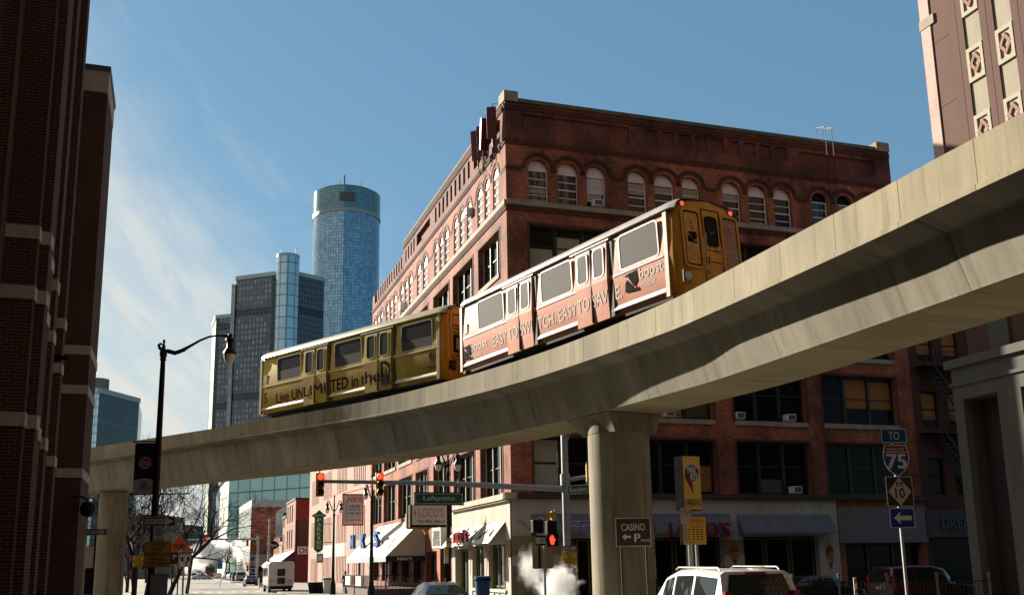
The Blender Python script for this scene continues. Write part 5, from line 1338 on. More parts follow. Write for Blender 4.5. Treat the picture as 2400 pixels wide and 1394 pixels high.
# the other side of the crossing, behind the camera: one is known from mirrored glass, two are added; all made tall to block sky light
def block(label, o, xd, w, d, h, c, first=3.6):
    r = thing('brick_building', label, 'building', frame(o, xd)); fl = [z for z in range(5, int(h) - 3, 4)]
    m = MB(); m.wall(0, w, 0, h, [(x, x + 1.6, z, z + 2.4) for x in [1.5 + 3.2 * i for i in range(int((w - 2) / 3.2))] for z in fl] + [(2, w - 2, 0, first)], .3); m.box(0, w, .4, d, 0, h - .2)
    m.build('wall', plain('wall of ' + label[:24], c, .85, 0, .25, .3, True), r); m = MB(); m.box(.2, w - .2, .28, .3, 0, h - .5); m.build('glazing', PANED, r); m = MB(); m.box(-.2, w + .2, -.4, .3, h, h + .6); m.build('cornice', STONE, r)
block('cream and tan building across the street that only shows mirrored in the shaded windows', K - U * 78 + V * 62, -V, 46, 16, 52, (.34, .27, .17))
block('tall sooty brown building behind the camera on the near side of the crossing', K - U * 84 + V * 15, -V, 42, 20, 84, (.10, .06, .045))
block('dark brick warehouse behind the camera at the left of the crossing', K - U * 70 - V * 30, -V, 44, 20, 62, (.09, .05, .04))
# ---------------------------------------------------------------- street furniture
def base(px, py, Y, rz=0.):
    q = at(px, py, Y); return Matrix.Translation((q.x, q.y, 0)) @ RZ(rz), q.z
def wpx(n, Y): return n * Y * 1.02 / FPX
RV = RZV
BROWN = plain('sign brown', (.06, .032, .022), .5, 0, .2, 3); ORANGE = plain('sign orange', (.75, .10, .02), .5, 0, .12, 3); SBLUE = plain('route sign blue', (.015, .085, .26), .6, 0, .3, 3, spec=.04); SRED = plain('route sign red', (.26, .03, .025), .6, 0, .2, 3, spec=.04)
def plate(root, w, h, z, face, border=None, r=.04, name='plate', x=0., y=0., th=.006, bt=.02):
    """sign plate with rounded corners and an inset border, facing -y"""
    m = MB(); m.prism([(x + a, z + b) for a, b in rounded(-w / 2, w / 2, -h / 2, h / 2, r)], y - th, y); o = m.build(name, face, root)
    if border:
        m = MB(); ring_poly(m, [(x + a, z + b) for a, b in rounded(-w / 2 + bt * .4, w / 2 - bt * .4, -h / 2 + bt * .4, h / 2 - bt * .4, r * .8)], [(x + a, z + b) for a, b in rounded(-w / 2 + bt * 1.4, w / 2 - bt * 1.4, -h / 2 + bt * 1.4, h / 2 - bt * 1.4, r * .6)], y - th - .004, y - th); m.build('border', border, o)
    return o
def arrow(root, pts, mat, y, name='arrow'):
    m = MB(); m.prism(pts, y - .006, y); return m.build(name, mat, root)
def oneway(label, px, py, Y, w, right=True, post=None, rz=None, ratio=.3, bg=SIGK, fg=None, zb=0.):
    M, z = base(px, py, Y, RV if rz is None else rz); r = thing('one_way_sign', label, 'street sign', M, 'one way signs'); h = w * ratio
    fg = fg or plain('sign grey white', (.50, .48, .46), .5, 0, .2, 4)
    plate(r, w, h, z, bg, fg if bg is SIGK else SIGK, .02, bt=.012)
    s = 1 if right else -1
    pts = [(-.44, .26), (.20, .26), (.20, .42), (.46, 0), (.20, -.42), (.20, -.26), (-.44, -.26)]
    arrow(r, [(s * a * w, z + b * h) for a, b in pts], fg, -.006)
    text('ONE WAY', w * .60, h * .34, T(-s * .11 * w, -.0125, z), SIGK, r, 'lettering', .004, .02)
    if post: m = MB(); m.box(-.03, .03, .002, .06, zb, z + h / 2); m.build('post', post, r)
    return r
# --- the tall lamp post on the left with its arm, lantern and banner
def lantern(m, g, c, s, M=None):
    """black lantern hood in m and glass drop in g, hanging from c, s = globe width"""
    c = Vector(c)
    m.lathe([(.10 * s, .02 * s), (.2 * s, -.10 * s), (.22 * s, -.20 * s), (.12 * s, -.30 * s), (.12 * s, -.34 * s), (.36 * s, -.40 * s), (.38 * s, -.60 * s), (.27 * s, -.66 * s), (.25 * s, -1.15 * s), (.34 * s, -1.3 * s), (.50 * s, -1.55 * s), (.54 * s, -1.70 * s), (.54 * s, -1.76 * s), (.44 * s, -1.74 * s)], c, 18)
    g.lathe([(.46 * s, -1.74 * s), (.48 * s, -1.86 * s), (.45 * s, -2.12 * s), (.36 * s, -2.38 * s), (.22 * s, -2.56 * s), (.02 * s, -2.62 * s)], c, 18)
FROST = plain('frosted globe', (.80, .78, .72), .25, 0, .08, 4)
Y = 34.0
M, zt = base(385, 790, Y)
lp = thing('street_lamp', 'tall black curved-arm street lamp carrying a navy team banner', 'street lamp', M)
def rel(px, py, Y_=Y): q = at(px, py, Y_); return M.inverted() @ q
m = MB(); b0 = rel(385, 790)
m.lathe([(.30, -.1), (.30, .5), (.22, .75), (.16, .9), (.135, 1.4), (.12, 2.5), (.085, zt - 1.2), (.075, zt - .75), (.10, zt - .72), (.075, zt - .66)], n=16)
zf = rel(397, 800).z; zq = rel(397, 828).z; xq = rel(395, 822).x
m.lathe([(.07, zq - .25), (.11, zq - .22), (.085, zq - .16), (.12, zq - .05), (.12, zq + .06), (.085, zq + .13), (.055, zq + .18), (.065, zq + .22), (.04, zq + .30), (.03, zq + .36), (.05, zq + .41), (.02, zq + .48), (.0, zq + .5)], (0, 0, 0), 14)
m.build('pole', IRON, lp, True)
arm = [(395, 823), (410, 827), (425, 822), (445, 811), (470, 797), (490, 789), (510, 786), (535, 787)]
m = MB(); m.tube([rel(*p) - Vector((0, 0, 0)) for p in arm], [.075, .075, .07, .05, .04, .036, .036, .05], 8)
m.tube([rel(*p) for p in ((395, 822), (383, 823), (374, 815), (372, 808), (376, 805), (380, 807))], [.07, .065, .055, .05, .04, .035], 8)
for p in ((410, 827), (420, 824), (432, 819)): m.lathe([(.01, -.08), (.085, 0), (.01, .08)], rel(*p), 8)
m.build('arm', IRON, lp, True)
m = MB(); gl_ = MB(); lantern(m, gl_, rel(540, 782), wpx(28, Y)); lh = m.build('lantern', IRON, lp, True); gl_.build('globe', FROST, lh, True)
bt, bb = rel(338, 1038), rel(338, 1157); bx0, bx1 = rel(315, 1100).x, rel(365, 1100).x
m = MB(); m.tube([(0, 0, bt.z + .05), (bx0 - .1, 0, bt.z + .05)], .025, 6); m.tube([(rel(445, 1157).x, 0, bb.z - .01), (bx0 - .1, 0, bb.z - .01)], .022, 6); m.build('banner_arm', IRON, lp)
bw = bx1 - bx0; bc = (bx0 + bx1) / 2; bh_ = bt.z - bb.z
bnr = thing('banner', 'long navy team banner with a red round emblem hanging from the curved-arm lamp post', 'banner', M @ T(bc, -.03, bb.z))
m = MB(); m.box(-bw / 2, bw / 2, -.01, .01, bh_ * .26, bh_); m.build('cloth', plain('navy cloth', (.014, .014, .028), .8, 0, .2, 3), bnr)
m = MB(); n = 10; m.prism([(-bw / 2, 0), (bw / 2, 0)] + [(bw / 2 - bw * i / n, bh_ * (.26 + .045 * math.sin(math.pi * i / n))) for i in range(n + 1)], -.014, .006); m.build('white_foot', plain('lilac white cloth', (.46, .42, .46), .8, 0, .12, 3), bnr)
def disc(r, x, z, y0, y1, mat, par, name, ri=None):
    m = MB(); n = 28; o = [(x + r * math.cos(6.2832 * i / n), z + r * math.sin(6.2832 * i / n)) for i in range(n)]
    if ri: ring_poly(m, o, [(x + ri * math.cos(6.2832 * i / n), z + ri * math.sin(6.2832 * i / n)) for i in range(n)], y0, y1)
    else: m.prism(o, y0, y1)
    return m.build(name, mat, par)
er = bw * .26; ez = bh_ * .61
em = disc(er, 0, ez, -.016, -.011, plain('emblem red', (.36, .02, .05), .6, 0, .15, 4), bnr, 'emblem'); disc(er * 1.08, 0, ez, -.018, -.011, plain('emblem white', (.55, .52, .56), .6), em, 'emblem_ring', er * .98); disc(er * .84, 0, ez, -.018, -.011, MATS['emblem white'], em, 'emblem_ring', er * .78)
text('DETROIT', er * 1.15, er * .30, T(0, -.018, ez + er * .2), MATS['emblem white'], em, 'lettering', .003, .02); text('PISTONS', er * 1.25, er * .30, T(0, -.018, ez - er * .2), MATS['emblem white'], em, 'lettering', .003, .02)
text('DOWNTOWN', bw * .5, bh_ * .025, T(0, -.016, bh_ * .115), SIGK, bnr, 'lettering', .003, .01); text('DETROIT PARTNERSHIP', bw * .45, bh_ * .014, T(0, -.016, bh_ * .085), SIGK, bnr, 'lettering', .003)
disc(bw * .14, 0, bh_ * .19, -.018, -.014, SIGK, bnr, 'emblem_ring', bw * .10); text('D', bw * .12, bh_ * .06, T(.02, -.016, bh_ * .19), SIGK, bnr, 'lettering', .003)
# plates on that post
oneway('large black one way sign with grey arrow pointing right on the banner lamp post', 373, 1221, 33.75, wpx(70, 33.75))
Mq, z = base(371, 1250, 33.75, RV); ns = thing('no_standing_sign', 'small square no standing sign on the banner lamp post', 'street sign', Mq); w = wpx(24, 33.75); plate(ns, w, w * 1.4, z, plain('dim sign white', (.40, .37, .36), .5, 0, .2, 4), SIGK, .02, bt=.012)
disc(w * .36, 0, z + w * .18, -.012, -.007, SIGK, ns, 'ring', w * .28); text('S', w * .26, w * .36, T(0, -.009, z + w * .18), SIGK, ns, 'symbol', .003, .02); m = MB(); m.bar((-w * .24, -.013, z + w * .42), (w * .24, -.013, z - .06 * w), .012, w * .07); m.build('slash', SIGK, ns); text('NO\nSTANDING', w * .66, w * .34, T(0, -.009, z - w * .44), SIGK, ns, 'lettering', .003)
def watch(label, px, py, Y, w, mat=SIGY):
    Mq, z = base(px, py, Y, RV); r = thing('pedestrian_warning_sign', label, 'street sign', Mq, 'turning warning signs'); plate(r, w, w * .99, z, mat, SIGK, .03, bt=.014)
    for i, t in enumerate(('WATCH', 'FOR', 'PEDESTRIANS', 'WHILE', 'TURNING')): text(t, w * min(.92, .115 * len(t) + .02), w * .135, T(0, -.009, z + w * (.36 - .18 * i)), SIGK, r, 'lettering', .003, .02)
    return r
watch('large yellow pedestrian warning sign low on the banner lamp post', 369, 1298, 33.75, wpx(58, 33.75), plain('dim sign yellow', (.36, .20, .03), .5, 0, .3, 3))
watch('small bright yellow pedestrian warning sign on the post left of the larger one', 325, 1314, 52, wpx(27, 52))
watch('yellow pedestrian warning sign on the grey signal pole above the rising steam', 1335.5, 1310, 52.7, wpx(36, 52.7))
Mq, z = base(323, 1290, 52.2, 0); r = thing('sign_post', 'thin dark post holding the small yellow warning sign near the bare trees', 'post', Mq); m = MB(); m.tube([(0, .05, -.1), (0, .05, z + .3)], .05, 8); m.lathe([(.12, -.1), (.12, .5), (.05, .8)], (0, .05, 0), 10); m.build('post', IRON, r)
q, z = base(373, 1347, 33.4, RV); r = thing('utility_cabinet', 'grey utility box standing at the foot of the banner lamp post', 'utility box', q); m = MB(); m.box(-.26, .26, -.3, -.0, -.1, z); m.build('cabinet', plain('grey box', (.16, .16, .18), .6, 0, .25, 2), r, bevel=.02); m = MB(); m.box(-.29, .29, -.33, .03, z, z + .04); m.build('lid', plain('grey box'   , (.16, .16, .18)), r)
# road work signs a little farther
Mq, z = base(420, 1293, 50, RV); r = thing('road_work_sign', 'orange diamond road work ahead sign partly covered by other signs', 'street sign', Mq); s_ = wpx(54, 50) / 2
m = MB(); m.prism([(0, z + s_ * 1.35), (s_ * 1.15, z), (0, z - s_ * 1.3), (-s_ * 1.15, z)], .03, .036); m.build('plate', ORANGE, r); text('ROAD\nWORK\nAHEAD', s_ * 1.05, s_ * 1.35, T(0, .024, z), SIGK, r, 'lettering', .004, .02); m = MB(); m.box(-.03, .03, .04, .08, 0, z); m.build('post', IRON, r)
oneway('black one way sign with pale arrow pointing left over the orange diamond sign', 433, 1290, 48, wpx(36, 48), False, STEEL)
Mq, z = base(434, 1313, 48.5, RV); r = thing('island_sign', 'white keep right sign with curved arrow beside the orange diamond sign', 'street sign', Mq); w = wpx(25, 48.5); plate(r, w, w * 1.1, z, SIGW, SIGK, .03, bt=.012)
arrow(r, [(-.38 * w, z + .36 * w), (-.10 * w, z + .36 * w), (-.12 * w, z), (-.24 * w, z - .12 * w), (-.36 * w, z)], SIGK, -.006, 'island_symbol'); arrow(r, [(.04 * w, z - .45 * w), (.04 * w, z - .16 * w), (.20 * w, z + .10 * w), (.05 * w, z + .10 * w), (.27 * w, z + .46 * w), (.46 * w, z + .10 * w), (.34 * w, z + .10 * w), (.34 * w, z - .0 * w), (.17 * w, z - .20 * w), (.17 * w, z - .45 * w)], SIGK, -.006)
m = MB(); m.box(-.09, -.04, .004, .05, -.1, z); m.box(.14, .19, .004, .05, -.1, z); m.build('post', STEEL, r)
Mq, z = base(405, 1307, 46, RV); r = thing('small_black_sign', 'small black sign half hidden behind the large yellow warning sign', 'street sign', Mq); w = wpx(26, 46); plate(r, w, w * 1.15, z, SIGK, SIGW, .03); text('P', w * .3, w * .4, T(.15 * w, -.008, z + .1 * w), SIGW, r, 'lettering', .003); m = MB(); m.box(-.03, .03, .003, .05, -.1, z); m.build('post', IRON, r)
oneway('one way sign pointing right on a thin leaning post near the dark brick building', 225, 1246, 37, wpx(47, 37), True, IRON)
# --- route signs on the right
def leanM(px, py, Y): q = at(px, py, Y); return Matrix.Translation((q.x, q.y, 0)), q.z
Y = 25.0; w = wpx(62, Y)
Mq, z = base(2112, 1230, Y, .14)
r = thing('route_sign_post', 'tall perforated steel post carrying four stacked route signs', 'sign post', Mq); zt = at(2093, 1010, Y).z; m = MB(); m.box(-.028, .028, .0, .05, -.1, zt); m.build('post', STEEL, r)
m = MB()
for i in range(46): m.box(-.009, .009, -.002, .0, .4 + i * .06, .42 + i * .06)
m.build('hole_row', BLACK, r)
def rs(px, py): q = at(px, py, Y); return q.x - Mq.translation.x, q.z
for nm, lab, px, py in (('route_plate', 'blue TO plate topmost on the route sign post', 2094, 1021), ('interstate_shield', 'red and blue shield sign numbered 75 second from the top', 2100, 1076), ('state_route_sign', 'black square sign with a white diamond numbered 10', 2108, 1151), ('direction_arrow_sign', 'blue plate with a white left arrow lowest on the route sign post', 2114, 1213)):
    q = at(px, py, Y); z = q.z; sg = thing(nm, lab, 'route sign', T(q.x, q.y - .015, 0) @ RZ(.14), 'stacked route signs')
    if nm == 'route_plate': plate(sg, w, w * .55, z, SBLUE, SIGW, .04, bt=.016); text('TO', w * .42, w * .30, T(0, -.008, z), SIGW, sg, 'lettering', .003, .01)
    elif nm == 'interstate_shield':
        sh = [(-.30, .50), (-.42, .56), (-.50, .30), (-.52, .08), (-.46, -.18), (-.30, -.42), (-.10, -.58), (0, -.63), (.10, -.58), (.30, -.42), (.46, -.18), (.52, .08), (.50, .30), (.42, .56), (.30, .50), (.15, .56), (0, .50), (-.15, .56)]
        m = MB(); m.prism([(a * w, z + b * w) for a, b in sh], -.006, 0); m.build('plate', SIGW, sg); m = MB(); m.prism([(.468 * w, z + .25 * w), (-.468 * w, z + .25 * w)] + [(a * w * .93, z + b * w * .94 - .003) for a, b in sh if b < .29 and abs(b) < .7], -.009, -.006); m.build('blue_field', SBLUE, sg)
        m = MB(); m.prism([(-.38 * w, z + .52 * w), (-.465 * w, z + .28 * w), (.465 * w, z + .28 * w), (.38 * w, z + .52 * w), (.28 * w, z + .47 * w), (.15 * w, z + .52 * w), (0, z + .47 * w), (-.15 * w, z + .52 * w), (-.28 * w, z + .47 * w)], -.009, -.006); m.build('red_field', SRED, sg)
        text('INTERSTATE', w * .66, w * .11, T(0, -.010, z + .36 * w), SIGW, sg, 'lettering', .003, .01); text('75', w * .74, w * .52, T(0, -.010, z - .07 * w), SIGW, sg, 'lettering', .003, .03)
    elif nm == 'state_route_sign':
        plate(sg, w * 1.04, w * 1.1, z, SIGK, SIGW, .03, bt=.012); arrow(sg, [(0, z + .51 * w), (.45 * w, z), (0, z - .51 * w), (-.45 * w, z)], plain('dim sign cream', (.50, .46, .38), .5, 0, .2, 4), -.006, 'diamond'); text('M', w * .24, w * .17, T(0, -.0125, z + .26 * w), SIGK, sg, 'lettering', .003, .02); text('10', w * .36, w * .36, T(0, -.0125, z - .06 * w), SIGK, sg, 'lettering', .003, .02)
    else:
        plate(sg, w * .97, w * .74, z, SIGB, SIGW, .04, bt=.016); arrow(sg, [(-.33 * w, z), (-.06 * w, z + .22 * w), (-.10 * w, z + .08 * w), (.36 * w, z + .08 * w), (.36 * w, z - .08 * w), (-.10 * w, z - .08 * w), (-.06 * w, z - .22 * w)], SIGW, -.006)
# --- casino sign on two posts
Y = 28.5; Mq, z = base(1484, 1246, Y, .05); r = thing('casino_sign', 'brown casino parking sign on two thin posts in front of the thick column', 'street sign', Mq); w = wpx(81, Y); h = wpx(65, Y)
plate(r, w, h, z, BROWN, SIGW, .05, bt=.018); text('CASINO', w * .66, h * .24, T(0, -.008, z + h * .17), SIGW, r, 'lettering', .003, .01); text('P', w * .16, h * .28, T(.11 * w, -.008, z - h * .2), SIGW, r, 'lettering', .003, .02); text('ARKING', w * .26, h * .09, T(.33 * w, -.008, z - h * .285), SIGW, r, 'lettering', .003, .01)
arrow(r, [(-.31 * w, z - .16 * h), (-.22 * w, z - .04 * h), (-.22 * w, z - .12 * h), (-.07 * w, z - .12 * h), (-.07 * w, z - .20 * h), (-.22 * w, z - .20 * h), (-.22 * w, z - .28 * h)], SIGW, -.006)
for x in (-.35, .35):
    m = MB(); m.box(x * w - .025, x * w + .025, .002, .045, -.1, z + h * .45); m.build('post', plain('dull steel', (.07, .07, .065), .5, .5, .3, 5), r)
# --- parking signs
Y = 44.; Mq, z = base(1622, 1131, Y, .42); r = thing('parking_sign', 'tall yellow box sign with round black badge on a post above the rate board', 'sign', Mq); w = wpx(46, Y); h = wpx(121, Y)
YEL = plain('box sign yellow', (.66, .40, .075), .45, 0, .15, 2)
m = MB(); m.box(-w / 2 - .02, w / 2 + .02, .0, .62, z - h / 2 - .02, z + h / 2 + .02); m.build('box', MATTE, r); m = MB(); m.box(-w / 2, w / 2, -.012, 0, z - h / 2, z + h / 2); f = m.build('face', YEL, r)
disc(w * .42, 0, z + h * .18, -.022, -.013, SIGK, r, 'badge'); disc(w * .44, 0, z + h * .18, -.024, -.013, SIGW, r, 'badge_ring', w * .415)
m = MB(); m.prism([(-.46 * w, z + .13 * h), (-.15 * w, z + .17 * h), (.0, z - .02 * h), (.04 * w, z - .20 * h), (-.30 * w, z + .02 * h)], -.028, -.013); m.build('arrow', plain('dark red', (.20, .015, .02), .5), r)
text('PARK', w * .5, h * .12, T(-.0, -.029, z + h * .245), SIGW, r, 'lettering', .003, .03); text('RITE', w * .42, h * .12, T(.12 * w, -.029, z + h * .11), SIGW, r, 'lettering', .003, .03); text('PARKING', w * .88, h * .13, T(.0, -.016, z - h * .36), SIGK, r, 'lettering', .003, .01)
m = MB(); m.tube([(0, .3, -.1), (0, .3, z - h / 2)], .07, 8); m.build('post', STEEL, r)
Mq, z = base(1627, 1243, 43.2, .32); r = thing('rate_board', 'yellow parking rate board with rows of prices under the tall box sign', 'sign', Mq); w = wpx(58, Y); h = wpx(60, Y); m = MB(); m.box(-w / 2, w / 2, 0, .25, z - h / 2, z + h / 2); m.build('box', MATTE, r); m = MB(); m.box(-w / 2 + .02, w / 2, -.01, 0, z - h / 2, z + h / 2); m.build('face', SIGY, r)
text('PARKING', w * .84, h * .17, T(.02 * w, -.012, z + h * .37), SIGR, r, 'lettering', .003, .02); text('461 E. LAFAYETTE', w * .5, h * .05, T(.1 * w, -.012, z + h * .22), SIGK, r, 'lettering', .003); text('GUARANTEED RATES', w * .52, h * .05, T(.1 * w, -.012, z + h * .14), SIGK, r, 'lettering', .003)
random.seed(5)
m = MB()
for i in range(5):
    for j in range(5):
        x = -w * .42 + j * w * .17; m.box(x, x + w * random.uniform(.06, .12), -.014, -.011, z + h * (.02 - .085 * i), z + h * (.06 - .085 * i))
m.build('price_rows', SIGK, r); m = MB(); m.tube([(-.1, .3, -.1), (-.1, .3, z)], .06, 8); m.tube([(.22, .3, -.1), (.22, .3, z)], .06, 8); m.build('post', SIGW, r)
Y = 31.; Mq, z = base(1607, 1208, Y, .12); r = thing('taxi_stand_sign', 'small white taxicab stand sign on a steel post in front of the yellow signs', 'street sign', Mq); w = wpx(26, Y); plate(r, w, w * 1.45, z, plain('aged sign white', (.50, .47, .42), .5, 0, .2, 4), SIGR, .03, bt=.012); text('TAXICAB\nSTAND', w * .78, w * .52, T(0, -.008, z + w * .22), SIGR, r, 'lettering', .003, .01); m = MB(); m.box(-w * .46, w * .46, -.010, -.007, z - w * .37, z - w * .35); m.build('rule', SIGR, r); m = MB(); m.tube([(0, .035, -.1), (0, .035, z + .15)], .03, 8); m.build('post', STEEL, r)

# --- signal pole with mast arm
Y = 53.; Mq, z = base(1322, 1020, Y, RV)
pole = thing('signal_pole', 'galvanised signal pole with a long mast arm carrying the Lafayette name board', 'signal pole', Mq)
def rp(px, py, Y_): return Mq.inverted() @ at(px, py, Y_)
m = MB(); m.lathe([(.26, -.1), (.24, .4), (.20, .6), (.19, 3), (.17, z + 1.5), (.15, z + 3.2), (.02, z + 3.25)], n=16); m.lathe([(.26, 0), (.26, .55)], (0, 0, rp(1325, 1125, Y).z - .25), 12); m.build('pole', STEEL, pole, True)
E_ = 11.9; a0 = rp(1318, 1146, Y); ydir = rp(745, 1128, Y - E_ * .3333)
m = MB(); m.tube([Vector((-.1, 0, a0.z)), Vector((a0.x + (ydir.x - a0.x) * .5, 0, a0.z + (ydir.z - a0.z) * .5 + .10)), Vector((ydir.x, 0, ydir.z))], [.16, .12, .075], 12); m.tube([(0, 0, rp(1330, 1125, Y).z), (1.6, -.7, rp(1330, 1125, Y).z + .25)], [.12, .10], 10); m.build('mast_arm', STEEL, pole, True)
m = MB(); m.tube([(.05, -.1, z - .5), (.3, -.2, z + .2), (.5, -.2, z + 1.2)], .03, 6); m.tube([(-.4, 0, z - 1.6), (-.42, 0, z - .9)], .05, 6); m.build('cable', STEEL, pole)
ax = lambda x: a0.z + (ydir.z - a0.z) * (x - a0.x) / (ydir.x - a0.x)
HOUS = plain('signal yellow', (.50, .27, .035), .5, 0, .25, 3); LENSO = plain('dark lens', (.06, .035, .015), .35, 0, .3, 3)
def signal(label, M4, lit=0, s=1., name='traffic_signal', red=True):
    r = thing(name, label, 'traffic light', M4, 'traffic lights'); m = MB()
    for i in range(3):
        zc = -.36 * i * s; m.box(-.175 * s, .175 * s, -.11 * s, .13 * s, zc - .175 * s, zc + .175 * s)
    m.build('housing', HOUS, r, bevel=.02 * s)
    for i in range(3):
        zc = -.36 * i * s; v = MB(); n = 14; k = len(v.v)
        for y in (-.11 * s, -.36 * s):
            for j in range(n + 1):
                t = R_(-30 + 240 * j / n); v.v.append(Vector((.155 * s * math.cos(t), y + (.06 * s if y < -.2 * s and (j < 2 or j > n - 2) else 0), zc + .155 * s * math.sin(t))))
        v.f = [(j, j + 1, n + 2 + j, n + 1 + j) for j in range(n)]; v.build('visor', HOUS, r)
        m = MB(); m.lathe([(.15 * s, 0), (.13 * s, .03 * s), (.0, .06 * s)], (0, -.105 * s, zc), 16, RX(R_(90))); m.build('lens', RED if i == lit else LENSO, r, True)
    m = MB(); m.tube([(0, .1 * s, .17 * s), (0, .1 * s, .3 * s)], .03 * s, 6); m.build('hanger', STEEL, r); return r
def hang(px, py, lab, Yd):
    q = at(px, py, Yd); signal(lab, Matrix.Translation(q) @ RZ(RV))
x1_ = rp(750, 1118, 49); hang(750, 1117, 'red-lit yellow traffic light at the far left end of the mast arm', 48.85)
hang(889, 1116, 'red-lit yellow traffic light near the middle of the mast arm', 49.8)
q = at(1296, 1206, 52.6); signal('yellow traffic light fixed to the signal pole and seen from its side', Matrix.Translation(q) @ RZ(R_(-75)), lit=9)
q = at(1380, 1096, 52.4); signal('yellow traffic light on the short right arm half hidden by the thick column', Matrix.Translation(q) @ RZ(R_(100)), lit=9)
# street name signs
def nameboard(label, M4, w, h, face, words, nm='street_name_sign', wf=.66, hf=.52, frame_=True):
    r = thing(nm, label, 'street sign', M4); plate(r, w, h, 0, face, SIGW, .03, bt=.03, th=.02); text(words, w * wf, h * hf, T(0, -.022, 0), SIGW, r, 'lettering', .004, .012)
    if frame_: m = MB(); ring_poly(m, [(-w / 2 - .05, -h / 2 - .05), (w / 2 + .05, -h / 2 - .05), (w / 2 + .05, h / 2 + .05), (-w / 2 - .05, h / 2 + .05)], [(-w / 2, -h / 2), (w / 2, -h / 2), (w / 2, h / 2), (-w / 2, h / 2)], -.03, .05); m.box(-w / 2, w / 2, .0, .05, -h / 2, h / 2); m.build('frame', IRON, r)
    return r
q = at(1029, 1168, 50.6); r = nameboard('green hanging street name board reading Lafayette under the mast arm', Matrix.Translation(q) @ RZ(RV), wpx(112, 50.6), wpx(25, 50.6), SIGG, 'Lafayette')
m = MB()
for x in (-.95, .95): m.bar((x, 0, .25), (x, 0, .95), .03)
m.build('hanger', STEEL, r)
q = at(1355, 1146, 52.2); nameboard('green street name sign reading Beaubien beside the thick column', Matrix.Translation(q) @ RZ(RV - .35) @ RY(R_(-3)), wpx(52, 52), wpx(21, 52), SIGG, 'Beaubien', wf=.78, frame_=False)
q = at(1366, 1226, 52.0); nameboard('small blue honorary street name sign beside the thick column', Matrix.Translation(q) @ RZ(RV - .3), wpx(62, 52), wpx(13, 52), SIGB, 'Carl M. Levin Ave', wf=.86, frame_=False)
oneway('one way sign pointing right on the grey signal pole under the blue name sign', 1335, 1284, 52.65, wpx(39, 52.6), True)
# pedestrian signals on a slim post
Y = 46.; Mq, z = base(1274, 1216, Y, RV); pp = thing('signal_post', 'slim grey post with dark pedestrian signal heads in front of the steam', 'signal post', Mq); m = MB(); m.tube([(0, 0, -.1), (0, 0, z)], .055, 10); m.build('post', STEEL, pp)
for (x, zz, w_, h_) in ((-.26, -.30, .50, .56), (.38, -.36, .46, .56)):
    m = MB(); m.box(x - w_ / 2, x + w_ / 2, -.05, .28, z + zz - h_ / 2, z + zz + h_ / 2); m.build('signal_head', BLACK, pp, bevel=.03)
m = MB(); m.tube([(-.3, .1, z - .02), (-.1, .05, z + .08), (.2, .05, z + .02), (.4, .1, z - .06)], .03, 6); m.tube([(-.3, .1, z - .62), (0, .05, z - .66), (.4, .1, z - .64)], .03, 6); m.build('bracket', STEEL, pp)
q = at(1295, 1264, 46.2); hd = thing('pedestrian_signal', 'dark pedestrian signal showing a glowing red hand', 'pedestrian signal', Matrix.Translation(q) @ RZ(RV)); w_ = wpx(30, 46); m = MB(); m.box(-w_ / 2, w_ / 2, 0, .2, -w_ * .48, w_ * .48); m.build('housing', BLACK, hd, bevel=.02)
hp = [(-.12, -.40), (.10, -.40), (.14, -.16), (.26, .02), (.22, .10), (.12, .0), (.12, .30), (.06, .32), (.05, .08), (.03, .08), (.02, .40), (-.05, .40), (-.05, .08), (-.07, .08), (-.09, .36), (-.15, .34), (-.14, .06), (-.16, .06), (-.19, .24), (-.25, .22), (-.22, -.16)]
m = MB(); m.prism([(a * w_ * .9, b * w_ * .9) for a, b in hp], -.012, 0); m.build('hand_symbol', RED, hd)
oneway('small white one way sign pointing left on the slim pedestrian signal post', 1267, 1266, 45.8, wpx(23, 45.8), False, ratio=1.0 * .95, bg=plain('bright sign white', (.66, .64, .62), .5), fg=SIGK) if False else None
Mq, z = base(1267, 1266, 45.85, RV - .3); r = thing('one_way_sign', 'squarish white-rimmed one way sign pointing left on the slim pedestrian signal post', 'street sign', Mq, 'one way signs'); w = wpx(24, 46); plate(r, w, w * .95, z, SIGW, SIGK, .03, bt=.012); arrow(r, [(-.44 * w, z), (-.16 * w, z + .40 * w), (-.16 * w, z + .24 * w), (.46 * w, z + .24 * w), (.46 * w, z - .24 * w), (-.16 * w, z - .24 * w), (-.16 * w, z - .40 * w)], SIGW, -.009); 
m = MB(); m.box(-.46 * w, .46 * w, -.010, -.0065, z + .27 * w, z + .44 * w); m.box(-.46 * w, .46 * w, -.010, -.0065, z - .44 * w, z - .27 * w); m.build('black_field', SIGK, r); text('ONE WAY', w * .52, w * .22, T(.16 * w, -.016, z), SIGK, r, 'lettering', .003, .02)
Mq, z = base(1272, 1304, 46.3, RV); r = thing('blank_sign', 'blank tan back of a square sign on the slim pedestrian signal post', 'street sign', Mq); w = wpx(50, 46.3); plate(r, w, wpx(52, 46.3), z, plain('tan sign back', (.36, .26, .17), .6, .1, .15, 2), None, .06); m = MB(); m.box(-.2, -.1, -.02, -.006, z - wpx(26, 46.3), z + wpx(26, 46.3)); m.build('rail', BLACK, r)

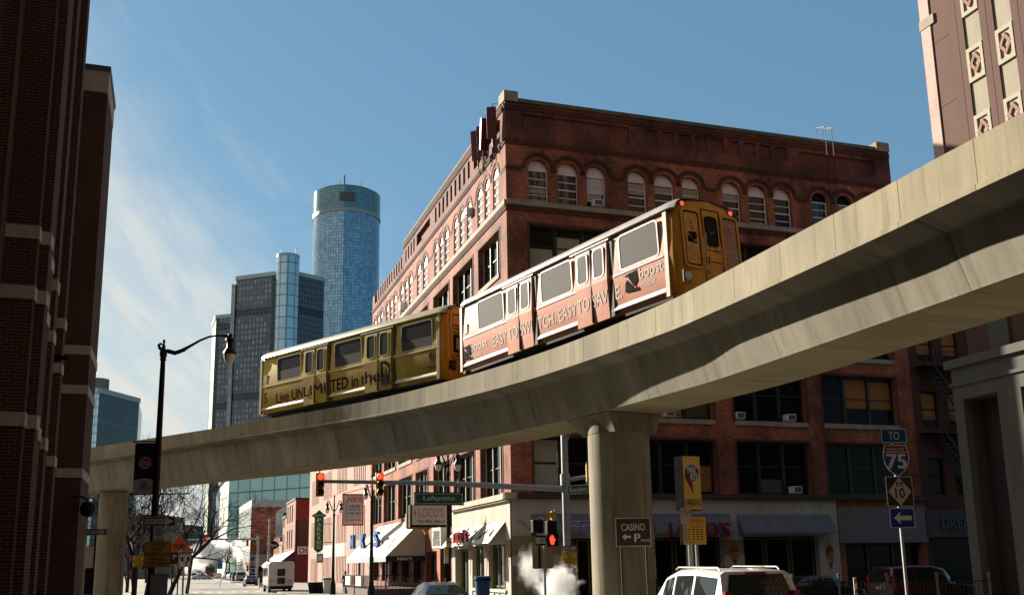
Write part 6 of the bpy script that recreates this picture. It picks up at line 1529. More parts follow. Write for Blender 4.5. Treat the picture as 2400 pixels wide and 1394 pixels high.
# --- twin-lantern street lamps along the right kerb
def twin_lamp(px, pyl, Y, spread, gpx, label, ptop):
    Mq, z = base(px, pyl, Y, RV); r = thing('street_lamp', label, 'street lamp', Mq, 'twin-lantern street lamps'); s = wpx(gpx, Y); w = wpx(spread, Y) / 2; zt = at(px, ptop, Y).z
    m = MB(); m.lathe([(.26, -.1), (.24, .8), (.17, 1.1), (.14, 1.3), (.10, 4), (.085, z - .2), (.12, z - .1), (.07, z + .1), (.04, zt - .3), (.07, zt - .2), (.01, zt)], n=12); m.build('pole', IRON, r, True)
    m = MB(); g = MB(); top = z + s * 2.75
    for sgn in (-1, 1):
        m.tube([(0, 0, top - .85), (sgn * w * .35, 0, top - .55), (sgn * w * .8, 0, top + .12), (sgn * w, 0, top + .06), (sgn * w, 0, top - .05)], .04, 6)
    m.build('bracket', IRON, r, True)
    for sgn in (-1, 1):
        mm = MB(); gg = MB(); lantern(mm, gg, (sgn * w, 0, top), s); o = mm.build('lantern', IRON, r, True); gg.build('globe', FROST, o, True)
    return r
twin_lamp(1050, 1106, 56, 46, 17, 'black twin-lantern street lamp rising behind the Lafayette name board', 1060)
twin_lamp(872, 1172, 66, 29, 11.5, 'black twin-lantern street lamp in front of the white restaurant awning', 1108)
twin_lamp(783, 1204, 88, 31, 10, 'black twin-lantern street lamp beside the green vertical parking sign', 1157)
# bus stop and no standing signs on the lamp pole
Mq, z = base(1052, 1271, 55.6, RV); r = thing('no_standing_sign', 'small white no standing sign on the lamp pole in front of the shop windows', 'street sign', Mq); w = wpx(13, 55.6); plate(r, w, w * 1.5, z, SIGW, SIGR, .01, bt=.008); disc(w * .36, 0, z + w * .2, -.012, -.007, SIGR, r, 'ring', w * .27); text('S', w * .3, w * .4, T(0, -.009, z + w * .2), SIGK, r, 'symbol', .003, .02)
Mq, z = base(1046, 1298, 55.5, RV); r = thing('bus_stop_sign', 'narrow yellow and white bus stop sign on its own slim post', 'street sign', Mq); w = wpx(10, 55.5); m = MB(); m.box(-w / 2, w / 2, -.03, .0, z, z + w * 1.7); m.build('yellow_plate', SIGY, r); m = MB(); m.box(-w / 2, w / 2, -.03, .0, z - w * 2.0, z - .01); m.build('white_plate', SIGW, r); m = MB(); m.tube([(0, .04, -.1), (0, .04, z)], .05, 6); m.lathe([(.12, 0), (.14, .05), (.08, 1.5), (.05, 1.6)], (0, .04, -.1), 10); m.build('post', BLACK, r)
# --- projecting shop signs on the sunny facade
def blade(label, pxl, pxr, pyt, pyb, Y, nm='shop_sign'):
    q = at((pxl + pxr) / 2, (pyt + pyb) / 2, Y); r = thing(nm, label, 'sign', Matrix.Translation(q) @ RZ(RV)); return r, wpx(pxr - pxl, Y), wpx(pyb - pyt, Y)
r, w, h = blade('white tex-mex restaurant box sign with pink outlined letters under the green name board', 966, 1047, 1184, 1228, 66)
m = MB(); m.box(-w / 2 - .12, w / 2 + .35, .0, .5, -h / 2 - .14, h / 2 + .02); m.build('box', BLACK, r); m = MB(); m.box(-w / 2, w / 2, -.02, 0, -h / 2, h / 2); m.build('face', plain('lightbox white', (.56, .50, .47), .4, 0, .08, 2), r)
PNK = plain('sign pink', (.50, .16, .15), .5); text("LOCO'S", w * .70, h * .46, T(.05 * w, -.022, h * .12), PNK, r, 'lettering', .003, .035); text("LOCO'S", w * .675, h * .40, T(.05 * w, -.027, h * .12), plain('sign pale pink', (.60, .40, .37), .5), r, 'lettering', .003, -.005); text('TEX-MEX GRILLE', w * .80, h * .13, T(.04 * w, -.022, -h * .33), SIGK, r, 'lettering', .003, .02)
m = MB(); m.prism([(-.44 * w, .20 * h), (-.40 * w, .26 * h), (-.38 * w, .10 * h), (-.41 * w, -.06 * h), (-.45 * w, .06 * h)], -.026, -.021); m.build('emblem', PNK, r); m = MB(); m.tube([(w * .5 + .3, .25, -h), (w * .5 + .3, .25, h * .7)], .06, 6); m.bar((0, .25, h / 2), (.9, 1.2, h / 2 + .9), .04); m.build('bracket', IRON, r)
r, w, h = blade('ochre arrow-shaped sign tucked behind the white tex-mex sign', 952, 1022, 1204, 1246, 67.2); m = MB(); m.prism([(-.5 * w, .5 * h), (.5 * w, .5 * h), (.5 * w, -.10 * h), (.28 * w, -.32 * h), (.14 * w, -.6 * h), (.06 * w, -.32 * h), (-.44 * w, -.32 * h), (-.5 * w, -.2 * h)], -.1, .2); m.build('board', plain('ochre sign', (.42, .22, .03), .6, 0, .2, 3), r)
r, w, h = blade('white Greek pizza and liquor sign with a dark red frame hanging over the pavement', 803, 852, 1158, 1229, 92)
m = MB(); m.box(-w / 2, w / 2, .0, .4, -h / 2, h / 2); m.build('frame', SIGR, r); m = MB(); m.box(-w / 2 + .10, w / 2 - .12, -.02, 0, -h / 2 + .12, h / 2 - .12); m.build('face', plain('sign cream', (.58, .52, .44), .4, 0, .08, 2), r)
for t, z_, w_, h_, mt, b_ in (('NIKIS', .32, .62, .17, SIGR, .02), ('GREEK', .11, .52, .085, SIGB, .03), ('PIZZA &', 0, .54, .08, SIGB, .02), ('SALAD', -.11, .56, .085, SIGB, .03), ('SHISH-KA-BOB', -.21, .56, .05, SIGK, 0), ('LIQUOR', -.33, .58, .085, SIGR, .03)): text(t, w * w_, h * h_, T(.08 * w, -.023, z_ * h), mt, r, 'lettering', .003, b_)
m = MB(); m.box(-.40 * w, -.24 * w, -.024, -.02, -.38 * h, .30 * h); m.build('column_picture', plain('pale grey column', (.40, .37, .34), .6), r); m = MB(); m.bar((-w / 2, .2, h / 2), (w * 1.1, 1.5, h * .8), .05); m.build('bracket', IRON, r)
r, w, h = blade('tall green vertical parking sign with pale letters and a pointed foot', 737, 757, 1200, 1292, 108)
m = MB(); m.prism([(-w / 2, -.42 * h), (0, -.5 * h), (w / 2, -.42 * h), (w / 2, .44 * h), (0, .54 * h), (-w / 2, .44 * h)], -.12, .12); m.build('board', SIGG, r); m = MB(); m.prism([(-w * .85, .40 * h), (-w * .6, .36 * h), (w * .6, .36 * h), (w * .85, .40 * h), (w * .6, .44 * h), (-w * .6, .44 * h)], -.16, .16); m.build('name_plate', SIGG, r); text('BRICKTOWN', w * 1.2, h * .04, T(0, -.165, .40 * h), SIGW, r, 'lettering', .003, .01)
for i, ch in enumerate('PARKING'): text(ch, w * (.42 if ch != 'I' else .14), h * .085, T(0, -.125, h * (.29 - .108 * i)), plain('pale gold', (.60, .55, .42), .5), r, 'letter', .004, .04)
m = MB(); m.bar((0, .1, .2 * h), (w * 1.6, .1, .2 * h), .06); m.bar((0, .1, -.25 * h), (w * 1.6, .1, -.25 * h), .06); m.build('bracket', IRON, r)
# --- restaurant awning with blue letters, terrace deck
sa, za = on_l(905, 1312, 3.0); sb, zb_ = on_l(812, 1312, 3.0)
na = thing('awning', 'large white sheet awning with dark valance and blue upright letters over a terrace', 'awning', FL, 'restaurant awnings')
zt_ = on_l(985, 1213)[1]; s0 = sa; s1 = sb; z0 = za
m = MB(); m.add([(-s1, -.02, zt_), (-s0, -.02, zt_), (-s0, -3.0, z0 + .3), (-s1, -3.0, z0 + .3)], [(0, 1, 2, 3)]); m.build('canvas', AW, na)
STR = plain('corrugated cream', (.46, .42, .34), .7, 0, .2, 2); m = MB(); m.add([(-s0, -.02, zt_), (-s0, -3.0, z0 + .3), (-s0, -.02, z0 + .3)], [(0, 1, 2)])
for i in range(22):
    y = -.1 - i * .13; m.box(-s0, -s0 + .02, y - .025, y + .025, z0 + .3, z0 + .3 + (zt_ - z0 - .3) * (1 + (y + .02) / 2.98))
m.build('gable', STR, na)
NAVY = plain('navy valance', (.012, .016, .04), .7, 0, .2, 2); m = MB(); m.box(-s0 - .02, -s0 + .04, -3.02, -.0, z0 - .1, z0 + .3); m.build('end_valance', NAVY, na); m = MB(); m.box(-s1, -s0 - .02, -3.04, -2.98, z0 - .1, z0 + .3); m.build('valance', plain('pale blue valance', (.30, .38, .42), .7), na)
for i in range(5):
    m = MB(); x = -s1 + (s1 - s0) * i / 4.001; m.add([(x, -.0, zt_ + .02), (x + .05, -.0, zt_ + .02), (x + .05, -3.0, z0 + .33), (x, -3.0, z0 + .33)], [(0, 1, 2, 3)]); m.build('seam', plain('seam', (.3, .28, .24), .8), na)
m = MB()
for i in range(4): x = -s1 + .5 + (s1 - s0 - 1) * i / 3; m.tube([(x, -2.9, -.1), (x, -2.9, z0)], .06, 6)
m.build('post', plain('maroon post', (.16, .05, .04), .6), na)
text("NIKI'S", 1.1, .22, Matrix.Translation((-s0 + .045, -1.6, z0 + .1)) @ RZ(R_(0)) @ Matrix(((0, -1, 0, 0), (1, 0, 0, 0), (0, 0, 1, 0), (0, 0, 0, 1))), SIGW, na, 'lettering', .004, .01)
bl = thing('awning_letters', 'three bright blue upright letters standing on the large white awning', 'sign letters', FL)
BLU = plain('blue letter', (.02, .14, .42), .4, 0, .2, 4)
for px, py, ch in ((831, 1269, 'N'), (856, 1267, 'K'), (888, 1262, 'S')):
    s_, z_ = on_l(px, py, 2.0); text(ch, 1.5, wpx(40, 75), Matrix.Translation((-s_, -2.0, z_)) @ RZ(R_(0)), BLU, bl, 'letter', .30, .06)
s1 = s0 + (s1 - s0) * .62
dk = thing('terrace', 'raised timber terrace with a dark railing and white notices below the large awning', 'terrace', FL)
m = MB(); m.box(-s1 - 1, -s0 + 1, -4.2, -.1, .0, .55); m.build('deck', plain('dark timber', (.12, .075, .055), .8, 0, .4, 2), dk)
m = MB(); x0, x1 = -s1 - 1, -s0 + 1
for z_ in (.75, 1.5): m.bar((x0, -4.15, z_), (x1, -4.15, z_), .06); m.bar((x1, -4.15, z_), (x1, -.2, z_), .06)
for i in range(int((x1 - x0) / .28)): m.bar((x0 + i * .28, -4.15, .55), (x0 + i * .28, -4.15, 1.5), .03)
for i in range(14): m.bar((x1, -4.1 + i * .28, .55), (x1, -4.1 + i * .28, 1.5), .03)
m.build('railing', IRON, dk)
for x in (x0 + 1, x0 + (x1 - x0) * .45):
    m = MB(); m.box(x, x + 2.6, -4.2, -4.18, .7, 1.45); m.build('notice', SIGW, dk)
# --- bins and planters
def bin_(label, px, py, Y, r_, h_, mat, nm='trash_bin', cat='bin', tap=.85):
    q = at(px, py, Y); o = thing(nm, label, cat, T(q.x, q.y, 0)); m = MB(); m.lathe([(r_ * tap, 0), (r_, h_ * .9), (r_ * 1.08, h_ * .91), (r_ * 1.08, h_ * .98), (r_ * .9, h_), (0.02, h_)], n=18); m.build('body', mat, o, True)
    m = MB(); m.lathe([(r_ * 1.1, h_ * .86), (r_ * 1.12, h_ * .9), (r_ * 1.1, h_ * .92)], n=18); m.build('rim', BLACK, o); return o
BB = plain('bin blue', (.02, .08, .20), .5, 0, .2, 3)
bin_('blue round litter bin in front of the shop windows at the corner', 1131, 1385, 58, .42, 1.55, BB)
bin_('white litter bin beside the twin lamp at the pink building', 768, 1372, 92, .42, 1.35, SIGW)
for px, lb_ in ((734, 'dark planter tub, left of two, before the pink building'), (751, 'dark planter tub, right of two, before the pink building')): bin_(lb_, px, 1374, 93, .48, .95, BLACK, 'planter', 'planter', .7)
q = at(749, 1307, 100); r = thing('meter_box', 'pale green box on the pink building wall below the parking sign', 'utility box', Matrix.Translation(q) @ RZ(RV)); m = MB(); m.box(-.32, .32, -.2, .2, -.42, .42); m.build('case', plain('mint paint', (.25, .42, .33), .5), r, bevel=.04); m = MB(); m.box(-.2, .2, -.22, -.2, -.22, .22); m.build('panel', SIGW, r)
# fence at the right, barrier post
fc = thing('railing_fence', 'low black iron railing in front of the dark parked cars', 'fence', T(0, 0, 0))
a = at(1858, 1370, 40); b = at(2320, 1370, 37); a.z = b.z = 0; n = 58
m = MB()
for z_ in (.25, 1.3): m.bar(a + Vector((0, 0, z_)), b + Vector((0, 0, z_)), .04)
for i in range(n): p = a + (b - a) * (i / (n - 1)); m.bar(p, p + Vector((0, 0, 1.3)), .018)
m.build('bars', IRON, fc)
for i in range(5): m = MB(); p = a + (b - a) * (i / 4); m.bar(p, p + Vector((0, 0, 1.5)), .07); m.lathe([(.06, 1.5), (.07, 1.56), (.0, 1.62)], p, 8); m.build('post', plain('worn post', (.12, .12, .11), .5), fc)
q = at(2003, 1352, 36.5); r = thing('marker_post', 'red and white striped marker post behind the railing', 'post', T(q.x, q.y, 0)); m = MB(); m.box(-.05, .05, -.02, .02, -.1, q.z); m.build('post', SIGW, r); m = MB()
for i in range(4): m.add([(-.051, -.022, q.z - .25 - i * .34), (.051, -.022, q.z - .15 - i * .34), (.051, -.022, q.z - .01 - i * .34), (-.051, -.022, q.z - .11 - i * .34)], [(0, 1, 2, 3)])
m.build('stripes', SIGR, r)
# far signals down the street
for (pl, pr_, py, Y, lab, heads) in ((440, 605, 1262, 175, 'first distant mast arm with red lights over the street', (486, 581)), (440, 560, 1288, 330, 'second, farther mast arm over the street in the steam', (500,))):
    a = at(pl, py + 2, Y); b = at(pr_, py, Y - 3); r = thing('signal_mast', lab, 'signal pole', T(b.x, b.y, 0)); m = MB(); m.tube([(a.x - b.x, a.y - b.y, a.z), (0, 0, b.z)], [.10, .16], 8); m.build('mast_arm', STEEL, r); m = MB(); m.tube([(0, 0, -.1), (0, 0, b.z + .5)], .2, 8); m.build('pole', STEEL, r)
    for j, hx in enumerate(heads): q = at(hx, py + (-.5 if Y < 200 else -1), Y - 1); signal('distant red traffic light %s on the %s mast arm' % (('at the left', 'at the right')[j], 'nearer' if Y < 200 else 'farther'), Matrix.Translation(q + Vector((0, -.3, 0))) @ RZ(RV), s=1.25)
Mq, z = base(632, 1222, 150, 0); r = thing('light_pole', 'plain pale pole standing before the glass-fronted block', 'pole', Mq); m = MB(); m.tube([(0, 0, -.1), (0, 0, z)], [.22, .14], 8); m.lathe([(.2, z), (.22, z + .3), (.02, z + .4)], n=8); m.build('pole', plain('pale pole', (.45, .40, .36), .5), r)
for px, py, Y, col, lb_, w_ in ((592, 1309, 165, SIGB, 'distant blue street sign above the parked cars', .8), (593, 1336, 165, SIGB, 'distant lower blue arrow sign above the parked cars', .8), (516, 1318, 300, plain('flag blue', (.05, .16, .45), .6), 'distant blue banner beside the bare street trees', 1.4), (508, 1314, 300, SIGW, 'distant white banner beside the bare street trees', 1.3)):
    Mq, z = base(px, py, Y, RV); r = thing('distant_sign', lb_, 'street sign', Mq); plate(r, w_, w_ * (1.0 if Y < 200 else 2.4), z, col, SIGW, .1, bt=.06); m = MB(); m.tube([(0, .1, -.1), (0, .1, z)], .08, 6); m.build('post', IRON, r)
Mq, z = base(580, 1322, 160, RV); signal('distant red signal low on the corner post left of the blue signs', Mq @ T(0, 0, z), s=1.1)
# ---------------------------------------------------------------- vehicles
def paint(name, c, metal=.0): return plain(name, c, .28, metal, .06, 1.5, coat=.5, spec=.4)
TYRE = plain('tyre', (.015, .015, .015), .8); CARGL = carglass('car glass', (.012, .016, .016), .03, .5); CARGL2 = carglass('greenish rear glass', (.07, .11, .085), .05, .7)
TAIL = plain('tail lamp', (.30, .012, .012), .2, 0, .1, 5, coat=.6); PLATEM = plain('number plate', (.5, .5, .52), .5)
def car(label, M4, col, prof, W_, kind='car', cat='car', group=None, glassm=None, detail=True, rails=False, tail='low'):
    """prof: stations from rear to front (x, z bottom, z belt, z roof or None, half width belt, half width roof)"""
    r = thing(kind, label, cat, M4, group); glassm = glassm or CARGL
    m = MB(); n = len(prof)
    for (x, zb, zl, zt, hw, hr) in prof:
        zt = zl + .02 if zt is None else zt
        for (y, z) in ((-hw * .92, zb), (-hw, zb + (zl - zb) * .45), (-hw * .97, zl), (-hr, zt - .06), (-hr * .86, zt), (hr * .86, zt), (hr, zt - .06), (hw * .97, zl), (hw, zb + (zl - zb) * .45), (hw * .92, zb)): m.v.append(Vector((x, y, z)))
    k = 10; m.f = [(i * k + j, (i + 1) * k + j, (i + 1) * k + (j + 1) % k, i * k + (j + 1) % k) for i in range(n - 1) for j in range(k)] + [tuple(range(k)), tuple(range(n * k - 1, (n - 1) * k - 1, -1))]
    body = m.build('body', col, r, True, bevel=.035 if detail else 0)
    # glazing: quads laid just proud of the cabin between belt and roof
    cab = [p for p in prof if p[3] is not None]; ii = [i for i, p in enumerate(prof) if p[3] is not None]
    def P(i, f, s, g_=0.):    # point on cabin side at station i, height fraction f
        x, zb, zl, zt, hw, hr = prof[i]; return Vector((x, s * ((hw * .97) + (hr - hw * .97) * f + .012), zl + (zt - .06 - zl) * f))
    for s, nm in ((1, 'side_window'), (-1, 'side_window')):
        for i in range(ii[0], ii[-1]):
            a0, a1 = P(i, .10, s), P(i, .90, s); b0, b1 = P(i + 1, .10, s), P(i + 1, .90, s); d = (b0 - a0); L_ = d.length
            if L_ < .35: continue
            e = .07 / L_; m = MB(); q = [a0 + (b0 - a0) * e, a0 + (b0 - a0) * (1 - e), a1 + (b1 - a1) * (1 - e), a1 + (b1 - a1) * e]; m.add(q, [(0, 1, 2, 3)]); m.build(nm, glassm, r)
    def endglass(i, j, nm, sgn):
        x0, _, zl0, zt0, hw0, hr0 = prof[i]; x1, _, zl1, zt1, hw1, hr1 = prof[j]
        za = zl0 + .02; m = MB(); f0, f1 = .10, .92
        A = Vector((x0, 0, zl0 + .02)); B = Vector((x1, 0, zt1 - .02)); a = A.lerp(B, f0) ; b = A.lerp(B, f1); wa = (hw0 * .90) * (1 - f0) + hr1 * .86 * f0; wb = hw0 * .90 * (1 - f1) + hr1 * .80 * f1; off = Vector((sgn * .014, 0, .014))
        m.add([a + off + Vector((0, -wa + .08, 0)), a + off + Vector((0, wa - .08, 0)), b + off + Vector((0, wb - .04, 0)), b + off + Vector((0, -wb + .04, 0))], [(0, 1, 2, 3)]); return m.build(nm, glassm, r)
    if ii[0] > 0: rg = endglass(ii[0] - 1, ii[0], 'rear_window', -1)
    if ii[-1] < n - 1: endglass(ii[-1] + 1, ii[-1], 'windscreen', 1)
    x0, x1 = prof[0][0], prof[-1][0]; L_ = x1 - x0
    for wx in (x0 + L_ * .19, x1 - L_ * .19):
        for s in (-1, 1):
            m = MB(); m.lathe([(.18, -.10), (.30, -.10), (.335, -.06), (.335, .07), (.30, .11), (.18, .11)], (wx, s * (W_ / 2 - .1), .335), 18, RX(R_(90))); o = m.build('wheel', TYRE, r, True); m = MB(); m.lathe([(.2, -.115), (.19, .112)], (wx, s * (W_ / 2 - .1), .335), 14, RX(R_(90))); m.build('rim', CHROME, o)
    zl = prof[0][2]; hw = prof[0][4]
    for s in (-1, 1):
        m = MB()
        if tail == 'high': m.box(x0 - .02, x0 + .10, s * hw * .82 - .07, s * hw * .82 + .07, zl - .25, zl + .35)
        else: m.box(x0 - .02, x0 + .12, s * hw * .72 - .17, s * hw * .72 + .17, zl - .24, zl - .08)
        m.build('tail_light', TAIL, r)
        m = MB(); m.box(x1 - .1, x1 + .01, s * hw * .65 - .16, s * hw * .65 + .16, .62, .76); m.build('headlight', LENS, r)
    m = MB(); m.box(x0 - .03, x0, -.17, .17, zl - .25, zl - .13); m.build('number_plate', PLATEM, r)
    m = MB(); m.box(x0 - .05, x0 + .1, -hw * .9, hw * .9, .32, .55); m.build('bumper', BLACK if col is not MATS.get('white car paint') else col, r, bevel=.03)
    return r
SEDAN = [(-2.3, .34, .92, None, .78, .66), (-2.1, .28, 1.0, None, .86, .70), (-1.75, .26, 1.03, None, .89, .70), (-1.05, .24, 1.0, 1.42, .90, .62), (-.1, .22, .98, 1.48, .90, .64), (.55, .22, .97, 1.42, .90, .62), (1.25, .24, .95, None, .89, .64), (2.0, .28, .82, None, .84, .60), (2.3, .36, .66, None, .74, .55)]
SUV = [(-2.4, .40, 1.12, None, .88, .72), (-2.36, .38, 1.14, None, .92, .80), (-2.12, .36, 1.13, 1.84, .95, .74), (-1.0, .34, 1.12, 1.90, .96, .76), (.05, .34, 1.10, 1.88, .96, .75), (.75, .34, 1.08, 1.76, .96, .70), (1.35, .36, 1.04, None, .95, .70), (2.2, .40, .95, None, .90, .66), (2.45, .5, .75, None, .82, .6)]
def carM(px, py, Y, heading, z=-.12, scale=1.0):
    q = at(px, py, Y); return Matrix.Translation((q.x, q.y, z)) @ RZ(heading) @ Matrix.Scale(scale, 4)
HU = math.atan2(U.y, U.x)      # heading up the street, away from the camera
WCAR = paint('white car paint', (.74, .72, .70)); SILV = paint('silver car paint', (.34, .37, .37), .5); BLKC = paint('black car paint', (.012, .012, .014)); REDC = paint('dark red car paint', (.09, .012, .012)); GREYC = paint('grey car paint', (.12, .125, .13), .4); BLUC = paint('blue car paint', (.03, .05, .10), .3)
sv = car('white minivan with roof rails and dark rear window passing in front of the thick column', carM(1668, 1400, 25.2, HU - R_(4), -.12, 1.09), WCAR, SUV, 1.92, 'minivan', 'car', tail='high')
m = MB()
for s in (-1, 1):
    m = MB(); m.tube([(-1.9, s * .64, 1.86), (-1.8, s * .64, 1.915), (.2, s * .64, 1.925), (.35, s * .64, 1.88)], .016, 6); m.build('roof_rail', CHROME, sv)
for x in (-1.3, -.2): m = MB(); m.bar((x, -.62, 1.92), (x, .62, 1.92), .03, .015); m.build('cross_bar', BLACK, sv)
m = MB(); m.tube([(-1.0, .2, 1.88), (-1.15, .2, 2.08)], .008, 5); m.build('antenna', BLACK, sv); m = MB(); m.box(-2.15, -2.09, -.22, .22, 1.79, 1.825); m.build('brake_light', TAIL, sv)
m = MB()
for i in range(5):
    for j in range(4): a = Vector((-2.365 + .014 + (j * .115) * .36, -.66 + i * .11 + j * .03, 1.24 + j * .115)); m.bar(a, a + Vector((.035, .10, .09)), .010); m.bar(a, a + Vector((.035, -.07, .10)), .010)
m.build('cargo_net', plain('net cord', (.30, .25, .14), .7), sv)
for s in (1, -1): m = MB(); m.box(.98, 1.16, s * 1.02 - .12, s * 1.02 + .12, 1.08, 1.30); m.build('mirror', BLACK, sv, bevel=.03)
sd = car('silver grey sedan with a green-tinted rear window driving away below the tex-mex sign', carM(1026, 1400, 42, HU - R_(4), -.12, 1.10), SILV, SEDAN, 1.8, 'sedan', 'car', glassm=CARGL2)
m = MB(); m.tube([(-.75, 0, 1.42), (-.95, 0, 1.52)], .012, 5); m.build('antenna', BLACK, sd); m = MB(); m.box(-1.62, -1.5, -.12, .12, 1.045, 1.075); m.build('brake_light', TAIL, sd)
car('black sedan parked behind the low railing', carM(1915, 1380, 53, 0.34), BLKC, SEDAN, 1.8, 'sedan', 'car', tail='low')
car('dark red sport utility car parked behind the railing near the route sign post', carM(2160, 1370, 50, 0.34), REDC, SUV, 1.92, 'suv', 'car', tail='high')
# the white shuttle bus, seen from behind
qb = atz(658, 1385, -.12); qb = Vector((qb.x, qb.y, 0))
s_bus = 104.0; qb = at(658, 1385, s_bus); bus = thing('shuttle_bus', 'white shuttle bus seen from behind at the kerb', 'bus', Matrix.Translation((qb.x, qb.y, -.12)) @ RZ(HU))
def rsec(w, z0, z1, r, n=5): return [(a, b) for a, b in rounded(-w / 2, w / 2, z0, z1, r, n)]
m = MB(); sec = rsec(2.5, .55, 2.95, .30); k = len(sec)
for x, sc in ((0, .93), (.12, .99), (.3, 1), (6.4, 1), (6.5, .98)):
    for a, b in sec: m.v.append(Vector((x, a * sc, .55 + (b - .55) * (.97 + .03 * sc))))
m.f = [(i * k + j, (i + 1) * k + j, (i + 1) * k + (j + 1) % k, i * k + (j + 1) % k) for i in range(4) for j in range(k)] + [tuple(range(k)), tuple(range(5 * k - 1, 4 * k - 1, -1))]
BUSW = paint('bus white', (.60, .55, .53)); m.build('body', BUSW, bus, True)
m = MB(); m.box(6.5, 8.2, -1.0, 1.0, .5, 1.5); m.box(6.4, 7.3, -1.0, 1.0, 1.5, 2.3); m.build('cab', BUSW, bus, bevel=.1)
m = MB(); m.box(-.03, .0, -.52, .52, .72, 2.45); m.build('rear_door', BUSW, bus, bevel=.01)
for z0, z1 in ((1.55, 2.25), (.82, 1.42)):
    m = MB(); m.prism(rounded(-.38, .38, z0, z1, .1), -.004, .0, RZ(R_(-90)) @ T(0, -.04, 0)); m.build('rear_window', CARGL, bus)
    text('Turkey Trot' if z0 > 1 else 'shuttle', .5, .14, Matrix(((0, -1, 0, -.047), (-1, 0, 0, 0), (0, 0, 1, (z0 + z1) / 2 + .1), (0, 0, 0, 1))) @ Matrix.Scale(-1, 4, (1, 0, 0)) if False else Matrix(((0, 1, 0, -.047), (-1, 0, 0, 0), (0, 0, 1, (z0 + z1) / 2 + .08), (0, 0, 0, 1))), SIGW, bus, 'lettering', .003) if False else None
for s in (-1, 1):
    for q in range(3):
        m = MB(); m.lathe([(.07, 0), (.07, .03), (0, .04)], (0.02, s * (.66 + q * .16), 1.12), 10, RY(R_(-90))); m.build('tail_light', TAIL if q != 0 else LENS, bus)
m = MB()
for y in (-.95, -.2, 0, .2, .95): m.lathe([(.04, 0), (.04, .03)], (.0, y, 2.75 if abs(y) < .5 else 2.6), 8, RY(R_(-90)))
m.build('marker_lights', TAIL, bus)
for s in (-1, 1):
    for i in range(4): m = MB(); m.box(.6 + i * 1.4, 1.8 + i * 1.4, s * 1.252 - .004, s * 1.252 + .004, 1.55, 2.35); m.build('side_window', CARGL, bus)
m = MB(); m.box(-.12, .1, -1.15, 1.15, .42, .62); m.build('bumper', BLACK, bus)
m = MB(); m.box(.2, 6.2, -1.0, 1.0, .3, .6); m.build('chassis', BLACK, bus)
for x in (1.3, 6.9):
    for s in (-1, 1): m = MB(); m.lathe([(.2, -.14), (.38, -.14), (.42, -.1), (.42, .1), (.38, .14), (.2, .14)], (x, s * .98, .42), 18, RX(R_(90))); m.build('wheel', TYRE, bus, True)
def far_car(px, Y, lab, prof, col, h=None, kind='sedan'): return car(lab, carM(px, 1360, Y, HU if h is None else h, -.12), col, prof, 1.8, kind, 'car', 'cars on the street', detail=False)
far_car(587, 147, 'dark sedan waiting in the lane just ahead of the white bus', SEDAN, BLKC)
far_car(554, 205, 'black sport utility car farther up the street past the dark sedan', SUV, BLKC, kind='suv')
far_car(473, 262, 'silver sedan turning across the far junction', SEDAN, paint('pale car paint', (.45, .45, .46), .3), HU - R_(55))
far_car(512, 285, 'white sedan stopped at the far junction near the bare trees', SEDAN, WCAR)
far_car(493, 330, 'dark car in the steam beyond the far junction', SUV, GREYC, kind='suv')
far_car(466, 345, 'pale car in the steam left of the dark one', SEDAN, WCAR)
far_car(548, 250, 'white car parked past the black sport utility car', SEDAN, WCAR)
random.seed(11)
for i in range(9):
    s_ = 150 + i * 7.5; p = K + U * s_ + NLV * 6.2; lab = ['silver', 'white', 'black', 'grey', 'white', 'silver', 'blue', 'grey', 'white'][i]
    c_ = {'silver': SILV, 'white': WCAR, 'black': BLKC, 'grey': GREYC, 'blue': BLUC}[lab]
    car(['first', 'second', 'third', 'fourth', 'fifth', 'sixth', 'seventh', 'eighth', 'last'][i] + ' car in the parked row beyond the bus, ' + lab, Matrix.Translation((p.x, p.y, -.12)) @ RZ(HU), c_, SEDAN if i % 3 else SUV, 1.8, 'parked_car', 'car', 'cars parked along the far kerb', detail=False)
for i in range(3):
    s_ = 60 + i * 9; p = K + U * s_ + NLV * 33; car(['nearest', 'middle', 'farthest'][i] + ' of three cars parked behind the left columns', Matrix.Translation((p.x, p.y, -.12)) @ RZ(HU), (WCAR, BLUC, SILV)[i], SEDAN, 1.8, 'parked_car', 'car', 'cars parked at far left', detail=False)
bigbus = thing('coach', 'large grey coach in the steam at the end of the street', 'bus', carM(492, 1350, 300, HU)); m = MB(); m.box(0, 11, -1.3, 1.3, .4, 3.4); m.build('body', GREYC, bigbus, bevel=.25); m = MB(); m.box(-.02, .0, -1.05, 1.05, 1.8, 2.9); m.build('rear_window', CARGL, bigbus)
for s in (-1, 1): m = MB(); m.box(-.04, 0, s * 1.0 - .12, s * 1.0 + .12, 1.0, 1.3); m.build('tail_light', RED, bigbus)
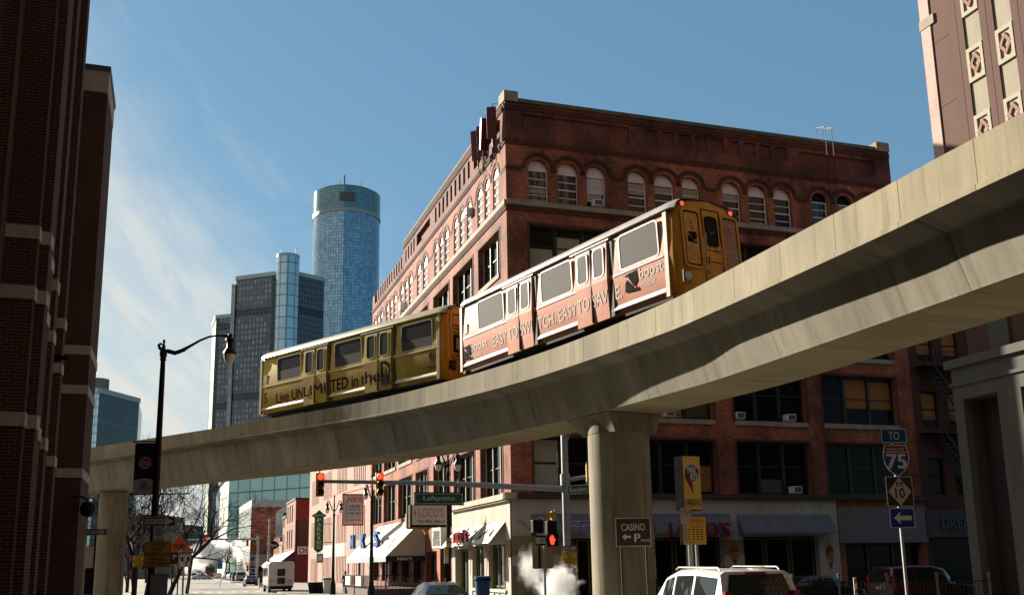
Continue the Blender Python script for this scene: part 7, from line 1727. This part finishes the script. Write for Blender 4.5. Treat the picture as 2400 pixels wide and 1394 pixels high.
# ---------------------------------------------------------------- people
def person(label, M4, coat, trousers, bag=None, cap=None, stride=.28):
    r = thing('person', label, 'person', M4)
    me = bpy.data.meshes.new('body')
    V_ = [(0, 0, .95, .15), (0, 0, 1.15, .15), (0, 0, 1.36, .17), (0, .01, 1.50, .07), (0, .02, 1.60, .085), (0, .03, 1.70, .09),
          (-.19, 0, 1.40, .075), (-.26, -.04, 1.15, .055), (-.27, .10, .90, .045), (-.27, .14, .82, .04), (.19, 0, 1.40, .075), (.26, .02, 1.15, .055), (.28, -.05, .90, .045), (.28, -.05, .80, .04),
          (-.10, 0, .88, .10), (-.11, stride * .5, .48, .07), (-.11, stride * .55, .08, .05), (-.11, stride * .55 + .16, .04, .045), (.10, 0, .88, .10), (.11, -stride * .25, .48, .07), (.11, -stride * .8, .10, .05), (.11, -stride * .8 + .15, .04, .045)]
    E = [(0, 1), (1, 2), (2, 3), (3, 4), (4, 5), (2, 6), (6, 7), (7, 8), (8, 9), (2, 10), (10, 11), (11, 12), (12, 13), (0, 14), (14, 15), (15, 16), (16, 17), (0, 18), (18, 19), (19, 20), (20, 21)]
    me.from_pydata([v[:3] for v in V_], E, []); o = bpy.data.objects.new('body', me); COL.objects.link(o); o.parent = r
    md = o.modifiers.new('skin', 'SKIN'); o.modifiers.new('sub', 'SUBSURF').levels = 1
    for i, v in enumerate(V_): me.skin_vertices[0].data[i].radius = (v[3], v[3])
    me.skin_vertices[0].data[0].use_root = True; me.materials.append(coat)
    SK_ = plain('skin', (.25, .14, .10), .6); m = MB(); m.lathe([(.02, -.13), (.07, -.10), (.09, 0), (.085, .08), (.04, .13), (0, .14)], (0, .03, 1.68), 12); hd_ = m.build('head', SK_, r, True)
    m = MB(); m.lathe([(.095, .0), (.10, .05), (.08, .12), (.02, .155)], (0, .02, 1.68), 12); m.build('hair' if not cap else 'cap', cap or plain('dark hair', (.02, .015, .012), .7), hd_, True)
    m = MB()
    for s, (kx, ky) in ((-1, (stride * .5, stride * .55)), (1, (-stride * .25, -stride * .8))):
        m.tube([(s * .10, 0, .92), (s * .11, kx, .48), (s * .11, ky, .1)], [.125, .09, .075], 10)
    m.build('trousers', trousers, r, True)
    m = MB()
    for s, ky in ((-1, stride * .55), (1, -stride * .8)): m.box(s * .11 - .05, s * .11 + .05, ky - .08, ky + .2, .0, .09)
    m.build('shoes', BLACK, r, bevel=.02)
    if bag:
        b = thing('bag', bag, 'bag', M4 @ T(.30, -.05, .44)); m = MB(); m.box(-.07, .07, -.20, .20, 0, .30); m.build('bag_body', BLACK, b, bevel=.03); m = MB(); m.tube([(0, -.1, .3), (0, -.06, .38), (0, .06, .38), (0, .1, .3)], .012, 6); m.build('handle', BLACK, b)
    return r
COATK = plain('black coat', (.012, .012, .014), .8, 0, .2, 5)
q = at(809, 1388, 93); person('person in dark clothes walking away past the slit-window building holding a bag', Matrix.Translation((q.x, q.y, 0)) @ RZ(HU - R_(90)) @ Matrix.Scale(1.02, 4), COATK, COATK, 'dark shoulder bag hanging from the hand of the walking person')
q = at(612, 1360, 128); person('distant person in dark clothes standing on the pavement left of the bus', Matrix.Translation((q.x, q.y, 0)) @ RZ(HU - R_(90)), COATK, COATK, None, None, .1)
q = at(1530, 1330, 44); person('person with a white cap half hidden behind the thick column', Matrix.Translation((q.x, q.y, 0)) @ RZ(.3), COATK, COATK, None, plain('white cap', (.7, .66, .62), .8), .1)
# ---------------------------------------------------------------- bare winter trees
BARK = plain('bark', (.030, .024, .020), .9, 0, .4, 6); TWIG = plain('twig', (.040, .030, .026), .9, 0, .3, 6)
def tree(label, x, y, h, spread, seed, depth=6, r0=.16, lean=(0, 0)):
    rnd = random.Random(seed); r = thing('bare_tree', label, 'tree', T(x, y, 0), 'bare street trees'); tm = MB(); cm = MB()
    def grow(p, d, L, rad, lev):
        k = 3; pts = [p]; q = p; dd = d.copy()
        for _ in range(k):
            dd = (dd + Vector((rnd.uniform(-1, 1), rnd.uniform(-1, 1), rnd.uniform(-.4, .7))) * .16).normalized(); q = q + dd * (L / k); pts.append(q)
        (tm if lev == 0 else cm).tube(pts, [rad * (1 - .35 * i / k) for i in range(k + 1)], 7 if lev < 2 else (5 if lev < 3 else 3), lev == 0)
        if lev >= depth: return
        for i in range(rnd.choice((2, 3, 3)) if lev < depth - 1 else 3):
            a = rnd.uniform(0, 6.283); t = rnd.uniform(.35, .85) * (1 if lev else .8); s = dd.orthogonal().normalized(); b = dd.cross(s)
            nd = (dd * math.cos(t) + (s * math.cos(a) + b * math.sin(a)) * math.sin(t) * spread).normalized(); nd.z += .10; nd.normalize()
            grow(pts[rnd.choice((1, 2, 3))] if (lev and i) else q, nd, L * rnd.uniform(.62, .85), max(.008, rad * rnd.uniform(.50, .66)), lev + 1)
    grow(Vector((0, 0, -.1)), Vector((lean[0], lean[1], 1)).normalized(), h * .30, r0, 0)
    tm.build('trunk', BARK, r, True); cm.build('crown', TWIG, r); return r
for i, (px, Y, h, lab, sd_, ln) in enumerate(((318, 58, 9.5, 'bare dark tree just right of the far column', 3, (.05, 0)), (344, 72, 10.5, 'bare tree behind the banner lamp post', 8, (.15, 0)), (392, 66, 9.0, 'bare tree leaning right over the orange diamond sign', 14, (.40, 0)), (236, 78, 11, 'bare tree behind the far column', 21, (0, 0)), (440, 105, 11, 'bare tree beyond the road work signs', 33, (.1, 0)), (300, 112, 12, 'bare tree farthest behind the left columns', 40, (0, 0)))):
    q = at(px, 1340, Y); tree(lab, q.x, q.y, h, 1.15, sd_, 7, .17 + .02 * (Y > 70), ln)
for i, (px, Y, h, lab, sd_) in enumerate(((526, 270, 13, 'distant bare tree left of a pair at the junction', 5), (536, 262, 12, 'distant bare tree right of a pair at the junction', 6))):
    q = at(px, 1340, Y); tree(lab, q.x, q.y, h, 1.2, sd_, 5, .22)
# more street trees farther along the left pavement: copies of the first ones, turned and resized
protos = [o for o in COL.objects if o.name.startswith('bare_tree') and o.parent is None][:4]
for i, (a_, l_, sc_) in enumerate(((62, 24, 1.0), (90, 23, 1.1), (120, 25, 1.0), (155, 23, 1.15), (195, 24, 1.1), (240, 23, 1.2), (300, 24, 1.2), (360, 26, 1.3))):
    p = K + U * a_ + NLV * l_; copy_tree(protos[i % 4], Matrix.Translation((p.x, p.y, 0)) @ RZ(i * 2.1) @ Matrix.Scale(sc_, 4), 'bare tree number %s along the far left pavement' % ('one', 'two', 'three', 'four', 'five', 'six', 'seven', 'eight')[i] if False else ('bare tree %s along the left pavement' % ('opening the row', 'second in the row', 'third in the row', 'fourth in the row', 'fifth in the row', 'sixth in the row', 'next to last in the row', 'ending the row')[i]))
for k, (px0, px1, py, Y_, c_, lb_) in enumerate(((380, 445, 1230, 520, (.12, .10, .09), 'low dark block closing the street behind the first bare trees'), (440, 505, 1252, 600, (.20, .17, .15), 'pale low block closing the street behind the steam'), (300, 372, 1205, 300, (.15, .12, .11), 'brown block behind the bare trees near the far column'))):
    a = at(px0, 1300, Y_); b = at(px1, 1300, Y_); zt = at(px0, py, Y_).z; r_ = thing('low_building', lb_, 'building', T(a.x, a.y, 0)); w_ = b.x - a.x
    m = MB(); m.wall(0, w_, 0, zt, [(w_ * (.08 + .18 * i), w_ * (.18 + .18 * i), zt * q, zt * (q + .14)) for i in range(5) for q in (.15, .42, .7)], .4); m.box(0, w_, .45, 20, 0, zt - .1); m.build('wall', plain('street end wall %d' % k, c_, .85, 0, .3, .3), r_); m = MB(); m.box(.2, w_ - .2, .40, .43, 0, zt - .3); m.build('glazing', PANED, r_)
# left background: low block with dark base, kerb, hydrant
q = at(165, 1290, 75); r = thing('pavilion', 'pale low pavilion wall with a dark base behind the left columns', 'building', T(q.x, q.y, 0) @ RZ(RV)); m = MB(); m.box(-3, 3.2, 0, 5, .55, q.z + .3); m.build('wall', plain('pale wall', (.36, .28, .20), .8, 0, .25, 1, True), r); m = MB(); m.box(-3.05, 3.3, -.05, 5, 0, .55); m.build('dark_base', BLACK, r); m = MB(); m.box(1.0, 2.6, -.03, .05, .6, 2.4); m.build('opening', PANED, r)
# steam
def steam(label, c, size, dens, seed, sc):
    m = MB(); n = 20; prof = [(max(.02, math.sin(math.pi * i / 10)), -math.cos(math.pi * i / 10)) for i in range(11)]; m.lathe(prof, n=n)
    mt = bpy.data.materials.new('steam %d' % seed); mt.use_nodes = True; nt = mt.node_tree; nt.nodes.clear(); N = nt.nodes.new; L = nt.links.new
    out = N('ShaderNodeOutputMaterial'); pv = N('ShaderNodeVolumePrincipled'); pv.inputs['Color'].default_value = (.97, .96, .94, 1); pv.inputs['Anisotropy'].default_value = .3
    tc = N('ShaderNodeTexCoord'); nz = N('ShaderNodeTexNoise'); nz.inputs['Scale'].default_value = sc; nz.inputs['Detail'].default_value = 6; nz.inputs['Roughness'].default_value = .65
    mp = N('ShaderNodeMapping'); mp.inputs['Location'].default_value = (seed, seed * 2, 0); L(tc.outputs['Object'], mp.inputs[0]); L(mp.outputs[0], nz.inputs['Vector'])
    ln_ = N('ShaderNodeVectorMath'); ln_.operation = 'LENGTH'; L(tc.outputs['Object'], ln_.inputs[0])
    ms_ = N('ShaderNodeMath'); ms_.operation = 'MULTIPLY_ADD'; L(ln_.outputs['Value'], ms_.inputs[0]); ms_.inputs[1].default_value = -.55; ms_.inputs[2].default_value = 0.02
    ad = N('ShaderNodeMath'); ad.operation = 'ADD'; L(ms_.outputs[0], ad.inputs[0]); L(nz.outputs[0], ad.inputs[1])
    mr = N('ShaderNodeMapRange'); mr.inputs[1].default_value = .12; mr.inputs[2].default_value = .36; mr.inputs[3].default_value = 0; mr.inputs[4].default_value = dens; L(ad.outputs[0], mr.inputs[0])
    L(mr.outputs[0], pv.inputs['Density']); L(pv.outputs[0], out.inputs['Volume'])
    o = m.build('steam', mt); o.matrix_world = Matrix.Translation(c) @ Matrix.Diagonal((size[0], size[1], size[2], 1)); return tag(o, label, 'steam')
steam('white steam cloud rising in front of the corner shopfront behind the slim signal post', at(1308, 1368, 50), (1.35, 1.1, 1.25), 2.8, 1, 2.8)
steam('faint wisp of steam drifting left of the slim signal post', at(1245, 1330, 51), (.9, .8, 1.3), .9, 2, 1.6)
steam('bright plume of steam blowing across the far end of the street', at(505, 1292, 300), (9.0, 8, 5.0), .55, 3, 1.8)
steam('low bank of steam hiding the far cars', at(455, 1310, 320), (7, 8, 5.5), .30, 4, 1.5)
steam('thin upright puff of steam beside the glass-fronted block', at(560, 1290, 250), (1.6, 3, 4.2), 1.0, 5, 1.4)
